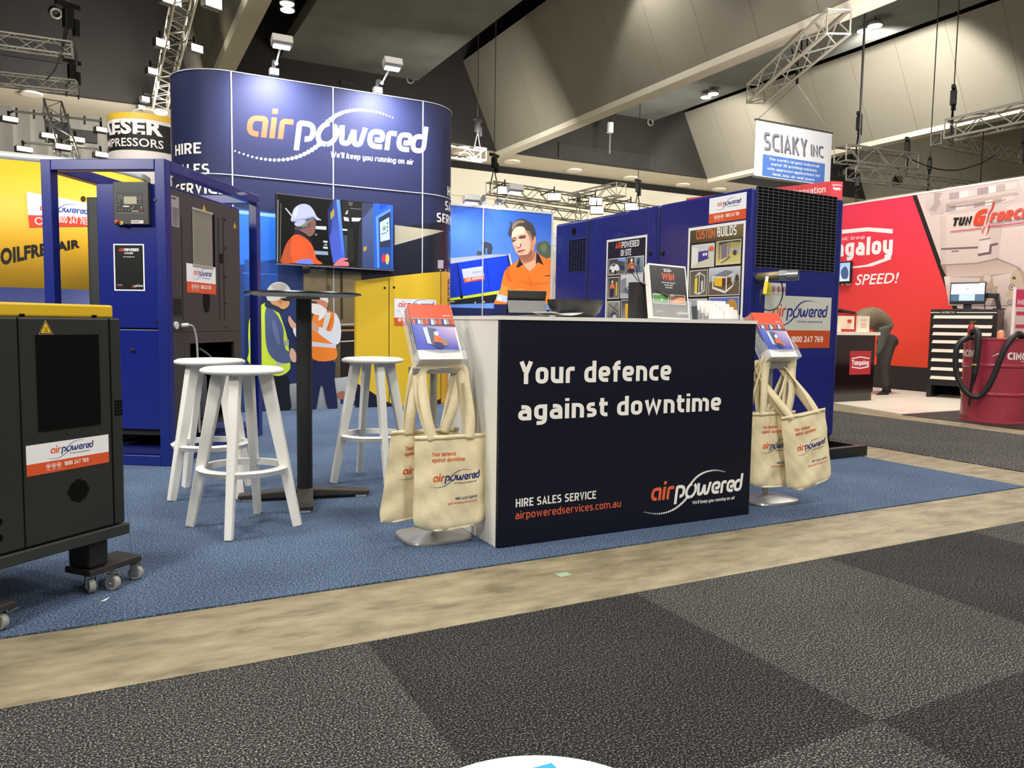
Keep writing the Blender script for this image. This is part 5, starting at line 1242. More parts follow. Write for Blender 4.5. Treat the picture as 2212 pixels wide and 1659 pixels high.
B([(668, 694), (684, 700), (688, 712), (680, 718), (668, 706)], (200, 150, 122)); B([(630, 690), (624, 682), (622, 692), (627, 705), (636, 714), (642, 706)], (206, 158, 132)); B([(632, 712), (644, 708), (660, 724), (656, 736), (640, 730)], (208, 212, 222))
B([(668, 646), (690, 640), (706, 648), (706, 664), (694, 680), (676, 678), (668, 664)], (190, 128, 102)); B([(668, 656), (690, 658), (700, 668), (690, 680), (676, 678), (668, 668)], (222, 216, 212))
B([(668, 646), (676, 634), (694, 632), (706, 642), (708, 654), (700, 650), (684, 645)], (216, 212, 204)); PP([(690, 672), (700, 664), (706, 670), (698, 686), (686, 694)], (220, 222, 228)); PP([(672, 650), (684, 652), (684, 656), (672, 655)], (70, 52, 46))
pr.build('photo_print', GLOSS, t)

# ---- television on the display wall
A = math.radians(8.0); TP = YP(724, 500, YW-.17); td = Vector((math.cos(A), math.sin(A), 0)); tn = Vector((math.sin(A), -math.cos(A), 0))
sp_ = Print(TP, td, (0, 0, 1), tn)
c = [sp_.px(x, y) for x, y in ((597, 417), (851, 445), (850, 583), (597, 568))]
u0 = (c[0][0]+c[3][0])/2; u1 = (c[1][0]+c[2][0])/2; v0 = (c[2][1]+c[3][1])/2; v1 = (c[0][1]+c[1][1])/2
t = thing('television', 'large flat television tilted on the navy display wall', 'television', TP, A)
MB().box(u0, u1, .0, .035, v0, v1).build('housing', BLACK, t, bevel=.004)
MB().box(u0-.003, u1+.003, -.003, .03, v0-.014, v0-.001).build('lower_trim', CHROME, t)
MB().box(-.12, .12, .036, .16, v0+.25, v1-.25).build('wall_bracket', BLACK, t)
MB().sphere(((sp_.px(663, 583))[0], .02, v0-.035), .05, .03, .06).build('media_player', BLACK, t)
MB().tube(smooth_path([(sp_.px(675, 580)[0], .01, v0-.01), (sp_.px(690, 592)[0], .01, v0-.055), (sp_.px(705, 580)[0], .01, v0-.012)], 6), .006, 6).build('cable', BLACK, t)
sc = Print(TP+tn*.0003, td, (0, 0, 1), tn, lift=.00015)
def K(pts): return [sc.px(590+x/8.193, 405+y/8.195) for x, y in pts]
fu0, fv0 = u0+.012, v0+.012; fu1, fv1 = u1-.012, v1-.012
sc.rect(fu0, fv0, fu1, fv1, (18, 17, 16))
sc.poly(K([(1180, 215), (1760, 275), (1760, 1420), (1180, 1370)]), (30, 30, 28)); sc.poly(K([(1230, 240), (1570, 290), (1560, 600), (1240, 600)]), (38, 40, 38)); sc.poly(K([(1330, 250), (1420, 262), (1390, 330), (1340, 320)]), (90, 92, 90)); sc.poly(K([(1360, 360), (1560, 380), (1560, 395), (1360, 375)]), (110, 112, 110))
sc.poly(K([(1270, 470), (1310, 400), (1330, 415), (1310, 475)]), (196, 196, 190)); sc.poly(K([(1245, 520), (1330, 535), (1345, 600), (1260, 590)]), (240, 244, 244)); sc.poly(K([(1390, 535), (1560, 540), (1520, 600), (1392, 600)]), (240, 244, 250))
sc.poly(K([(1225, 730), (1310, 738), (1310, 768), (1225, 760)]), (210, 216, 210)); sc.poly(K([(1310, 720), (1420, 730), (1430, 1300), (1320, 1340)]), (42, 40, 38)); sc.poly(K([(1245, 840), (1310, 850), (1310, 1240), (1275, 1230)]), (60, 78, 82))
sc.poly(K([(745, 680), (940, 690), (940, 752), (750, 735)]), (206, 204, 214)); sc.poly(K([(885, 940), (962, 948), (962, 980), (885, 970)]), (196, 204, 206)); sc.poly(K([(885, 1045), (966, 1055), (966, 1088), (885, 1080)]), (196, 204, 206)); sc.poly(K([(890, 1030), (930, 985), (965, 1030)]), (150, 160, 160)); sc.poly(K([(725, 1120), (970, 1135), (972, 1198), (735, 1185)]), (140, 158, 180)); sc.poly(K([(745, 820), (775, 822), (772, 852), (745, 850)]), (150, 156, 160))
sc.poly(K([(960, 420), (1060, 205), (1120, 212), (1060, 1340), (985, 960)]), (34, 42, 78), (52, 66, 150)); sc.poly(K([(1060, 205), (1180, 218), (1270, 1240), (1060, 1340), (1020, 900)]), (64, 82, 140), (70, 96, 206)); sc.poly(K([(1115, 212), (1178, 218), (1270, 1240), (1215, 1180)]), (104, 152, 232), (64, 108, 214)); sc.poly(K([(1000, 860), (1060, 760), (1160, 735), (1200, 1020), (1070, 1050), (1040, 1220)]), (74, 92, 190))
sc.poly(K([(1010, 450), (1075, 372), (1082, 490), (1018, 575)]), (176, 156, 84))
sc.poly(K([(1560, 560), (1765, 335), (1790, 1440), (1570, 1420)]), (88, 104, 150), (60, 72, 110)); sc.poly(K([(1520, 620), (1570, 560), (1575, 1415), (1490, 1400)]), (44, 46, 52)); sc.poly(K([(1765, 280), (2120, 312), (2120, 1450), (1785, 1432)]), (56, 108, 214), (48, 92, 196)); sc.poly(K([(1570, 270), (1765, 285), (1762, 340), (1565, 540)]), (66, 72, 100))
sc.poly(K([(1880, 295), (2040, 312), (1885, 412)]), (36, 84, 230)); sc.poly(K([(1815, 515), (2075, 370), (2078, 420), (1860, 545), (1870, 1430), (1845, 1430)]), (104, 158, 244)); sc.poly(K([(1868, 545), (2072, 425), (2085, 1050), (1885, 1075)]), (52, 60, 86)); sc.poly(K([(1885, 620), (2050, 525), (2062, 920), (1895, 962)]), (196, 218, 246)); sc.poly(K([(1935, 700), (1992, 680), (1992, 750), (1938, 768)]), (140, 160, 110))
for i in range(3): sc.poly(K([(2012, 620+i*66), (2030, 612+i*66), (2032, 650+i*66), (2014, 658+i*66)]), (70, 90, 160))
for i in range(4): sc.poly(K([(1912+i*24, 815-i*8), (1925+i*24, 810-i*8), (1926+i*24, 838-i*8), (1913+i*24, 843-i*8)]), (50, 60, 160))
sc.poly(K([(1885, 1082), (2088, 1050), (2090, 1435), (1888, 1435)]), (44, 78, 150)); sc.poly(K([(1590, 1060), (1650, 1040), (1650, 1110), (1598, 1135)]), (190, 150, 60))
sc.blob(K([(2010, 1175), (2045, 1210), (2050, 1290), (2020, 1365), (1990, 1320), (1985, 1230)]), (226, 190, 90)); sc.blob(K([(1920, 1240), (1950, 1180), (1985, 1210), (1985, 1290), (1950, 1330), (1925, 1300)]), (222, 58, 74))
def KB(p, c_): sc.blob(K(p), c_, 4)
sc.poly(K([(205, 370), (225, 365), (330, 490), (315, 505)]), (214, 214, 220))
KB([(140, 1330), (165, 1180), (230, 1000), (340, 860), (430, 830), (560, 890), (680, 1010), (740, 1180), (770, 1270), (855, 1330), (840, 1358), (600, 1345), (300, 1340)], (226, 88, 46)); KB([(140, 1330), (165, 1180), (230, 1010), (320, 900), (300, 1120), (330, 1330)], (178, 80, 48)); KB([(600, 1100), (640, 1040), (700, 1160), (700, 1260), (640, 1240)], (206, 84, 46))
KB([(400, 1340), (440, 1295), (560, 1268), (660, 1275), (705, 1340), (690, 1360), (520, 1350)], (110, 126, 214)); KB([(350, 830), (400, 760), (470, 780), (600, 870), (700, 985), (600, 920), (480, 840)], (40, 38, 56))
KB([(380, 740), (430, 680), (560, 640), (660, 560), (740, 580), (752, 680), (730, 790), (700, 840), (640, 870), (580, 830), (460, 760)], (126, 92, 84)); KB([(370, 720), (420, 690), (600, 690), (560, 720), (440, 750)], (70, 66, 66)); KB([(600, 640), (650, 620), (650, 690), (620, 720)], (112, 74, 68)); KB([(380, 640), (500, 650), (640, 560), (740, 545), (640, 610), (580, 690), (500, 700)], (120, 122, 122))
KB([(318, 600), (330, 480), (370, 370), (460, 305), (560, 292), (650, 330), (720, 420), (770, 520), (850, 578), (760, 575), (720, 530), (600, 560), (480, 590)], (186, 190, 220)); KB([(375, 660), (400, 610), (560, 580), (580, 600), (520, 660), (430, 690)], (176, 180, 206)); KB([(350, 500), (380, 400), (440, 340), (430, 420), (400, 520)], (206, 210, 236)); sc.poly(K([(330, 585), (480, 555), (640, 520), (720, 505), (730, 520), (600, 550), (480, 580), (330, 600)]), (150, 152, 190))
KB([(1060, 1380), (1130, 1300), (1200, 1250), (1300, 1250), (1318, 1275), (1240, 1300), (1320, 1320), (1336, 1370), (1320, 1392), (1180, 1390)], (206, 116, 128)); sc.poly(K([(75, 215), (90, 220), (80, 1320), (65, 1320)]), (150, 150, 146)); sc.poly(K([(128, 280), (140, 285), (122, 1315), (110, 1315)]), (110, 108, 104))
adopt(sc.build('screen_picture', SCREEN), t)

# ---- arm lights on top of the walls
LIGHTM = mat('lamp_white', (214, 214, 208), .4)
def arm_light(label, bx, by, yb, hx, hy, yh, glow=5, power=60, tgt=None, rz=0.0):
    p = YP(bx, by, yb); q = YP(hx, hy, yh); t = thing('arm_light', label, 'light', p, 0, 'arm lights on the display walls')
    d = q-p
    MB().box(-.045, .045, -.03, .05, -.03, .035).build('clamp', LIGHTM, t, bevel=.004)
    MB().tube(smooth_path([(0, 0, .03), (0, -.004, .10), d*.30], 5), .021, 12).build('knuckle', mat('knuckle_grey', (120, 124, 128), .35, .3), t)
    MB().tube([d*.28, d*.96], .0095, 10).build('arm', LIGHTM, t)
    M3 = Matrix.Rotation(rz, 3, 'Z') @ Matrix.Rotation(-.35, 3, 'X')
    h = MB().cbox(d, .20, .11, .085, M3).build('lamp_head', mat('lamp_grey', (150, 148, 142), .5), t, bevel=.012)
    MB().cbox(d+M3 @ Vector((0, .0, .046)), .17, .012, .006, M3).build('cooling_slot', BLACK, h)
    g = d+M3 @ Vector((0, .03, -.045)); MB().cbox(g, .16, .06, .004, M3).build('lens', mat('arm_lens', (255, 250, 236), emit=(255, 248, 230), estr=glow), h)
    if power: lamp('SPOT', 'arm_light_beam', p+g+Vector((0, .03, -.03)), power, (.93, .93, 1.0), .06, target=tgt or (p.x, yb, p.z-1.3), angle=160, blend=1.0)
    return t
arm_light('left arm light on top of the tall navy wall', 592, 156, YW+.0, 609, 89, YW-.50, power=150)
arm_light('right arm light on top of the tall navy wall', 816, 196, YW+.0, 848, 137, YW-.50, power=150)

# ---- second wall: banner of the man in the orange shirt
YB = 9.0; xb1 = YP(1192, 464, YB).x; hb = 2.43; xb0 = 3.35
t = thing('banner_wall', 'lower display wall printed with a man writing in an orange shirt', 'display wall', (0, 0, 0))
MB().box(xb0, xb1, YB, YB+.08, 0, hb).build('wall_panel', mat('banner_navy', (26, 32, 70), .6), t)
MB().box(xb0, xb1, YB-.012, YB+.09, hb, hb+.03).build('top_profile', SEAM, t); MB().box(xb1-.006, xb1+.02, YB-.012, YB+.09, 0, hb+.03).build('end_profile', SEAM, t)
pr = Print((xb0, YB-.001, 0), (1, 0, 0), (0, 0, 1), (0, -1, 0), lift=.00018)
def Q6(pts): return [pr.px(970+x/6.6375, 440+y/6.636) for x, y in pts]
def P6(pts, c, c2=None, up=True): pr.poly(Q6(pts), c, c2, up)
def B6(pts, c): pr.blob(Q6(pts), c, 4)
w = xb1-xb0
pr.quad4([(0, .0), (w, .0), (w, hb), (0, hb)], [(124, 176, 244), (150, 190, 238), (38, 92, 202), (60, 112, 226)])
pr.rect(0, 0, w, 1.16, (30, 40, 86))
B6([(395, 720), (400, 690), (430, 675), (465, 690), (475, 725), (430, 745)], (70, 84, 84)); P6([(450, 560), (540, 545), (612, 580), (625, 640), (608, 725), (545, 725), (548, 640), (520, 640), (525, 720), (498, 720), (490, 610)], (60, 62, 76))
B6([(1250, 640), (1270, 570), (1340, 540), (1400, 535), (1440, 590), (1470, 610), (1475, 780), (1400, 800), (1320, 770), (1280, 700)], (78, 92, 78)); B6([(1310, 620), (1360, 570), (1400, 600), (1390, 680), (1340, 690)], (104, 118, 92))
P6([(20, 780), (600, 730), (820, 722), (845, 745), (480, 790), (20, 860)], (150, 160, 176), (196, 204, 212)); P6([(20, 860), (480, 790), (845, 742), (870, 890), (760, 1250), (20, 1355)], (18, 62, 220)); P6([(20, 870), (110, 855), (170, 1320), (20, 1345)], (24, 56, 190))
P6([(110, 860), (130, 858), (190, 1310), (165, 1315)], (12, 30, 110)); P6([(520, 790), (530, 788), (590, 1250), (578, 1252)], (12, 44, 170)); P6([(825, 740), (850, 742), (880, 890), (860, 895)], (24, 34, 80)); P6([(850, 720), (870, 710), (905, 870), (885, 890)], (200, 204, 196))
P6([(180, 940), (475, 895), (505, 1035), (205, 1072)], (206, 214, 232)); P6([(205, 1072), (505, 1035), (510, 1088), (215, 1135)], (226, 96, 66)); P6([(330, 975), (460, 958), (464, 985), (334, 1002)], (176, 186, 214)); P6([(330, 1068), (470, 1050), (472, 1070), (332, 1090)], (244, 220, 206))
for i in range(3): P6([(238+i*26, 1078-i*4), (258+i*26, 1075-i*4), (262+i*26, 1110-i*4), (242+i*26, 1113-i*4)], (246, 200, 170))
P6([(20, 1355), (760, 1238), (720, 1290), (20, 1390)], (206, 226, 50)); P6([(20, 1390), (720, 1290), (650, 1420), (20, 1440)], (30, 32, 44)); P6([(20, 1400), (78, 1398), (78, 1412), (20, 1414)], (214, 206, 120)); B6([(150, 1325), (180, 1305), (200, 1330), (190, 1360), (165, 1355)], (24, 26, 40))
u, v = Q6([(373, 1418)])[0]; pr.disc(u, v, .012, (190, 190, 196), 10); P6([(482, 1400), (512, 1398), (512, 1416), (482, 1418)], (230, 214, 130))
B6([(1000, 800), (1010, 740), (1100, 700), (1240, 690), (1310, 740), (1400, 790), (1462, 810), (1466, 1300), (1300, 1440), (1050, 1440), (700, 1440), (645, 1425), (690, 1320), (730, 1230), (750, 1140), (790, 980), (860, 900)], (238, 124, 44))
P6([(1380, 790), (1464, 806), (1466, 1440), (1240, 1440)], (228, 116, 42), (240, 138, 60)); B6([(830, 920), (870, 905), (860, 1000), (900, 1120), (840, 1100), (810, 1000)], (226, 102, 36)); P6([(730, 1235), (760, 1150), (900, 1240), (1060, 1210), (1060, 1330), (720, 1300)], (242, 146, 62)); B6([(1050, 1100), (1200, 1130), (1440, 1120), (1440, 1150), (1200, 1165), (1060, 1130)], (222, 116, 46))
P6([(1140, 1020), (1150, 1025), (1180, 1200), (1170, 1200)], (206, 96, 34)); P6([(1368, 1028), (1450, 1022), (1452, 1036), (1370, 1042)], (112, 60, 40)); P6([(690, 1290), (845, 1330), (830, 1420), (668, 1385)], (190, 202, 222)); P6([(700, 1330), (760, 1345), (740, 1400), (685, 1385)], (214, 222, 236))
P6([(1010, 780), (1260, 690), (1300, 760), (1240, 880), (1150, 975), (1060, 890)], (196, 138, 108)); P6([(1060, 880), (1250, 800), (1240, 890), (1152, 972)], (224, 172, 140)); B6([(1000, 770), (1080, 840), (1180, 810), (1230, 720), (1200, 690), (1030, 720)], (168, 104, 78))
P6([(1008, 780), (1030, 830), (1060, 870), (985, 915), (970, 905)], (38, 32, 42)); P6([(1010, 775), (1018, 845), (975, 910), (958, 915), (985, 850)], (54, 44, 52)); P6([(1250, 690), (1290, 740), (1352, 880), (1270, 835), (1240, 870)], (40, 34, 46))
# head
B6([(890, 420), (940, 330), (1060, 310), (1160, 390), (1200, 470), (1222, 560), (1215, 660), (1190, 740), (1120, 800), (1060, 790), (1000, 745), (950, 690), (915, 600), (895, 510)], (226, 176, 152))
B6([(1110, 400), (1170, 430), (1210, 520), (1215, 640), (1190, 740), (1120, 800), (1060, 792), (1130, 720), (1160, 600), (1140, 480)], (196, 138, 112)); B6([(1000, 745), (1060, 735), (1130, 720), (1180, 660), (1190, 730), (1120, 800), (1060, 795)], (150, 96, 74))
B6([(900, 400), (950, 350), (1040, 330), (1090, 370), (1060, 430), (980, 440), (920, 480)], (242, 206, 178)); B6([(985, 510), (1010, 480), (1030, 560), (1020, 620), (985, 640), (970, 600)], (240, 186, 160)); B6([(1020, 560), (1035, 600), (1020, 625), (985, 645), (965, 615), (990, 628), (1012, 612)], (150, 74, 58))
B6([(895, 505), (930, 480), (960, 490), (965, 505), (930, 500), (905, 520)], (120, 86, 68)); B6([(990, 480), (1030, 455), (1090, 455), (1100, 470), (1040, 475), (1000, 500)], (112, 78, 60)); B6([(900, 530), (930, 512), (960, 520), (930, 540), (908, 552)], (84, 56, 48)); B6([(1002, 500), (1040, 478), (1098, 478), (1080, 495), (1030, 502)], (84, 54, 46))
B6([(970, 690), (1000, 668), (1070, 658), (1085, 668), (1040, 685), (985, 698)], (150, 84, 72)); B6([(985, 700), (1040, 690), (1070, 690), (1030, 712)], (206, 150, 130)); B6([(1205, 520), (1215, 470), (1235, 475), (1240, 530), (1230, 590), (1212, 600)], (214, 148, 122)); B6([(930, 590), (965, 620), (960, 660), (930, 640)], (210, 156, 134))
B6([(845, 460), (850, 400), (870, 330), (920, 270), (980, 225), (1040, 215), (1120, 245), (1190, 300), (1225, 370), (1240, 450), (1218, 470), (1205, 520), (1190, 530), (1165, 450), (1105, 400), (1060, 330), (960, 330), (905, 400), (885, 480), (860, 440)], (66, 62, 60)); B6([(905, 300), (960, 250), (1040, 240), (1080, 270), (1000, 280), (940, 330), (900, 380)], (140, 122, 102)); B6([(1100, 380), (1150, 400), (1190, 480), (1195, 540), (1160, 470), (1110, 410)], (130, 112, 92)); B6([(870, 250), (890, 270), (900, 300), (880, 300)], (70, 66, 64))
# hand and pen
B6([(820, 1430), (840, 1370), (870, 1320), (930, 1295), (1000, 1330), (1060, 1360), (1060, 1420), (1000, 1445), (900, 1445)], (222, 176, 154)); B6([(880, 1390), (960, 1370), (1020, 1390), (1010, 1410), (920, 1400)], (190, 136, 116)); B6([(1000, 1340), (1040, 1360), (1030, 1390), (1005, 1380)], (170, 116, 98)); P6([(828, 1245), (850, 1228), (908, 1290), (880, 1302)], (40, 32, 36)); P6([(840, 1240), (850, 1236), (870, 1258), (862, 1264)], (200, 196, 196))
P6([(640, 1442), (1300, 1442), (1300, 1580), (640, 1580)], (30, 38, 82)); P6([(1000, 1325), (1060, 1315), (1062, 1350), (1010, 1345)], (210, 218, 230))
pr.build('photo_print', GLOSS, t)
for px_ in (1042,):
    p = YP(px_, 560, YB); MB().box(p.x-.006, p.x+.006, YB-.020, YB, 0, hb).build('panel_seam', SEAM, t)
arm_light('bright arm light at the top of the orange shirt banner', 1045, 441, YB+.02, 1018, 430, YB-.45, glow=30, power=14)
arm_light('unlit looking arm light beside the bright one on the orange shirt banner', 1074, 449, YB+.02, 1113, 408, YB-.35, glow=3, power=6)

# ---- yellow wall at the far left, its right end curving back
def ywall(s, z, off=0.0):
    x1 = YP(100, 352, 8.42).x; R = .9
    if s <= 0: return Vector((x1+s, 8.42-off, z))
    a = min(s/R, pi/2); return Vector((x1+(R+off)*math.sin(a), 8.42+R-(R+off)*math.cos(a)+max(0, s-R*pi/2), z))
hy = YP(60, 349, 8.42).z
t = thing('yellow_display_wall', 'bright yellow printed wall behind the framed compressor', 'display wall', (0, 0, 0))
ss = [-5, -3, -1.5, -.7, 0]+[.9*pi/2*i/14 for i in range(1, 15)]+[2.2]; n = len(ss)
def band(z0, z1, off=0.0): return ([ywall(s_, z0, off) for s_ in ss]+[ywall(s_, z1, off) for s_ in ss], [(i, i+1, n+i+1, n+i) for i in range(n-1)])
zn = YP(60, 622, 8.42).z
MB().add(*band(zn, hy), True).build('yellow_print', mat('yellow_ink', (226, 174, 44), .5), t, solid=.03)
MB().add(*band(0, zn), True).build('navy_base', mat('navy_ink', (34, 44, 92), .55), t, solid=.03)
MB().add(*band(hy, hy+.07), True).build('top_rail', mat('rail_silver', (190, 192, 190), .4, .3), t, solid=.03)
class YPrint(Print):
    def px(s, x, y): p = YP(x, y, 8.42); return (p.x-YP(100, 352, 8.42).x, p.z)
def yp(): return YPrint((0, 0, 0), (1, 0, 0), (0, 0, 1), (0, -1, 0), lift=.0004, warp=lambda u, v, z: ywall(u, v, z+.019))
pr = yp(); q = [pr.px(x, y) for x, y in ((64, 492), (200, 488), (200, 440), (58, 415))]; m0 = pr.px(61, 465); m1 = pr.px(200, 469)
n_ = 10
def bil(a, b_, c_, d_, i): 
    f = i/n_; g = (i+1)/n_; L2 = lambda p, q_, k: (p[0]+(q_[0]-p[0])*k, p[1]+(q_[1]-p[1])*k)
    return [L2(a, b_, f), L2(a, b_, g), L2(d_, c_, g), L2(d_, c_, f)]
for i in range(n_): pr.face(bil(m0, m1, q[2], q[3], i), [lin((222, 224, 226))]*4)
pr.z += 1
for i in range(n_): pr.face(bil(q[0], q[1], m1, m0, i), [lin((214, 66, 50))]*4)
pr.z += 1
u, v = pr.px(86, 455); u1, v1 = pr.px(185, 462); logo(pr, u, v, u1-u, (214, 70, 56), (60, 74, 150), (90, 100, 160), dots=False, slope=(v1-v)/(u1-u))
u, v = pr.px(92, 488); pr.text('1800 247 769', pr.px(122, 486)[0], v+.04, .062, (244, 230, 220), .012, w=pr.px(190, 486)[0]-pr.px(122, 486)[0])
for i in range(2): pr.ring(pr.px(85+16*i, 478)[0], pr.px(85, 478)[1], .035, .01, (244, 220, 210), 18)
pr.build('contact_print', PRINT, t)
pr = yp(); a = pr.px(2, 572); b_ = pr.px(172, 533); h0 = pr.px(2, 541)[1]-a[1]; h1 = pr.px(172, 520)[1]-b_[1]; pr.quadtext('OILFREE.AIR', a, b_, h0*1.12, h1*1.25, (22, 18, 14), .045, plain=True); pr.build('lettering', PRINT, t)

# ---- posters on the side of the blue machine
def poster(name, label, x0, y0, x1, y1, zb):
    pr = Print(B0+sn*.003, bn, (0, 0, 1), sn, lift=.00015)
    u0, v0, u1, v1 = face_box(pr, x0, y0, x1, y1); return pr, u0, zb, u1, v1
pr, u0, v0, u1, v1 = poster('p', '', 1310, 513, 1397, 600, .98)
w = u1-u0; X = lambda f: u0+w*f; Z = lambda y: pr.px(1350, y-(1350-1310)*.0)[1]
def zz(y): return v1-(y-520)/ (690-520)*(v1-pr.px(1310, 690)[1])      # height from rows measured on the poster's left edge
pr.rect(u0, v0, u1, v1, (226, 226, 222)); pr.rect(X(.035), v0+.02, X(.965), v1-.02, (18, 20, 36))
pr.text('AIR', X(.23), zz(541), .055, (214, 86, 50), .012, w=w*.16); pr.text('POWERED', X(.395), zz(541), .055, (240, 240, 236), .012, w=w*.42); pr.text('ON SITE', X(.5), zz(557.5), .055, (240, 240, 236), .012, align='c', xs=.66)
def tile(f0, y0, f1, y1, c, c2):
    a, b_, c_, d_ = X(f0), zz(y1), X(f1), zz(y0); pr.rect(a, b_, c_, d_, (214, 214, 210)); pr.rect(a+.006, b_+.006, c_-.006, d_-.006, c, c2); return a+.006, b_+.006, c_-.006, d_-.006
def rel(b, pts): a, b_, c_, d_ = b; return [(a+(c_-a)*x, b_+(d_-b_)*y) for x, y in pts]
q = tile(.06, 561, .50, 596, (52, 56, 60), (110, 104, 90)); pr.poly(rel(q, [(.5, .9), (1, .75), (1, 1), (.6, 1)]), (104, 150, 220)); pr.poly(rel(q, [(.05, .40), (.12, .62), (.30, .72), (.50, .66), (.66, .48), (.66, .28), (.30, .12), (.06, .26)]), (228, 228, 224)); pr.poly(rel(q, [(.14, .60), (.30, .69), (.46, .64), (.30, .52)]), (50, 56, 66)); pr.disc(*rel(q, [(.42, .14)])[0], .018, (30, 30, 32), 12); pr.disc(*rel(q, [(.12, .26)])[0], .015, (30, 30, 32), 12); pr.poly(rel(q, [(.6, .6), (.98, .5), (.98, .2), (.7, .3)]), (40, 52, 96))
q = tile(.53, 561, .94, 596, (146, 160, 172), (96, 110, 122)); pr.poly(rel(q, [(0, 0), (.45, 0), (.45, 1), (0, 1)]), (66, 60, 56)); pr.blob(rel(q, [(.10, .25), (.08, .50), (.24, .70), (.42, .58), (.44, .3)]), (232, 128, 80)); pr.blob(rel(q, [(.12, .02), (.10, .26), (.42, .26), (.44, .02)]), (36, 42, 78)); pr.disc(*rel(q, [(.28, .82)])[0], .015, (240, 236, 228), 12); pr.poly(rel(q, [(.58, .1), (.8, .05), (.8, .95), (.6, .9)]), (70, 90, 110)); pr.poly(rel(q, [(.64, .56), (.74, .54), (.74, .74), (.64, .74)]), (30, 34, 44))
q = tile(.06, 600, .36, 646, (70, 62, 52), (120, 112, 96)); pr.blob(rel(q, [(.25, .45), (.22, .62), (.40, .74), (.58, .60), (.55, .45)]), (228, 116, 70)); pr.blob(rel(q, [(.20, .08), (.24, .45), (.52, .45), (.50, .08)]), (34, 40, 70)); pr.disc(*rel(q, [(.40, .80)])[0], .013, (200, 206, 214), 12); pr.poly(rel(q, [(.72, .12), (.86, .12), (.86, .78), (.72, .78)]), (222, 170, 60))
q = tile(.39, 597, .94, 646, (206, 208, 210), (170, 172, 172)); pr.poly(rel(q, [(.0, .2), (.25, .2), (.25, .9), (.0, .8)]), (130, 134, 136)); pr.blob(rel(q, [(.15, .25), (.2, .42), (.5, .50), (.85, .40), (.9, .2), (.5, .12)]), (96, 104, 120)); pr.poly(rel(q, [(.3, .42), (.62, .5), (.7, .4), (.4, .34)]), (206, 210, 216)); pr.disc(*rel(q, [(.45, .12)])[0], .018, (40, 40, 42), 12); pr.disc(*rel(q, [(.65, .12)])[0], .018, (40, 40, 42), 12)
q = tile(.06, 651, .40, 697, (150, 148, 132), (80, 78, 72)); pr.line(rel(q, [(.1, .9), (.9, .5)]), .008, (60, 60, 56)); pr.line(rel(q, [(.8, .95), (.4, .4)]), .008, (70, 68, 60)); pr.poly(rel(q, [(.3, .25), (.7, .3), (.7, .5), (.3, .45)]), (60, 60, 110)); pr.disc(*rel(q, [(.6, .2)])[0], .03, (206, 204, 196), 14)
q = tile(.43, 649, .94, 697, (60, 60, 66), (150, 150, 150)); pr.poly(rel(q, [(.18, .05), (.42, .05), (.42, .85), (.18, .85)]), (226, 176, 50)); pr.poly(rel(q, [(.7, .1), (.98, .1), (.98, .9), (.7, .9)]), (50, 90, 170)); pr.blob(rel(q, [(.6, .1), (.6, .4), (.75, .45), (.8, .1)]), (190, 206, 60))
o = pr.build('wall_poster', GLOSS); tag(o, 'narrow dark poster of six site photos on the blue machine', 'poster')
pr, u0, v0, u1, v1 = poster('p', '', 1486, 485, 1609, 600, .98)
w = u1-u0
def zz(y): return v1-(y-490)/(690-490)*(v1-pr.px(1486, 690)[1])
pr.rect(u0, v0, u1, v1, (230, 230, 226)); pr.rect(X(.035), v0+.02, X(.965), v1-.022, (26, 23, 20))
pr.quad4([(X(.035), zz(524)), (X(.965), zz(524)), (X(.965), v1-.022), (X(.035), v1-.022)], [(60, 54, 38), (96, 84, 56), (130, 116, 80), (72, 66, 48)])
pr.text('CUSTOM', X(.15), zz(517), .070, (222, 112, 66), .012, w=w*.34); pr.text('BUILDS', X(.525), zz(517), .070, (240, 240, 234), .012, w=w*.33)
q = tile(.07, 528, .49, 578, (196, 200, 200), (206, 200, 180)); pr.poly(rel(q, [(.30, .25), (.75, .38), (.75, .72), (.30, .70)]), (60, 56, 140)); pr.poly(rel(q, [(.0, .0), (.28, .2), (.28, .85), (.0, .95)]), (222, 222, 216)); pr.disc(*rel(q, [(.55, .55)])[0], .012, (226, 226, 236), 10); pr.disc(*rel(q, [(.66, .56)])[0], .012, (226, 226, 236), 10); pr.blob(rel(q, [(.75, .78), (.85, .9), (.98, .85), (.98, .68), (.8, .68)]), (216, 96, 66)); pr.poly(rel(q, [(.3, .22), (.8, .36), (.8, .39), (.3, .27)]), (40, 38, 46))
q = tile(.52, 526, .94, 576, (150, 140, 80), (214, 200, 120)); pr.poly(rel(q, [(.2, .22), (.45, .3), (.45, .9), (.2, .85)]), (120, 110, 130)); pr.poly(rel(q, [(.5, .5), (1, .42), (1, .66), (.55, .68)]), (170, 166, 160)); pr.line(rel(q, [(.2, .05), (.5, .2), (.55, .92)]), .008, (90, 96, 120)); pr.line(rel(q, [(.12, .2), (.12, .95)]), .008, (90, 96, 120)); pr.line(rel(q, [(.3, .1), (.6, .3)]), .008, (90, 90, 130)); pr.poly(rel(q, [(.1, .85), (.6, .95), (1, .9), (1, 1), (.1, 1)]), (70, 70, 54)); pr.disc(*rel(q, [(.78, .46)])[0], .02, (70, 66, 64), 12)
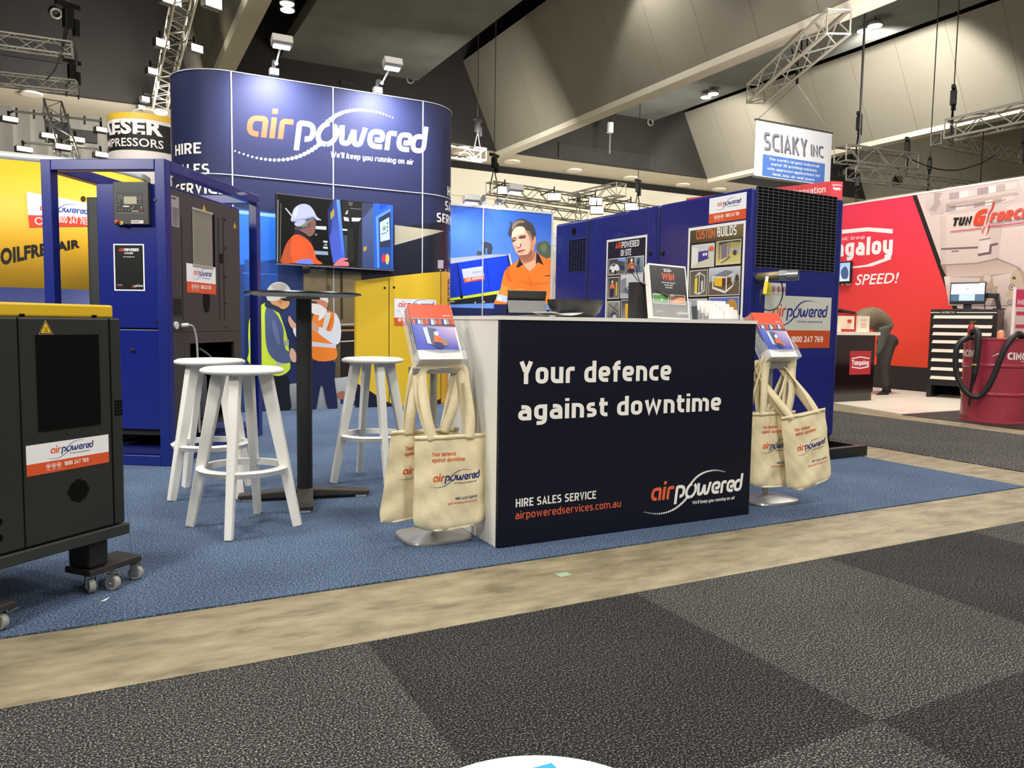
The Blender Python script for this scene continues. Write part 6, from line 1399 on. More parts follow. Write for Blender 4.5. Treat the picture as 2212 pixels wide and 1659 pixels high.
q = tile(.06, 583, .39, 640, (90, 86, 74), (120, 112, 96)); pr.poly(rel(q, [(.28, .12), (.44, .10), (.44, .74), (.28, .70)]), (226, 206, 70)); pr.poly(rel(q, [(.44, .10), (.62, .16), (.62, .76), (.44, .76)]), (34, 32, 30)); pr.line(rel(q, [(.54, .04), (.54, .92), (.3, .78)]), .010, (222, 220, 210)); pr.line(rel(q, [(.54, .92), (.86, .78), (.86, .2)]), .008, (206, 204, 196)); pr.poly(rel(q, [(.66, .2), (.78, .24), (.76, .6), (.66, .58)]), (206, 210, 214)); pr.poly(rel(q, [(.25, .1), (.55, .03), (.9, .2), (.85, .24), (.55, .1), (.3, .15)]), (214, 212, 204))
q = tile(.41, 581, .95, 640, (196, 202, 208), (90, 78, 66)); pr.poly(rel(q, [(0, 0), (1, 0), (1, .46), (0, .5)]), (104, 88, 72)); pr.poly(rel(q, [(.18, .36), (.44, .30), (.44, .66), (.18, .68)]), (232, 184, 44)); pr.poly(rel(q, [(.44, .28), (.72, .4), (.72, .62), (.44, .7)]), (84, 58, 32)); pr.poly(rel(q, [(.12, .24), (.55, .05), (.80, .30), (.80, .36), (.55, .14), (.12, .33)]), (226, 226, 220)); pr.line(rel(q, [(.13, .26), (.13, .70), (.58, .64), (.58, .1)]), .010, (232, 232, 226)); pr.poly(rel(q, [(.13, .72), (.55, .92), (.80, .84), (.58, .66)]), (120, 124, 132)); pr.line(rel(q, [(.58, .66), (.80, .74), (.80, .34)]), .008, (226, 226, 220)); pr.blob(rel(q, [(.86, .5), (.88, .7), (.95, .72), (.98, .5)]), (70, 58, 50))
q = tile(.05, 645, .40, 697, (170, 174, 176), (110, 110, 110)); pr.poly(rel(q, [(.1, .1), (.5, .1), (.5, .7), (.1, .7)]), (80, 90, 96))
q = tile(.43, 643, .95, 697, (80, 110, 190), (150, 120, 80)); pr.blob(rel(q, [(.6, .2), (.62, .8), (.8, .95), (.95, .7), (.9, .2)]), (190, 140, 70))
o = pr.build('wall_poster', GLOSS); tag(o, 'larger custom builds poster of photo tiles near the front of the blue machine', 'poster')
# ================================================================ floor marks near the camera
p = ZP(1180, 1634); d = Vector((-.508, -.861, 0)); c = p+d*.31
t = thing('floor_decal', 'white round floor sticker with a blue mark at the bottom edge of the photo', 'sticker', (c.x, c.y, 0))
MB().cyl((0, 0, .0002), (0, 0, .002), .31, n=72).build('disc', mat('vinyl_white', (236, 234, 224), .5), t)
pr = Print((c.x, c.y, .0022), (1, 0, 0), (0, 1, 0), (0, 0, 1), lift=.0003)
a = pr.px(1191, 1648); b_ = pr.px(1150, 1659); e_ = pr.px(1203, 1659); va = Vector(b_)-Vector(a); ve = Vector(e_)-Vector(a)
va = va.normalized()*.20; ve = ve.normalized()*.16; pr.poly([a, tuple(Vector(a)+va), tuple(Vector(a)+va+ve), tuple(Vector(a)+ve)], (56, 158, 226))
adopt(pr.build('blue_mark', PRINT), t)
p = ZP(1216, 1241, -.006); b = MB()
for i in range(5):
    for j in range(3): b.cbox((p.x-.02+i*.0105, p.y-.014+j*.014, -.0055), .007, .010, .001)
tag(b.build('dotted_sticker', mat('pale_green_vinyl', (170, 206, 176), .5)), 'tiny pale green dotted sticker on the bare concrete strip', 'sticker')

# ================================================================ the red booth at the right
t = thing('booth_platform', 'white raised floor of the red booth across the aisle', 'floor panel', (0, 0, 0))
MB().prism([(8.0, 5.67), (11.19, 5.67), (11.19, 9.7), (8.42, 9.7), (8.34, 6.93)], (0, 0, -.0055), (1, 0, 0), (0, 1, 0), (0, 0, 1), .010).build('panel', mat('white_floor_gloss', (226, 216, 198), .35, noise=.05, nscale=2), t)
t = thing('black_mat', 'flat black mat under the dark red drum', 'mat', (0, 0, 0))
MB().prism([(7.93, 3.2), (11.19, 3.2), (11.19, 5.66), (7.99, 5.66)], (0, 0, -.0055), (1, 0, 0), (0, 1, 0), (0, 0, 1), .006).build('sheet', mat('black_mat_rubber', (40, 38, 36), .6), t)
XW = 11.2
t = thing('red_booth_wall', 'tall red and grey printed wall with white lettering across the aisle', 'display wall', (0, 0, 0))
MB().box(XW, XW+.1, 2.5, 9.7, 0, 3.06).build('wall_panel', mat('red_ink', (226, 66, 60), .5), t)
MB().box(XW-.006, XW+.1, 2.5, 9.7, 3.06, 3.09).build('top_profile', mat('white_profile', (222, 216, 210), .5), t)
class TP_(Print):
    def px(s, x, y): q = XP(x, y, XW); return (-q.y, q.z)
def tpr(l=.00018): return TP_((XW-.001, 0, 0), (0, -1, 0), (0, 0, 1), (-1, 0, 0), lift=l)
def T8(pts): return [pr.px(1659+x/3.998, 415+y/3.998) for x, y in pts]
pr = tpr()
pr.quad4([(-9.7, .38), (-6.2, .38), (-7.9, 3.06), (-9.7, 3.06)], [(226, 72, 44), (222, 70, 42), (234, 54, 84), (236, 58, 88)])
pr.rect(-9.7, 0, -2.5, .38, (46, 42, 42))
s0, s1 = T8([(1250, 38), (1580, 960)]); e0 = (s0[0]+(s1[0]-s0[0])*((3.06-s0[1])/(s1[1]-s0[1])), 3.06); e1 = (s0[0]+(s1[0]-s0[0])*((.38-s0[1])/(s1[1]-s0[1])), .38)
pr.poly([e0, (-2.5, 3.06), (-2.5, .38), e1], (212, 190, 184), (206, 186, 180)); pr.poly([e0, (e0[0]+.075, 3.06), (e1[0]+.075, .38), e1], (40, 32, 30))
pr.build('print_ground', PRINT, t)
pr = tpr(); pr.z = 14
pr.poly(T8([(640, 326), (860, 304), (1078, 320), (1078, 358), (860, 338), (640, 360)]), (244, 236, 236)); pr.poly(T8([(560, 650), (720, 645), (850, 628), (1000, 575), (1025, 545), (1030, 495), (1068, 490), (1062, 580), (900, 640), (720, 660), (600, 690)]), (244, 236, 236))
a = T8([(655, 555)])[0]; b_ = T8([(1075, 530)])[0]; u0 = b_[0]-(b_[0]-a[0])*1.66; v0 = a[1]+(a[1]-b_[1])*.66
pr.quadtext('Tungaloy', (u0, v0), b_, T8([(700, 400)])[0][1]-T8([(700, 553)])[0][1], T8([(1000, 380)])[0][1]-T8([(1000, 540)])[0][1], (244, 236, 236), .034)
pr.build('wordmark', PRINT, t)
pr = tpr(); pr.z = 14; a = T8([(640, 420)])[0]; b_ = T8([(835, 412)])[0]; pr.text('Member IMC Group', b_[0], a[1], .055, (244, 226, 228), 0, w=(b_[0]-a[0])*2.0, align='r'); pr.build('group_line', PRINT, t)
pr = tpr(); pr.z = 14; a = T8([(755, 803)])[0]; b_ = T8([(1128, 782)])[0]; pr.quadtext('SPEED!', a, b_, T8([(760, 710)])[0][1]-a[1], T8([(1110, 690)])[0][1]-b_[1], (246, 238, 236), .012, .2, plain=True)
c_ = T8([(720, 803)])[0]; d0 = T8([(560, 808)])[0]; pr.quadtext('the', d0, c_, .20, .19, (246, 238, 236), .012, .2, plain=True); pr.build('motto', PRINT, t)
# picture of the milling cutter on the grey half
pr = tpr(); pr.z = 4
def T2(pts): return [pr.px(2000+x/5.528, 360+y/5.53) for x, y in pts]
def P2_(pts, c, c2=None, up=True): pr.poly(T2(pts), c, c2, up)
P2_([(0, 340), (90, 300), (260, 300), (290, 490), (210, 570), (60, 580), (0, 500)], (206, 190, 186), (188, 170, 166)); P2_([(100, 310), (200, 310), (160, 380), (180, 450), (110, 540), (40, 520), (100, 430)], (172, 154, 148))
P2_([(270, 300), (1090, 160), (1170, 290), (1170, 420), (960, 480), (640, 540), (270, 570), (290, 440)], (196, 178, 174)); 
for (x0, x1, c) in ((280, 400, (168, 150, 148)), (400, 510, (222, 206, 202)), (510, 615, (206, 188, 182)), (615, 750, (160, 142, 140)), (750, 840, (226, 212, 208)), (840, 950, (176, 158, 152)), (950, 1090, (206, 190, 186))):
    ya = 300-(x0-270)*.17; yb_ = 300-(x1-270)*.17; P2_([(x0, ya+20), (x1, yb_+20), (x1, yb_+100), (x0, ya+100)], c)
    P2_([(x0-40, ya+150), (x1-40, yb_+150), (x1-40, yb_+240), (x0-40, ya+250)], tuple(int(v*.98) for v in c)); 
P2_([(280, 430), (600, 390), (1090, 300), (1110, 330), (620, 430), (280, 470)], (178, 158, 148)); P2_([(280, 480), (620, 440), (960, 390), (960, 400), (620, 455), (280, 495)], (140, 122, 118))
P2_([(165, 600), (960, 480), (900, 760), (865, 1090), (600, 1150), (180, 1170)], (212, 192, 184), (206, 184, 176)); P2_([(740, 520), (960, 480), (880, 860), (865, 1090), (760, 1120)], (196, 176, 170)); P2_([(165, 600), (250, 590), (240, 1165), (180, 1170)], (200, 180, 174))
pr.line(T2([(185, 985), (625, 965)]), .03, (120, 100, 100)); P2_([(310, 1005), (395, 1000), (395, 1015), (310, 1022)], (120, 104, 102)); P2_([(640, 880), (780, 855), (775, 1030), (640, 1050)], (214, 196, 188)); pr.line(T2([(625, 1055), (770, 1030), (778, 940), (865, 920)]), .035, (112, 90, 92)); pr.line(T2([(640, 880), (780, 855)]), .02, (140, 120, 120))
P2_([(180, 1170), (600, 1155), (865, 1095), (1120, 1200), (1172, 1260), (1172, 1420), (1060, 1260), (700, 1330), (260, 1340)], (146, 124, 116), (186, 160, 148)); P2_([(240, 1180), (600, 1165), (860, 1110), (1100, 1210), (1060, 1260), (640, 1310), (260, 1320)], (180, 156, 146), (206, 182, 170)); P2_([(220, 1320), (700, 1330), (1060, 1260), (1172, 1420), (1172, 1659), (280, 1659)], (212, 192, 184), (190, 170, 162))
P2_([(220, 1315), (290, 1305), (285, 1400), (240, 1420)], (220, 204, 198)); pr.blob(T2([(640, 1370), (700, 1290), (750, 1278), (800, 1320), (815, 1420), (860, 1430), (850, 1480), (800, 1520), (740, 1600), (640, 1600)]), (176, 152, 132)); pr.blob(T2([(700, 1300), (740, 1285), (780, 1320), (760, 1380), (700, 1360)]), (206, 186, 176)); pr.blob(T2([(1010, 1320), (1060, 1240), (1130, 1260), (1160, 1400), (1120, 1480), (1040, 1560), (960, 1540), (1000, 1440)]), (190, 168, 142))
for (x, y, r) in ((1030, 1440, 34), (765, 1490, 26), (1010, 1620, 30)): 
    u, v = T2([(x, y)])[0]; pr.disc(u, v, r/5.5*.0063*1.1, (120, 104, 96), 20); pr.disc(u, v, r/5.5*.0063*.8, (190, 176, 170), 20); pr.disc(u, v, r/5.5*.0063*.35, (110, 96, 92), 14)
P2_([(840, 1480), (900, 1560), (900, 1659), (780, 1659)], (150, 126, 116)); pr.blob(T2([(1035, 1330), (1060, 1310), (1080, 1340), (1050, 1345)]), (86, 70, 66))
pr.build('cutter_print', PRINT, t)
pr = tpr(); pr.z = 90
a, b_ = T2([(315, 712), (560, 690)]); h = T2([(340, 612)])[0][1]-T2([(340, 710)])[0][1]; pr.quadtext('TUN', a, b_, h, h*.98, (34, 26, 28), .045, .2)
a, b_ = T2([(560, 712), (735, 695)]); h = T2([(640, 520)])[0][1]-T2([(640, 710)])[0][1]; pr.quadtext('G', a, b_, h, h, (220, 66, 44), .05, .2)
a, b_ = T2([(762, 668), (1250, 600)]); h = T2([(790, 555)])[0][1]-T2([(790, 665)])[0][1]; pr.quadtext('FORCE', a, b_, h, h*1.05, (220, 76, 60), .05, .2); a, b_ = T2([(785, 692), (1260, 628)]); pr.quadtext('ACCELERATED MACHINING', a, b_, .03, .03, (120, 96, 96), 0, .2); pr.build('wordmark', PRINT, t)
pr = tpr(); pr.z = 98
pr.line(T2([(300, 776), (500, 756), (672, 735), (684, 790), (705, 720), (720, 718)]), .012, (200, 48, 66)); pr.line(T2([(820, 420), (800, 500), (760, 560), (725, 700)]), .028, (206, 60, 56), .010); pr.line(T2([(770, 690), (750, 770), (728, 820)]), .02, (200, 48, 66), .004); pr.line(T2([(745, 715), (900, 705), (1260, 660)]), .014, (196, 56, 76)); pr.build('pulse_line', PRINT, t)
# small wall screen next to the blue machine
t = thing('wall_screen', 'small flat screen at the edge of the blue machine on the red wall', 'screen', (0, 0, 0))
a = XP(1839, 564, XW-.09); b_ = XP(1810, 612, XW-.09); MB().box(XW-.09, XW-.05, a.y, a.y+.55, b_.z, a.z).build('housing', BLACK, t); MB().box(XW-.05, XW-.002, a.y+.2, a.y+.35, b_.z+.1, a.z-.1).build('bracket', BLACK, t)
pr = Print((XW-.091, 0, 0), (0, -1, 0), (0, 0, 1), (-1, 0, 0), lift=.0003); pr.rect(-a.y-.53, b_.z+.03, -a.y-.02, a.z-.02, (150, 176, 216), (196, 210, 232)); pr.blob([(-a.y-.16, b_.z+.08), (-a.y-.20, b_.z+.2), (-a.y-.12, a.z-.08), (-a.y-.05, b_.z+.2), (-a.y-.06, b_.z+.08)], (70, 86, 120)); pr.build('picture', SCREEN, t)
# red booth's counter with its things
t = thing('black_counter', 'glossy black counter with white top in the red booth', 'counter', (0, 0, 0))
GLB = mat('gloss_black', (26, 12, 14), .12); KX = YP(1884, 866, 6.9).x; KZ = YP(1850, 719, 6.9).z
MB().box(8.0, KX, 6.9, 7.35, .12, KZ-.03).build('cabinet', GLB, t); MB().box(8.02, KX, 6.92, 7.33, .005, .119).build('plinth', mat('plinth_grey', (72, 68, 62), .4), t)
MB().box(7.98, YP(1902, 722, 6.85).x, 6.85, 7.4, KZ-.03, KZ+.012).build('counter_top', mat('warm_white_top', (236, 226, 210), .4), t)
pr = Print((0, 6.899, 0), (1, 0, 0), (0, 0, 1), (0, -1, 0), lift=.0003); u0, v0, u1, v1 = face_box(pr, 1835.5, 758, 1881, 809); w = u1-u0; h = v1-v0
pr.rect(u0, v0, u1, v1, (182, 44, 54)); pr.poly([(u0+w*.08, v0+h*.70), (u0+w*.5, v0+h*.77), (u0+w*.92, v0+h*.70), (u0+w*.92, v0+h*.65), (u0+w*.5, v0+h*.72), (u0+w*.08, v0+h*.65)], (244, 236, 236)); pr.poly([(u0+w*.10, v0+h*.30), (u0+w*.5, v0+h*.24), (u0+w*.90, v0+h*.30), (u0+w*.90, v0+h*.36), (u0+w*.5, v0+h*.29), (u0+w*.10, v0+h*.35)], (244, 236, 236)); pr.text('Tungaloy', u0+w*.1, v0+h*.40, h*.22, (244, 238, 238), .04, w=w*.8); pr.build('logo_sticker', GLOSS, t)
KT = KZ+.0125
def cbx(name, lab, cat, x0, y0, x1, y1, yy, dep, m):
    a = YP(x0, y1, yy); b_ = YP(x1, y0, yy); o = MB().box(a.x, b_.x, yy, yy+dep, KT, b_.z).build(name, m); tag(o, lab, cat); return o
cbx('display_box', 'bright white display box on the black counter of the red booth', 'box', 1814, 683, 1846, 718, 6.95, .16, mat('warm_white_box', (246, 232, 204), .5))  # box in one even warm white
a = YP(1832, 705, 6.949); tag(MB().box(a.x-.02, a.x+.05, 6.94, 6.948, a.z+.05, a.z+.09).build('red_label', mat('red_label', (206, 70, 50), .5)), 'small red label on the front of the bright white box', 'label')
o = cbx('info_card', 'white information card standing beside the bright white box', 'card', 1851, 683, 1879, 718, 7.0, .02, mat('card_paper', (236, 218, 196), .6))
a = YP(1851, 718, 6.999); b_ = YP(1879, 683, 6.999); pr = Print((0, 6.999, 0), (1, 0, 0), (0, 0, 1), (0, -1, 0), lift=.0003); w = b_.x-a.x; h = b_.z-a.z; pr.text('Tungaloy', a.x+w*.32, a.z+h*.48, h*.06, (206, 70, 60), .02, w=w*.36)
for f in (.78, .70, .36, .30): pr.rect(a.x+w*.28, a.z+h*f, a.x+w*.72, a.z+h*f+.006, (190, 170, 156))
adopt(pr.build('card_print', PRINT), o)
cbx('red_tray', 'long red carton behind the white boxes on the black counter', 'box', 1810, 676, 1852, 718, 7.18, .15, mat('red_carton', (176, 44, 40), .5))
p = YP(1826, 675, 7.22); b = MB(); b.cbox((p.x, 7.25, p.z+.012), .30, .16, .03, Matrix.Rotation(.12, 3, 'Y')); tag(b.build('black_folder', mat('dark_folder', (40, 28, 28), .5)), 'black folder lying on top of the red carton', 'folder')
p = YP(1833, 715, 6.9); tag(MB().box(p.x-.09, p.x+.10, 6.9, 6.94, KT, KT+.035).build('red_tool', mat('red_tool', (190, 50, 40), .45)), 'low red tool case in front of the bright white box', 'tool')

# ---- the person bending over behind the counter
def skin_body(name, joints, edges, m, parent, root=0, sub=2):
    me = bpy.data.meshes.new(name); me.from_pydata([j[0] for j in joints], edges, []); me.materials.append(m)
    o = bpy.data.objects.new(name, me); link(o, parent); md = o.modifiers.new('skin', 'SKIN'); md.use_smooth_shade = True
    sv = me.skin_vertices[0].data
    for i, j in enumerate(joints): sv[i].radius = (j[1], j[2] if len(j) > 2 else j[1]); sv[i].use_root = (i == root)
    o.modifiers.new('smooth', 'SUBSURF').levels = sub; o.modifiers['smooth'].render_levels = sub
    return o
PY = 7.55
t = thing('person', 'person in an olive top and dark trousers bending over behind the black counter', 'person', (YP(1910, 850, PY).x, PY, .005))
def J(x, y, dy=0.0): q = YP(x, y, PY+dy); return Vector((q.x-t.location.x, dy, q.z))
TROU = mat('dark_trousers', (52, 47, 42), .85, noise=.1, nscale=30); OLIVE = mat('olive_cloth', (112, 101, 78), .9, noise=.08, nscale=20); SKINM = mat('skin', (206, 158, 130), .55); HAIR = mat('dark_hair', (40, 30, 26), .7)
hip = J(1914, 722)
body = skin_body('body', [(hip, .155, .17), (J(1901, 690), .15, .17), (J(1876, 686), .155, .19), (J(1856, 692), .12, .18), (J(1845, 699), .055, .055), (J(1834, 708), .045, .045),
    (J(1858, 700, -.18), .06), (J(1852, 722, -.20), .048), (J(1836, 728, -.18), .04), (J(1858, 700, .18), .06), (J(1852, 722, .20), .048), (J(1836, 728, .18), .04)],
    [(0, 1), (1, 2), (2, 3), (3, 4), (4, 5), (3, 6), (6, 7), (7, 8), (3, 9), (9, 10), (10, 11)], OLIVE, t)
skin_body('trousers', [(hip+Vector((.03, 0, -.0)), .165, .18), (J(1917, 742, -.09), .13), (J(1906, 788, -.10), .092), (J(1910, 840, -.10), .066), (J(1917, 742, .09), .13), (J(1909, 788, .12), .092), (J(1915, 838, .13), .066)],
    [(0, 1), (1, 2), (2, 3), (0, 4), (4, 5), (5, 6)], TROU, t)
b = MB(); q0, q1, q2, q3 = J(1931, 700, -.19), J(1899, 708, -.19), J(1892, 770, -.17), J(1906, 752, -.17)
b.grid(lambda u, v: Vector((0, -.02*math.sin(u*3), 0))+(q1.lerp(q0, u)).lerp(q2.lerp(q3, u), v), 8, 8); b.build('top_hem', mat('grey_lining', (84, 80, 74), .9), t, solid=.012)
b = MB(); h0 = J(1832, 712); b.sphere(h0, .085, .078, .11, 20, 14, Matrix.Rotation(-.9, 3, 'Y')); b.sphere(h0+Vector((-.075, 0, -.03)), .018, .014, .02, 8, 6); b.sphere(h0+Vector((0, -.08, 0)), .012, .02, .03, 8, 6); b.sphere(h0+Vector((0, .08, 0)), .012, .02, .03, 8, 6)
b.build('head', SKINM, t); b = MB(); b.sphere(h0+Vector((.025, 0, .03)), .088, .084, .10, 18, 12, Matrix.Rotation(-.9, 3, 'Y')); b.build('hair', HAIR, t)
for sgn in (-1, 1):
    e = h0+Vector((-.062, sgn*.03, -.062)); MB().sphere(e, .011, n=10, m=8).build('eye', mat('eye_white', (220, 220, 214), .3), t)
    wr = J(1836, 728, sgn*.18); pw = wr+Vector((-.04, 0, -.02))
    js = [(wr, .03, .022), (pw, .036, .018)]; ed = [(0, 1)]
    for k in range(4):
        o_ = -.027+.018*k; l_ = (.07, .08, .076, .06)[k]; n0 = len(js); js += [(pw+Vector((-.04, o_, -.012)), .0095), (pw+Vector((-.04-l_*.5, o_*1.1, -.03)), .0085), (pw+Vector((-.04-l_*.8, o_*1.1, -.055)), .0075)]; ed += [(1, n0), (n0, n0+1), (n0+1, n0+2)]
    n0 = len(js); js += [(wr+Vector((-.03, -sgn*.04, -.02)), .011), (wr+Vector((-.06, -sgn*.055, -.04)), .009)]; ed += [(0, n0), (n0, n0+1)]
    skin_body('hand', js, ed, SKINM, t, sub=1)
for (x, y, dy) in ((1911, 850, -.10), (1916, 849, .13)):
    q = J(x, y, dy); q.z = 0; b = MB()
    def shoe(u, v, q=q):
        a_ = 2*pi*u; k = 1-v*.55; L = (.05 if math.cos(a_) > 0 else .21*(1-.35*v))
        return Vector((q.x+.02+L*math.cos(a_)*(k if math.cos(a_) > 0 else 1-.35*v), q.y+.045*math.sin(a_)*(1-.25*v), .005+.10*v*(1 if math.cos(a_) > -.2 else .45)))
    b.grid(shoe, 24, 6); b.cyl((q.x+.02, q.y, .06), (q.x+.02, q.y, .15), .05, n=16); b.build('shoe', mat('black_shoe', (22, 20, 19), .6), t)

# ---- tool cabinet with monitor
A = math.radians(-70); K0 = XP(2000, 855, 10.62); K0 = Vector((10.0, 6.72, .005)); K0 = ZP(2000, 857, .005)
kd = Vector((math.cos(A), math.sin(A), 0)); kn = Vector((math.sin(A), -math.cos(A), 0)); 
kp = Print(K0, kd, (0, 0, 1), kn, lift=.0003); KW = kp.px(2152, 700)[0]; KH = kp.px(2008, 668)[1]
KD = .50
t = thing('tool_cabinet', 'black tool cabinet with a column of white drawer fronts', 'cabinet', K0, A)
TB_ = mat('cabinet_black', (30, 26, 26), .35)
MB().box(0, KW, .0, KD, .20, KH).build('housing', TB_, t, bevel=.006)
for x in (0, KW-.06): MB().box(x, x+.06, .01, KD-.01, .0, .199).build('leg', TB_, t)
MB().box(.061, KW-.061, .3, KD-.02, .02, .199).build('base_recess', MATTB, t); MB().box(KW+.0005, KW+.004, .02, KD-.02, .22, KH-.02).build('side_panel', mat('dark_red_side', (62, 16, 18), .4), t)
b_w = mat('drawer_white', (238, 228, 212), .4)
ys = [686, 706, 722, 739, 758, 778, 797, 816]
for i, y in enumerate(ys):
    z = kp.px(2005, y)[1]; hh = .038
    d = MB().box(.03, KW-.03, -.004, .0, z-.10, z+.03).build('drawer', TB_, t)
    MB().prism([(.04, z-.012), (KW-.05, z-.012), (KW-.04, z+hh-.006), (.055, z+hh-.006)], (0, -.022, 0), (1, 0, 0), (0, 0, 1), (0, 1, 0), .017).build('drawer_handle', b_w, d)
z = kp.px(2030, 675)[1]; pr = Print((0, -.001, 0), (1, 0, 0), (0, 0, 1), (0, -1, 0), lift=.0003); pr.rect(.0, z-.006, KW*.15, z+.006, (220, 214, 200)); pr.rect(KW*.40, z-.006, KW, z+.006, (220, 214, 200)); pr.text('MATRIX TM', KW*.17, z-.012, .026, (220, 214, 200), .01, w=KW*.2); pr.build('name_strip', PRINT, t)
t2 = thing('computer_monitor', 'flat monitor showing a white page on the tool cabinet', 'monitor', K0+kd*0+Vector((0, 0, KH)), A)
mp = Print(K0-kn*.18, kd, (0, 0, 1), kn, lift=.0003); c = [mp.px(x, y) for x, y in ((2055, 612), (2134, 607), (2124, 657), (2049, 658))]
mu0, mu1 = (c[0][0]+c[3][0])/2, (c[1][0]+c[2][0])/2; mv0, mv1 = (c[2][1]+c[3][1])/2-KH, (c[0][1]+c[1][1])/2-KH
MB().box(mu0, mu1, .18, .21, mv0, mv1).build('housing', BLACK, t2, bevel=.004); MB().box((mu0+mu1)/2-.05, (mu0+mu1)/2+.05, .212, .24, .01, mv0+.2).build('stand', BLACK, t2); MB().box((mu0+mu1)/2-.13, (mu0+mu1)/2+.13, .15, .32, .0, .012).build('foot', BLACK, t2)
pr = Print((0, .1795, 0), (1, 0, 0), (0, 0, 1), (0, -1, 0), lift=.0003); w = mu1-mu0; h = mv1-mv0; a = mu0+w*.03; b_ = mu1-w*.03
pr.rect(a, mv0+h*.15, b_, mv1-h*.04, (222, 236, 240)); pr.rect(a, mv0+h*.15, b_, mv0+h*.46, (78, 100, 128)); pr.rect(a, mv1-h*.08, b_, mv1-h*.04, (110, 120, 132)); pr.rect(a+w*.24, mv0+h*.17, b_-w*.26, mv0+h*.45, (206, 222, 230))
for k in range(4): pr.rect(a+w*.25, mv0+h*(.19+.065*k), b_-w*.27, mv0+h*(.215+.065*k), (170, 190, 202))
pr.rect(a+w*.42, mv1-h*.32, a+w*.50, mv1-h*.29, (200, 70, 110)); pr.poly([(b_-w*.16, mv1-h*.04), (b_, mv1-h*.04), (b_, mv1-h*.3)], (250, 250, 240)); pr.build('picture', SCREEN, t2)
# hand scanner on the cabinet
p = kp.px(2176, 650); t = thing('hand_scanner', 'black pistol shaped hand scanner standing on the tool cabinet', 'scanner', K0+kd*(KW-.10)-kn*.30+Vector((0, 0, KH)), A)
MB().bar((-.12, 0, .20), (.06, 0, .19), .06, .07).build('barrel', BLACK, t, bevel=.01); MB().bar((.03, 0, .17), (.07, 0, .02), .045, .055).build('grip', BLACK, t, bevel=.01); MB().tube(smooth_path([(-.09, 0, .17), (-.11, 0, .08), (-.10, 0, .008)], 6), .006, 6).build('cord', BLACK, t); MB().box(.0, .14, -.05, .05, 0, .02).build('cradle', BLACK, t)

# ---- dark red drum with hoses
DC = Vector((8.40, 4.885, .002)); DR = .305; DH = .885
t = thing('steel_drum', 'dark red steel drum with white lettering at the right edge', 'drum', DC)
DRED = mat('drum_red', (164, 56, 72), .3, coat=.3)
prof = [(.001, .004), (DR-.01, .004), (DR+.006, .0), (DR+.006, .014), (DR, .018)]
for zb_ in (.30, .60): prof += [(DR, zb_-.022), (DR+.010, zb_-.008), (DR+.010, zb_+.008), (DR, zb_+.022)]
prof += [(DR, DH-.02), (DR+.006, DH-.016), (DR+.006, DH), (DR-.008, DH), (DR-.012, DH-.014), (.001, DH-.014)]
MB().lathe(prof, n=56).build('barrel', DRED, t, ang=.5)
th0 = math.atan2(-DC.y, -DC.x)
def dwarp(u, v, z): a = th0+u/DR; return Vector((DR+.0015+z)*Vector((math.cos(a), math.sin(a), 0))+Vector((0, 0, v))) if False else Vector(((DR+.0015+z)*math.cos(a), (DR+.0015+z)*math.sin(a), v))
pr = Print((0, 0, 0), (1, 0, 0), (0, 0, 1), (0, -1, 0), lift=.0003, warp=dwarp); pr.text('CIMCOOL', -.30-.19, .685, .075, (238, 226, 222), .04, w=.34); pr.build('lettering', PRINT, t)
pr = Print((0, 0, 0), (1, 0, 0), (0, 0, 1), (0, -1, 0), lift=.0003, warp=dwarp); pr.text('CIMCOOL', .10, .67, .075, (238, 226, 222), .04, w=.36); pr.text('Fluid Technology', .24, .645, .016, (230, 214, 212), 0, w=.16); pr.build('lettering', PRINT, t)
pr = Print((0, 0, 0), (1, 0, 0), (0, 0, 1), (0, -1, 0), lift=.0003, warp=dwarp); pr.poly([(-.04, .70), (.015, .735), (.09, .755), (.075, .72), (.06, .70)], (238, 226, 222)); pr.build('wing_mark', PRINT, t)
t = thing('drum_hose', 'thick black corrugated hose hanging in a loop over the red drum', 'hose', DC); HB = mat('hose_black', (30, 28, 27), .5)
def DP(px, py, d): q = PL(px, py, DC+Vector((-.864, -.503, 0))*d, Vector((-.864, -.503, 0))); return q-DC
MB().tube(smooth_path([DP(2104, 735, .16)+Vector((0, 0, .03)), DP(2090, 730, .30), DP(2070, 745, .36), DP(2064, 775, .37), DP(2068, 812, .37), DP(2085, 845, .38), DP(2110, 857, .38), DP(2130, 842, .38), DP(2148, 808, .38), DP(2165, 765, .38), DP(2180, 738, .36), DP(2196, 722, .30), DP(2205, 722, .20), DP(2208, 730, .14)], 8), .028, 14).build('hose', HB, t)
MB().cyl(DP(2208, 732, .13), DP(2208, 720, .13), .045, n=16).build('coupling', BLACK, t)
t = thing('suction_wand', 'black wand with a yellow ring hooked over the front of the red drum', 'nozzle', DC)
MB().tube(smooth_path([DP(2100, 718, .24), DP(2108, 713, .33), DP(2113, 722, .37), DP(2112, 750, .385), DP(2108, 785, .385), DP(2105, 808, .385)], 8), .032, 14).build('hose', HB, t); MB().tube([DP(2105, 808, .385), DP(2102, 822, .385), DP(2098, 835, .385), DP(2093, 877, .385)], [.026, .022, .013, .009], 12).build('tip', BLACK, t); MB().cyl(DP(2106.5, 786, .385), DP(2106.3, 789, .385), .034, n=18).build('ring', mat('ring_yellow', (206, 170, 80), .5), t)
p = DP(2097, 732, .05); t = thing('grease_cylinder', 'small red cylinder with brass valve standing on the drum', 'cylinder', DC+Vector((p.x, p.y, DH-.013)))
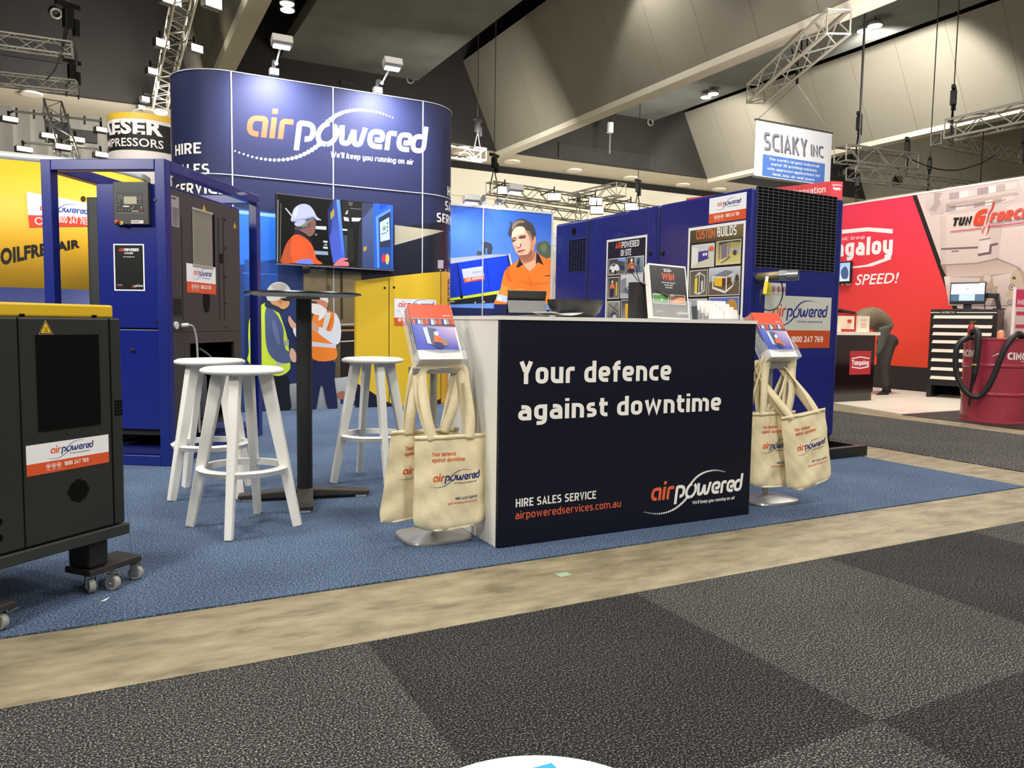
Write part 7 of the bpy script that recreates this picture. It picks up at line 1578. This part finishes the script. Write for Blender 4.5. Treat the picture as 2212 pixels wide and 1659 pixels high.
MB().lathe([(.001, 0), (.034, 0), (.034, .13), (.022, .16), (.001, .16)], n=20).build('body', mat('cylinder_red', (176, 40, 44), .35), t); MB().cyl((0, 0, .158), (0, 0, .20), .018, n=14).build('valve', mat('brass', (150, 120, 70), .35, .8), t); MB().bar((0, 0, .18), (.04, -.02, .19), .014).build('outlet', mat('brass', (150, 120, 70), .35, .8), t)
p = DP(2161, 735, .05); t = thing('spray_can', 'small orange and white can standing on the drum', 'can', DC+Vector((p.x, p.y, DH-.013))); MB().lathe([(.001, 0), (.034, 0), (.034, .085), (.03, .09), (.001, .09)], n=20).build('body', mat('can_orange', (222, 150, 106), .45), t); MB().cyl((0, 0, .0905), (0, 0, .102), .02, n=14).build('cap', WHITE_P, t)
# pink poster board at the very edge
t = thing('poster_board', 'white board with pink headings at the far right edge', 'poster', (0, 0, 0)); a = YP(2196, 620, 5.95); MB().box(a.x, a.x+.55, 5.95, 5.99, .02, a.z).build('board', mat('board_pinkwhite', (226, 206, 204), .5), t)
pr = Print((a.x, 5.949, 0), (1, 0, 0), (0, 0, 1), (0, -1, 0), lift=.0003); z2 = YP(2200, 663, 5.95).z; pr.rect(0, z2, .55, a.z-.03, (214, 58, 100)); pr.text('MODULAR', .04, z2+.03, .07, (240, 220, 224), .03, w=.6)
for (y, ) in ((678, ), (706, )): z = YP(2204, y, 5.95).z; pr.rect(.03, z-.02, .5, z+.03, (206, 60, 92))
pr.build('headings', PRINT, t)

# ================================================================ hanging signs and booths behind
t = thing('hanging_banner', 'white and blue hanging banner with chrome lettering on wires', 'banner', (0, 0, 0)); YS = 12.0
a, b_, c, d = YP(1633, 268, YS), YP(1798, 282, YS), YP(1795, 397, YS), YP(1629, 385, YS); zt = (a.z+b_.z)/2; zb_ = (c.z+d.z)/2-.0
MB().box(a.x, b_.x, YS, YS+.012, zb_, zt).build('cloth', mat('banner_white', (216, 216, 220), .7), t); MB().box(a.x-.02, b_.x+.02, YS-.015, YS+.03, zt, zt+.035).build('top_bar', CHROME, t); MB().box(a.x-.02, b_.x+.02, YS-.015, YS+.03, zb_-.03, zb_).build('bottom_bar', CHROME, t)
pr = Print((a.x, YS-.001, 0), (1, 0, 0), (0, 0, 1), (0, -1, 0), lift=.0003); w = b_.x-a.x
def sci(dx, dz, c1, bd): pr.text('SCIAKY', w*.11+dx, zt-.56+dz, .36, c1, bd, w=w*.55, shear=-.08); pr.text('INC', w*.72+dx, zt-.53+dz, .24, c1, bd*.6, w=w*.17, shear=-.08)
sci(.014, -.014, (40, 40, 48), .012); sci(0, 0, (128, 128, 138), .006)
pr.build('lettering', PRINT, t); pr = Print((a.x, YS-.001, 0), (1, 0, 0), (0, 0, 1), (0, -1, 0), lift=.0003); pr.rect(w*.10, zb_+.02, w*.92, zb_+.46, (84, 122, 190))
for i, s_ in enumerate(("The world's largest industrial", 'metal 3D printing solution', 'with approved applications for', 'land, sea, air and space')): pr.text(s_, w*.51, zb_+.36-.1*i, .055, (226, 230, 238), .006, align='c', w=w*(.66, .6, .7, .55)[i])
pr.build('claim_panel', PRINT, t)
hk = YP(1722, 181, YS+.3); MB().tube([(a.x+.05, YS, zt+.03), hk], .006, 6).build('wire', CHROME, t); MB().tube([(b_.x-.05, YS, zt+.03), hk], .006, 6).build('wire', CHROME, t)
t = thing('red_fascia_sign', 'red box sign seen above the blue machine', 'sign', (0, 0, 0))
a = YP(1797, 391, 9.6); z0_ = 2.5; RX = a.x; b = MB(); RED = mat('sign_red', (196, 56, 64), .5); b.prism([(RX, 9.6), (RX+.22, 9.55), (RX+.6, 12.4), (RX-.9, 12.4)], (0, 0, 2.35), (1, 0, 0), (0, 1, 0), (0, 0, 1), a.z-2.35); b.build('box', RED, t)
b = MB(); 
for (x, y) in ((RX+.05, 9.7), (RX+.3, 12.2)): b.box(x, x+.06, y, y+.06, 0, 2.35)
b.build('posts', mat('sign_post', (110, 50, 52), .5), t)
fu = Vector((RX-(RX-.9), 9.6-12.4, 0)).normalized(); fnn = Vector((fu.y, -fu.x, 0)); pr = Print(Vector((RX-.9, 12.4, 0))+fnn*.002, fu, (0, 0, 1), fnn, lift=.0003); q = pr.px(1748, 419); q2 = pr.px(1783, 414); pr.text('Innovation', q2[0], q[1], .115, (240, 220, 220), .0, w=(q2[0]-q[0])*2.0, align='r'); pr.build('lettering', PRINT, t)
pr = Print((RX, 9.6, 0), Vector((.22, -.05, 0)), (0, 0, 1), Vector((-.05, -.22, 0)), lift=.002); q = pr.px(1807, 410); pr.text('Tungaloy', q[0], q[1], .05, (244, 226, 226), .03, w=.15, align='c'); pr.rect(q[0]-.09, q[1]+.075, q[0]+.09, q[1]+.088, (244, 226, 226)); pr.build('corner_logo', PRINT, t)
# round tower sign of the neighbour stand
TY = 12.4; tc = YP(317, 300, TY); TR = .50; ztop = YP(317, 245, TY-TR).z
t = thing('tower_sign', 'round white tower sign with yellow rim and black label at the left', 'sign', (tc.x, TY, 0))
MB().lathe([(.001, .0), (TR, .0), (TR, ztop-.075)], n=64).build('tower', mat('tower_white', (222, 214, 210), .5), t); MB().lathe([(TR+.004, ztop-.075), (TR+.004, ztop), (TR-.04, ztop), (TR-.05, ztop-.03), (.001, ztop-.03)], n=64).build('rim', mat('tower_yellow', (222, 182, 50), .5), t, ang=.5)
tf = math.atan2(-TY, -tc.x)
def twarp(u, v, z): a = tf+u/TR; r_ = TR+.005+z; return Vector((r_*math.cos(a), r_*math.sin(a), v))
def deg(d): return TR*math.radians(d)
la, lb = YP(317, 266, TY-TR).z, YP(317, 325, TY-TR).z
pr = Print((0, 0, 0), (1, 0, 0), (0, 0, 1), (0, -1, 0), lift=.0008, warp=twarp); pr.rgrid(deg(-112), lb, deg(37), la, (36, 36, 34), 60); pr.build('label', PRINT, t)
pr = Print((0, 0, 0), (1, 0, 0), (0, 0, 1), (0, -1, 0), lift=.003, warp=twarp); pr.z = 2; pr.text('KAESER', deg(-108), lb+.22, .19, (236, 228, 224), .045, w=deg(132), plain=True); pr.text('COMPRESSORS', deg(-104), lb+.045, .115, (236, 228, 224), .012, w=deg(128), plain=True); pr.build('lettering', PRINT, t)
pr = Print((0, 0, 0), (1, 0, 0), (0, 0, 1), (0, -1, 0), lift=.003, warp=twarp); u, v = deg(45), lb+.03; pr.ring(u, v+.02, .045, .008, (30, 30, 30), 20); pr.text('R', u, v-.005, .05, (30, 30, 30), .01, align='c'); pr.build('registered_mark', PRINT, t)
t = thing('tower_lamp', 'small lamp on a bent arm on top of the round tower sign', 'light', (tc.x-.15, TY, ztop)); MB().tube(smooth_path([(0, 0, -.02), (-.02, -.05, .10), (.10, -.15, .14), (.28, -.2, .12)], 6), .012, 8).build('arm', LIGHTM, t); MB().sphere((.33, -.2, .11), .09, .06, .04).build('lamp_head', GLOW, t)
# glass partition and dark screen seen through the blue frame
t = thing('glass_partition', 'pale teal glass partition seen through the blue frame', 'partition', (0, 0, 0)); a = YP(190, 364, 14); b_ = YP(300, 378, 14); MB().box(a.x-.6, b_.x, 14, 14.03, 0, (a.z+b_.z)/2).build('panel', mat('teal_glass', (150, 190, 186), .3), t); p = YP(253, 372, 14); MB().box(p.x-.012, p.x+.012, 13.98, 14, 0, (a.z+b_.z)/2).build('mullion', SEAM, t)
a = YP(300, 376, 14); b_ = YP(350, 410, 14); o = MB().box(a.x, b_.x+.3, 14.0, 14.1, 0, a.z).build('dark_booth_panel', mat('dark_blue_panel', (36, 44, 56), .25)); tag(o, 'dark glossy panel right of the pale teal partition', 'partition')
o = MB().box(YP(360, 400, 15).x-.2, YP(380, 400, 15).x+.4, 15, 15.1, 0, YP(370, 384, 15).z).build('white_booth_panel', mat('white_booth', (214, 208, 190), .6)); tag(o, 'white panel just left of the tall navy wall', 'partition')
# white stand panels between banner and blue machine
t = thing('white_stand_wall', 'white stand wall with small logos between the banner and the blue machine', 'display wall', (0, 0, 0)); YS2 = 13.0; a = YP(1180, 504, YS2); b_ = YP(1262, 504, YS2); MB().box(a.x, b_.x, YS2, YS2+.05, 0, a.z).build('wall_panel', mat('stand_cream', (216, 210, 192), .6), t)
pr = Print((0, YS2-.001, 0), (1, 0, 0), (0, 0, 1), (0, -1, 0), lift=.0003); q = [pr.px(x, y) for x, y in ((1180, 541), (1262, 541), (1262, 505), (1180, 505))]; pr.rect(q[0][0], q[0][1], q[1][0], q[2][1]-.01, (232, 234, 236)); q = [pr.px(x, y) for x, y in ((1180, 690), (1262, 588))]; pr.rect(q[0][0], .02, q[1][0], q[1][1], (206, 198, 194))
pr.build('panel_print', PRINT, t); pr = Print((0, YS2-.001, 0), (1, 0, 0), (0, 0, 1), (0, -1, 0), lift=.0003); pr.z = 4; u, v = pr.px(1205, 513); pr.disc(u, v, .022, (50, 110, 170), 16); pr.line([(u-.045, v-.005), (u-.02, v-.045), (u, v-.055), (u+.02, v-.045), (u+.045, v-.005)], .012, (50, 80, 140)); u, v = pr.px(1214, 519); pr.text('LEAP', u, v, .055, (60, 120, 180), .03); u, v = pr.px(1196, 532); pr.text('ENG PP', u, v, .03, (170, 172, 176), 0, w=.19); pr.build('blue_logo', PRINT, t)
pr = Print((0, YS2-.001, 0), (1, 0, 0), (0, 0, 1), (0, -1, 0), lift=.0003); pr.z = 4; u, v = pr.px(1202, 604); pr.ring(u, v, .058, .008, (60, 64, 110), 28); pr.line([(p_.x, p_.y) for p_ in smooth_path([(u+.025, v+.035, 0), (u-.015, v+.03, 0), (u-.02, v+.008, 0), (u+.02, v-.01, 0), (u+.015, v-.035, 0), (u-.025, v-.035, 0)], 5)], .010, (40, 44, 90)); u, v = pr.px(1193, 614); pr.text('SUPPLIER', u, v, .016, (150, 150, 170), 0, w=.15); pr.build('round_logo', PRINT, t)

# ================================================================ trusses, hoists and lamps in the air
ALU = mat('truss_aluminium', (196, 192, 182), .35, .6)
def truss(label, p, q, s=.29, n=None, rc=.024, grp=True):
    p, q = Vector(p), Vector(q); d = q-p; L = d.length; d.normalize(); up = Vector((0, 0, 1)) if abs(d.z) < .9 else Vector((1, 0, 0)); a = d.cross(up).normalized(); u = a.cross(d).normalized()
    if u.z < 0: u = -u
    t = thing('lighting_truss', label, 'truss', p, 0, 'aluminium trusses hung from the roof'); n = n or max(3, int(L/(s*1.15))); h = s/2
    cs = [a*x+u*z for x, z in ((-h, -h), (h, -h), (h, h), (-h, h))]
    for c in cs: MB().cyl(c, c+d*L, rc, n=8).build('chord', ALU, t)
    b = MB()
    for k in range(4):
        c0, c1 = cs[k], cs[(k+1) % 4]
        for i in range(n):
            x0, x1 = L*i/n, L*(i+1)/n; b.cyl(c0+d*x0 if i % 2 else c1+d*x0, c1+d*x1 if i % 2 else c0+d*x1, rc*.5, n=6, caps=False)
    for x in (0, L):
        for k in range(4): b.cyl(cs[k]+d*x, cs[(k+1) % 4]+d*x, rc*.6, n=6, caps=False)
    b.build('lacing', ALU, t)
    return t
def ptruss(label, x0, y0, x1, y1, z, s=.29, z1=None, n=None, rc=None):
    return truss(label, ZP(x0, y0, z), ZP(x1, y1, z1 if z1 is not None else z), s, n, rc or s*.07)
def hoist(label, px, py, z, drop=.55, w=.29, wires=True, s=1.0):
    p = ZP(px, py, z); s *= .72; top = 8.715 if any(a_ < p.x < b_ for a_, b_ in ((4.66, 8.99), (12.8, 18.5), (22.2, 28.0), (31.5, 33.5))) else 13.79; t = thing('chain_hoist', label, 'hoist', p, .5, 'black chain hoists above the trusses')
    MB().box(-.09*s, .09*s, -.08*s, .08*s, drop, drop+.40*s).build('motor', BLACKM, t, bevel=.01); MB().box(-.24*s, .24*s, -.05*s, .05*s, drop+.42*s, drop+.52*s).build('cross_head', BLACKM, t)
    MB().box(.11*s, .21*s, -.06*s, .06*s, drop-.12*s, drop+.22*s).build('chain_bag', BLACKM, t)
    for sx in (-1, 1): MB().cyl((0, 0, drop), (sx*w*.55, 0, 0), .022*s, n=6).build('sling', BLACKM, t); MB().cyl((sx*w*.55, 0, 0), (sx*w*.55, 0, -w), .022*s, n=6).build('sling', BLACKM, t)
    if wires: MB().cyl((0, 0, drop+.5*s), (0, 0, top-p.z), .012, n=6).build('chain', mat('chain_grey', (80, 78, 74), .5, .5), t)
    return t
def flood(label, px, py, z, w=.30, h=.14, glow=14, rz=.4, arm=.18, to=None):
    p = ZP(px, py, z); t = thing('flood_light', label, 'light', p, rz, 'white flood lights in the air'); MB().box(-w/2, w/2, -.06, .10, -h/2, h/2+.03).build('housing', mat('flood_grey', (90, 88, 84), .5), t, bevel=.01)
    MB().box(-w/2+.015, w/2-.015, -.068, -.061, -h/2+.012, h/2+.012).build('lens', GLOW, t); MB().bar((0, .05, h/2+.03), (0, .08, h/2+.03+arm), .03).build('bracket', BLACKM, t)
    if to is not None:      # clamp arm that reaches the truss or pipe carrying the lamp
        a_, b_ = to; d_ = b_-a_; k_ = max(0, min(1, (p-a_).dot(d_)/d_.length_squared)); q_ = Matrix.Rotation(-rz, 3, 'Z') @ (a_+d_*k_-p)
        MB().bar((0, .08, h/2+.03+arm*.6), q_, .022).build('clamp_arm', BLACKM, t)
    return t
ptruss('upper of the two short trusses at the top left corner', -60, 78, 156, 108, 5.0, .19)
ptruss('lower of the two short trusses at the top left corner', -60, 164, 166, 188, 4.6, .17)
hoist('hoist holding the upper short truss at the top left corner', 149, 108, 5.02, .32, .19); hoist('hoist holding the lower short truss at the top left corner', 156, 188, 4.62, .12, .17, s=.8)
tb = ptruss('long box truss with pairs of flood lights running up from the navy wall', 345, 228, 412, -70, 6.7, .34)
for i, (x, y) in enumerate(((368, 1), (458, 9), (349, 96), (423, 107), (328, 156), (313, 216), (304, 234))):
    flood(('upper left', 'upper right', 'second left', 'second right', 'third left', 'fourth left', 'lowest left')[i]+' flood light along the long box truss', x, y, 6.6, .36-.03*i, .17-.012*i, to=(ZP(345, 228, 6.7), ZP(412, -70, 6.7)))
ptruss('truss mast with cross pipes above the yellow wall', 113, 232, 150, 352, 4.6, .26, z1=3.4)
for (lab, x0, y0, x1, y1, z) in (('upper cross pipe on the mast above the yellow wall', 28, 240, 219, 262, 4.4), ('lower cross pipe on the mast above the yellow wall', 55, 308, 217, 322, 3.75)):
    b = MB(); b.cyl(ZP(x0, y0, z), ZP(x1, y1, z), .02, n=8); tag(b.build('cross_pipe', ALU), lab, 'pipe', 'cross pipes on the mast')
for i, (x, y, z) in enumerate(((21, 260, 4.2), (221, 283, 4.2), (105, 296, 3.9), (165, 304, 3.9), (52, 325, 3.6), (135, 320, 3.6), (220, 337, 3.55))): flood('%s flood light on the mast above the yellow wall' % ('far left upper', 'far right upper', 'inner left middle', 'inner right middle', 'far left lower', 'centre lower', 'far right lower')[i], x, y, z, .24, .065, rz=.3, arm=.1, to=(ZP(28, 240, 4.4), ZP(219, 262, 4.4)) if z > 4 else (ZP(55, 308, 3.75), ZP(217, 322, 3.75)))
p = ZP(124, 287, 4.1); tag(MB().box(p.x-.18, p.x+.18, p.y-.1, p.y+.1, p.z-.17, p.z+.17).build('dimmer_box', BLACKM), 'black control box on the mast above the yellow wall', 'box')
p = ZP(175, 294, 4.1); tag(MB().box(p.x-.25, p.x+.25, p.y-.05, p.y+.05, p.z-.10, p.z+.10).build('grey_speaker', mat('speaker_grey', (90, 88, 86), .6)), 'grey bar shaped box beside the mast above the yellow wall', 'box')
ptruss('short truss tucked behind the right end of the navy wall', 930, 318, 1044, 336, 5.5, .30); hoist('hoist over the short truss right of the navy wall', 1031, 326, 5.65, .5, .3)
ptruss('long truss spanning above the orange shirt banner', 1057, 406, 1440, 462, 4.4, .30); hoist('hoist at the left end of the long truss above the banner', 1067, 400, 4.55, .42, .3); hoist('hoist over the right part of the long truss above the banner', 1377, 446, 4.55, .42, .3)
ptruss('cross truss behind the long truss above the banner', 1238, 432, 1342, 409, 4.5, .32); ptruss('lower truss behind the top of the banner', 1075, 444, 1262, 470, 4.0, .26); hoist('small hoist on the lower truss behind the banner', 1249, 460, 4.15, .30, .26, False, .7)
for i, (x, y, z) in enumerate(((1090, 413, 4.15), (1197, 427, 4.15), (1286, 437, 4.1), (1363, 448, 4.1), (1289, 456, 3.85))): flood('%s flood light under the trusses above the banner' % ('leftmost', 'second', 'third', 'rightmost', 'lowest')[i], x, y, z, .34, .16, rz=-.5, to=(ZP(1057, 406, 4.27), ZP(1440, 462, 4.27)))
ptruss('box truss pointing up to the right above the hanging banner', 1633, 203, 1812, 46, 6.4, .42); hoist('hoist at the top of the box truss above the hanging banner', 1738, 88, 6.9, .7, .42)
p = YP(1722, 181, 12.3); t = thing('banner_sling', 'black sling that carries the hanging banner', 'sling', p); MB().cyl((0, 0, 0), (0, .02, .28), .03, n=8).build('hook', BLACKM, t); MB().cyl((0, .02, .28), (-.10, .1, .75), .016, n=6).build('strap', BLACKM, t); MB().cyl((0, .02, .28), (.12, .1, .78), .016, n=6).build('strap', BLACKM, t)
ptruss('truss with spotlights right of the hanging banner', 1815, 332, 1970, 352, 4.8, .34); hoist('hoist on the truss right of the hanging banner', 1853, 325, 4.97, .45, .34); hoist('hoist at the right end of the truss right of the hanging banner', 1958, 343, 4.97, .1, .34, False)
ptruss('thin truss below the one right of the hanging banner', 1838, 374, 2100, 408, 4.4, .26); hoist('small hoist on the thin truss over the red wall', 2006, 390, 4.5, .25, .26, s=.8); hoist('small hoist at the left end of the thin truss', 1851, 420, 3.6, .15, .2, s=.7)
ptruss('upper right truss reaching out of the photo', 2052, 282, 2260, 236, 5.0, .36); hoist('hoist at the left end of the upper right truss', 2056, 274, 5.2, .45, .36)
ptruss('slim truss crossing under the upper right truss', 2022, 300, 2212, 340, 4.9, .22); hoist('hoist at the right edge under the upper right truss', 2212, 320, 4.9, .1, .3, False)
b = MB(); q0, q1 = ZP(2125, 276, 4.9), ZP(2122, 385, 3.75); b.cyl(q0, Vector((q0.x, q0.y, 3.55)), .012, n=6); tag(b.build('drop_wire', BLACKM), 'thin black wire dropping from the upper right truss', 'wire')
b = MB(); b.tube(smooth_path([ZP(1970, 345, 4.7), ZP(2020, 364, 4.5), ZP(2070, 367, 4.5), ZP(2120, 352, 4.65), ZP(2150, 335, 4.8)], 8), .012, 6); tag(b.build('slack_cable', BLACKM), 'slack cable swinging between the right hand trusses', 'cable')
def spot_can(label, px, py, z, glow):
    p = ZP(px, py-14, 4.8)-Vector((0, 0, .30)); t = thing('stage_spotlight', label, 'light', p, 0, 'black spotlights under the right trusses'); MB().lathe([(.11, -.10), (.125, .0), (.08, .10), (.03, .14), (.001, .14)], n=20).build('can', BLACKM, t); MB().cyl((0, 0, -.085), (0, 0, -.08), .10, n=20).build('lens', mat('cool_lens', (236, 244, 255), emit=(226, 238, 255), estr=glow), t); MB().bar((0, 0, .18), (0, 0, .35), .03).build('bracket', BLACKM, t)
spot_can('spotlight glowing at the left end under the right truss', 1825, 354, 4.3, 8); spot_can('spotlight with a bluish lens under the right truss', 1940, 376, 4.2, 6)
b = MB(); b.tube(smooth_path([ZP(140, 60, 5.6), ZP(134, 100, 5.0), ZP(120, 148, 4.7), ZP(100, 172, 4.6)], 8), .012, 6); tag(b.build('slack_cable', mat('chain_grey', (80, 78, 74), .5, .5)), 'cable drooping between the two short trusses at the top left', 'cable')
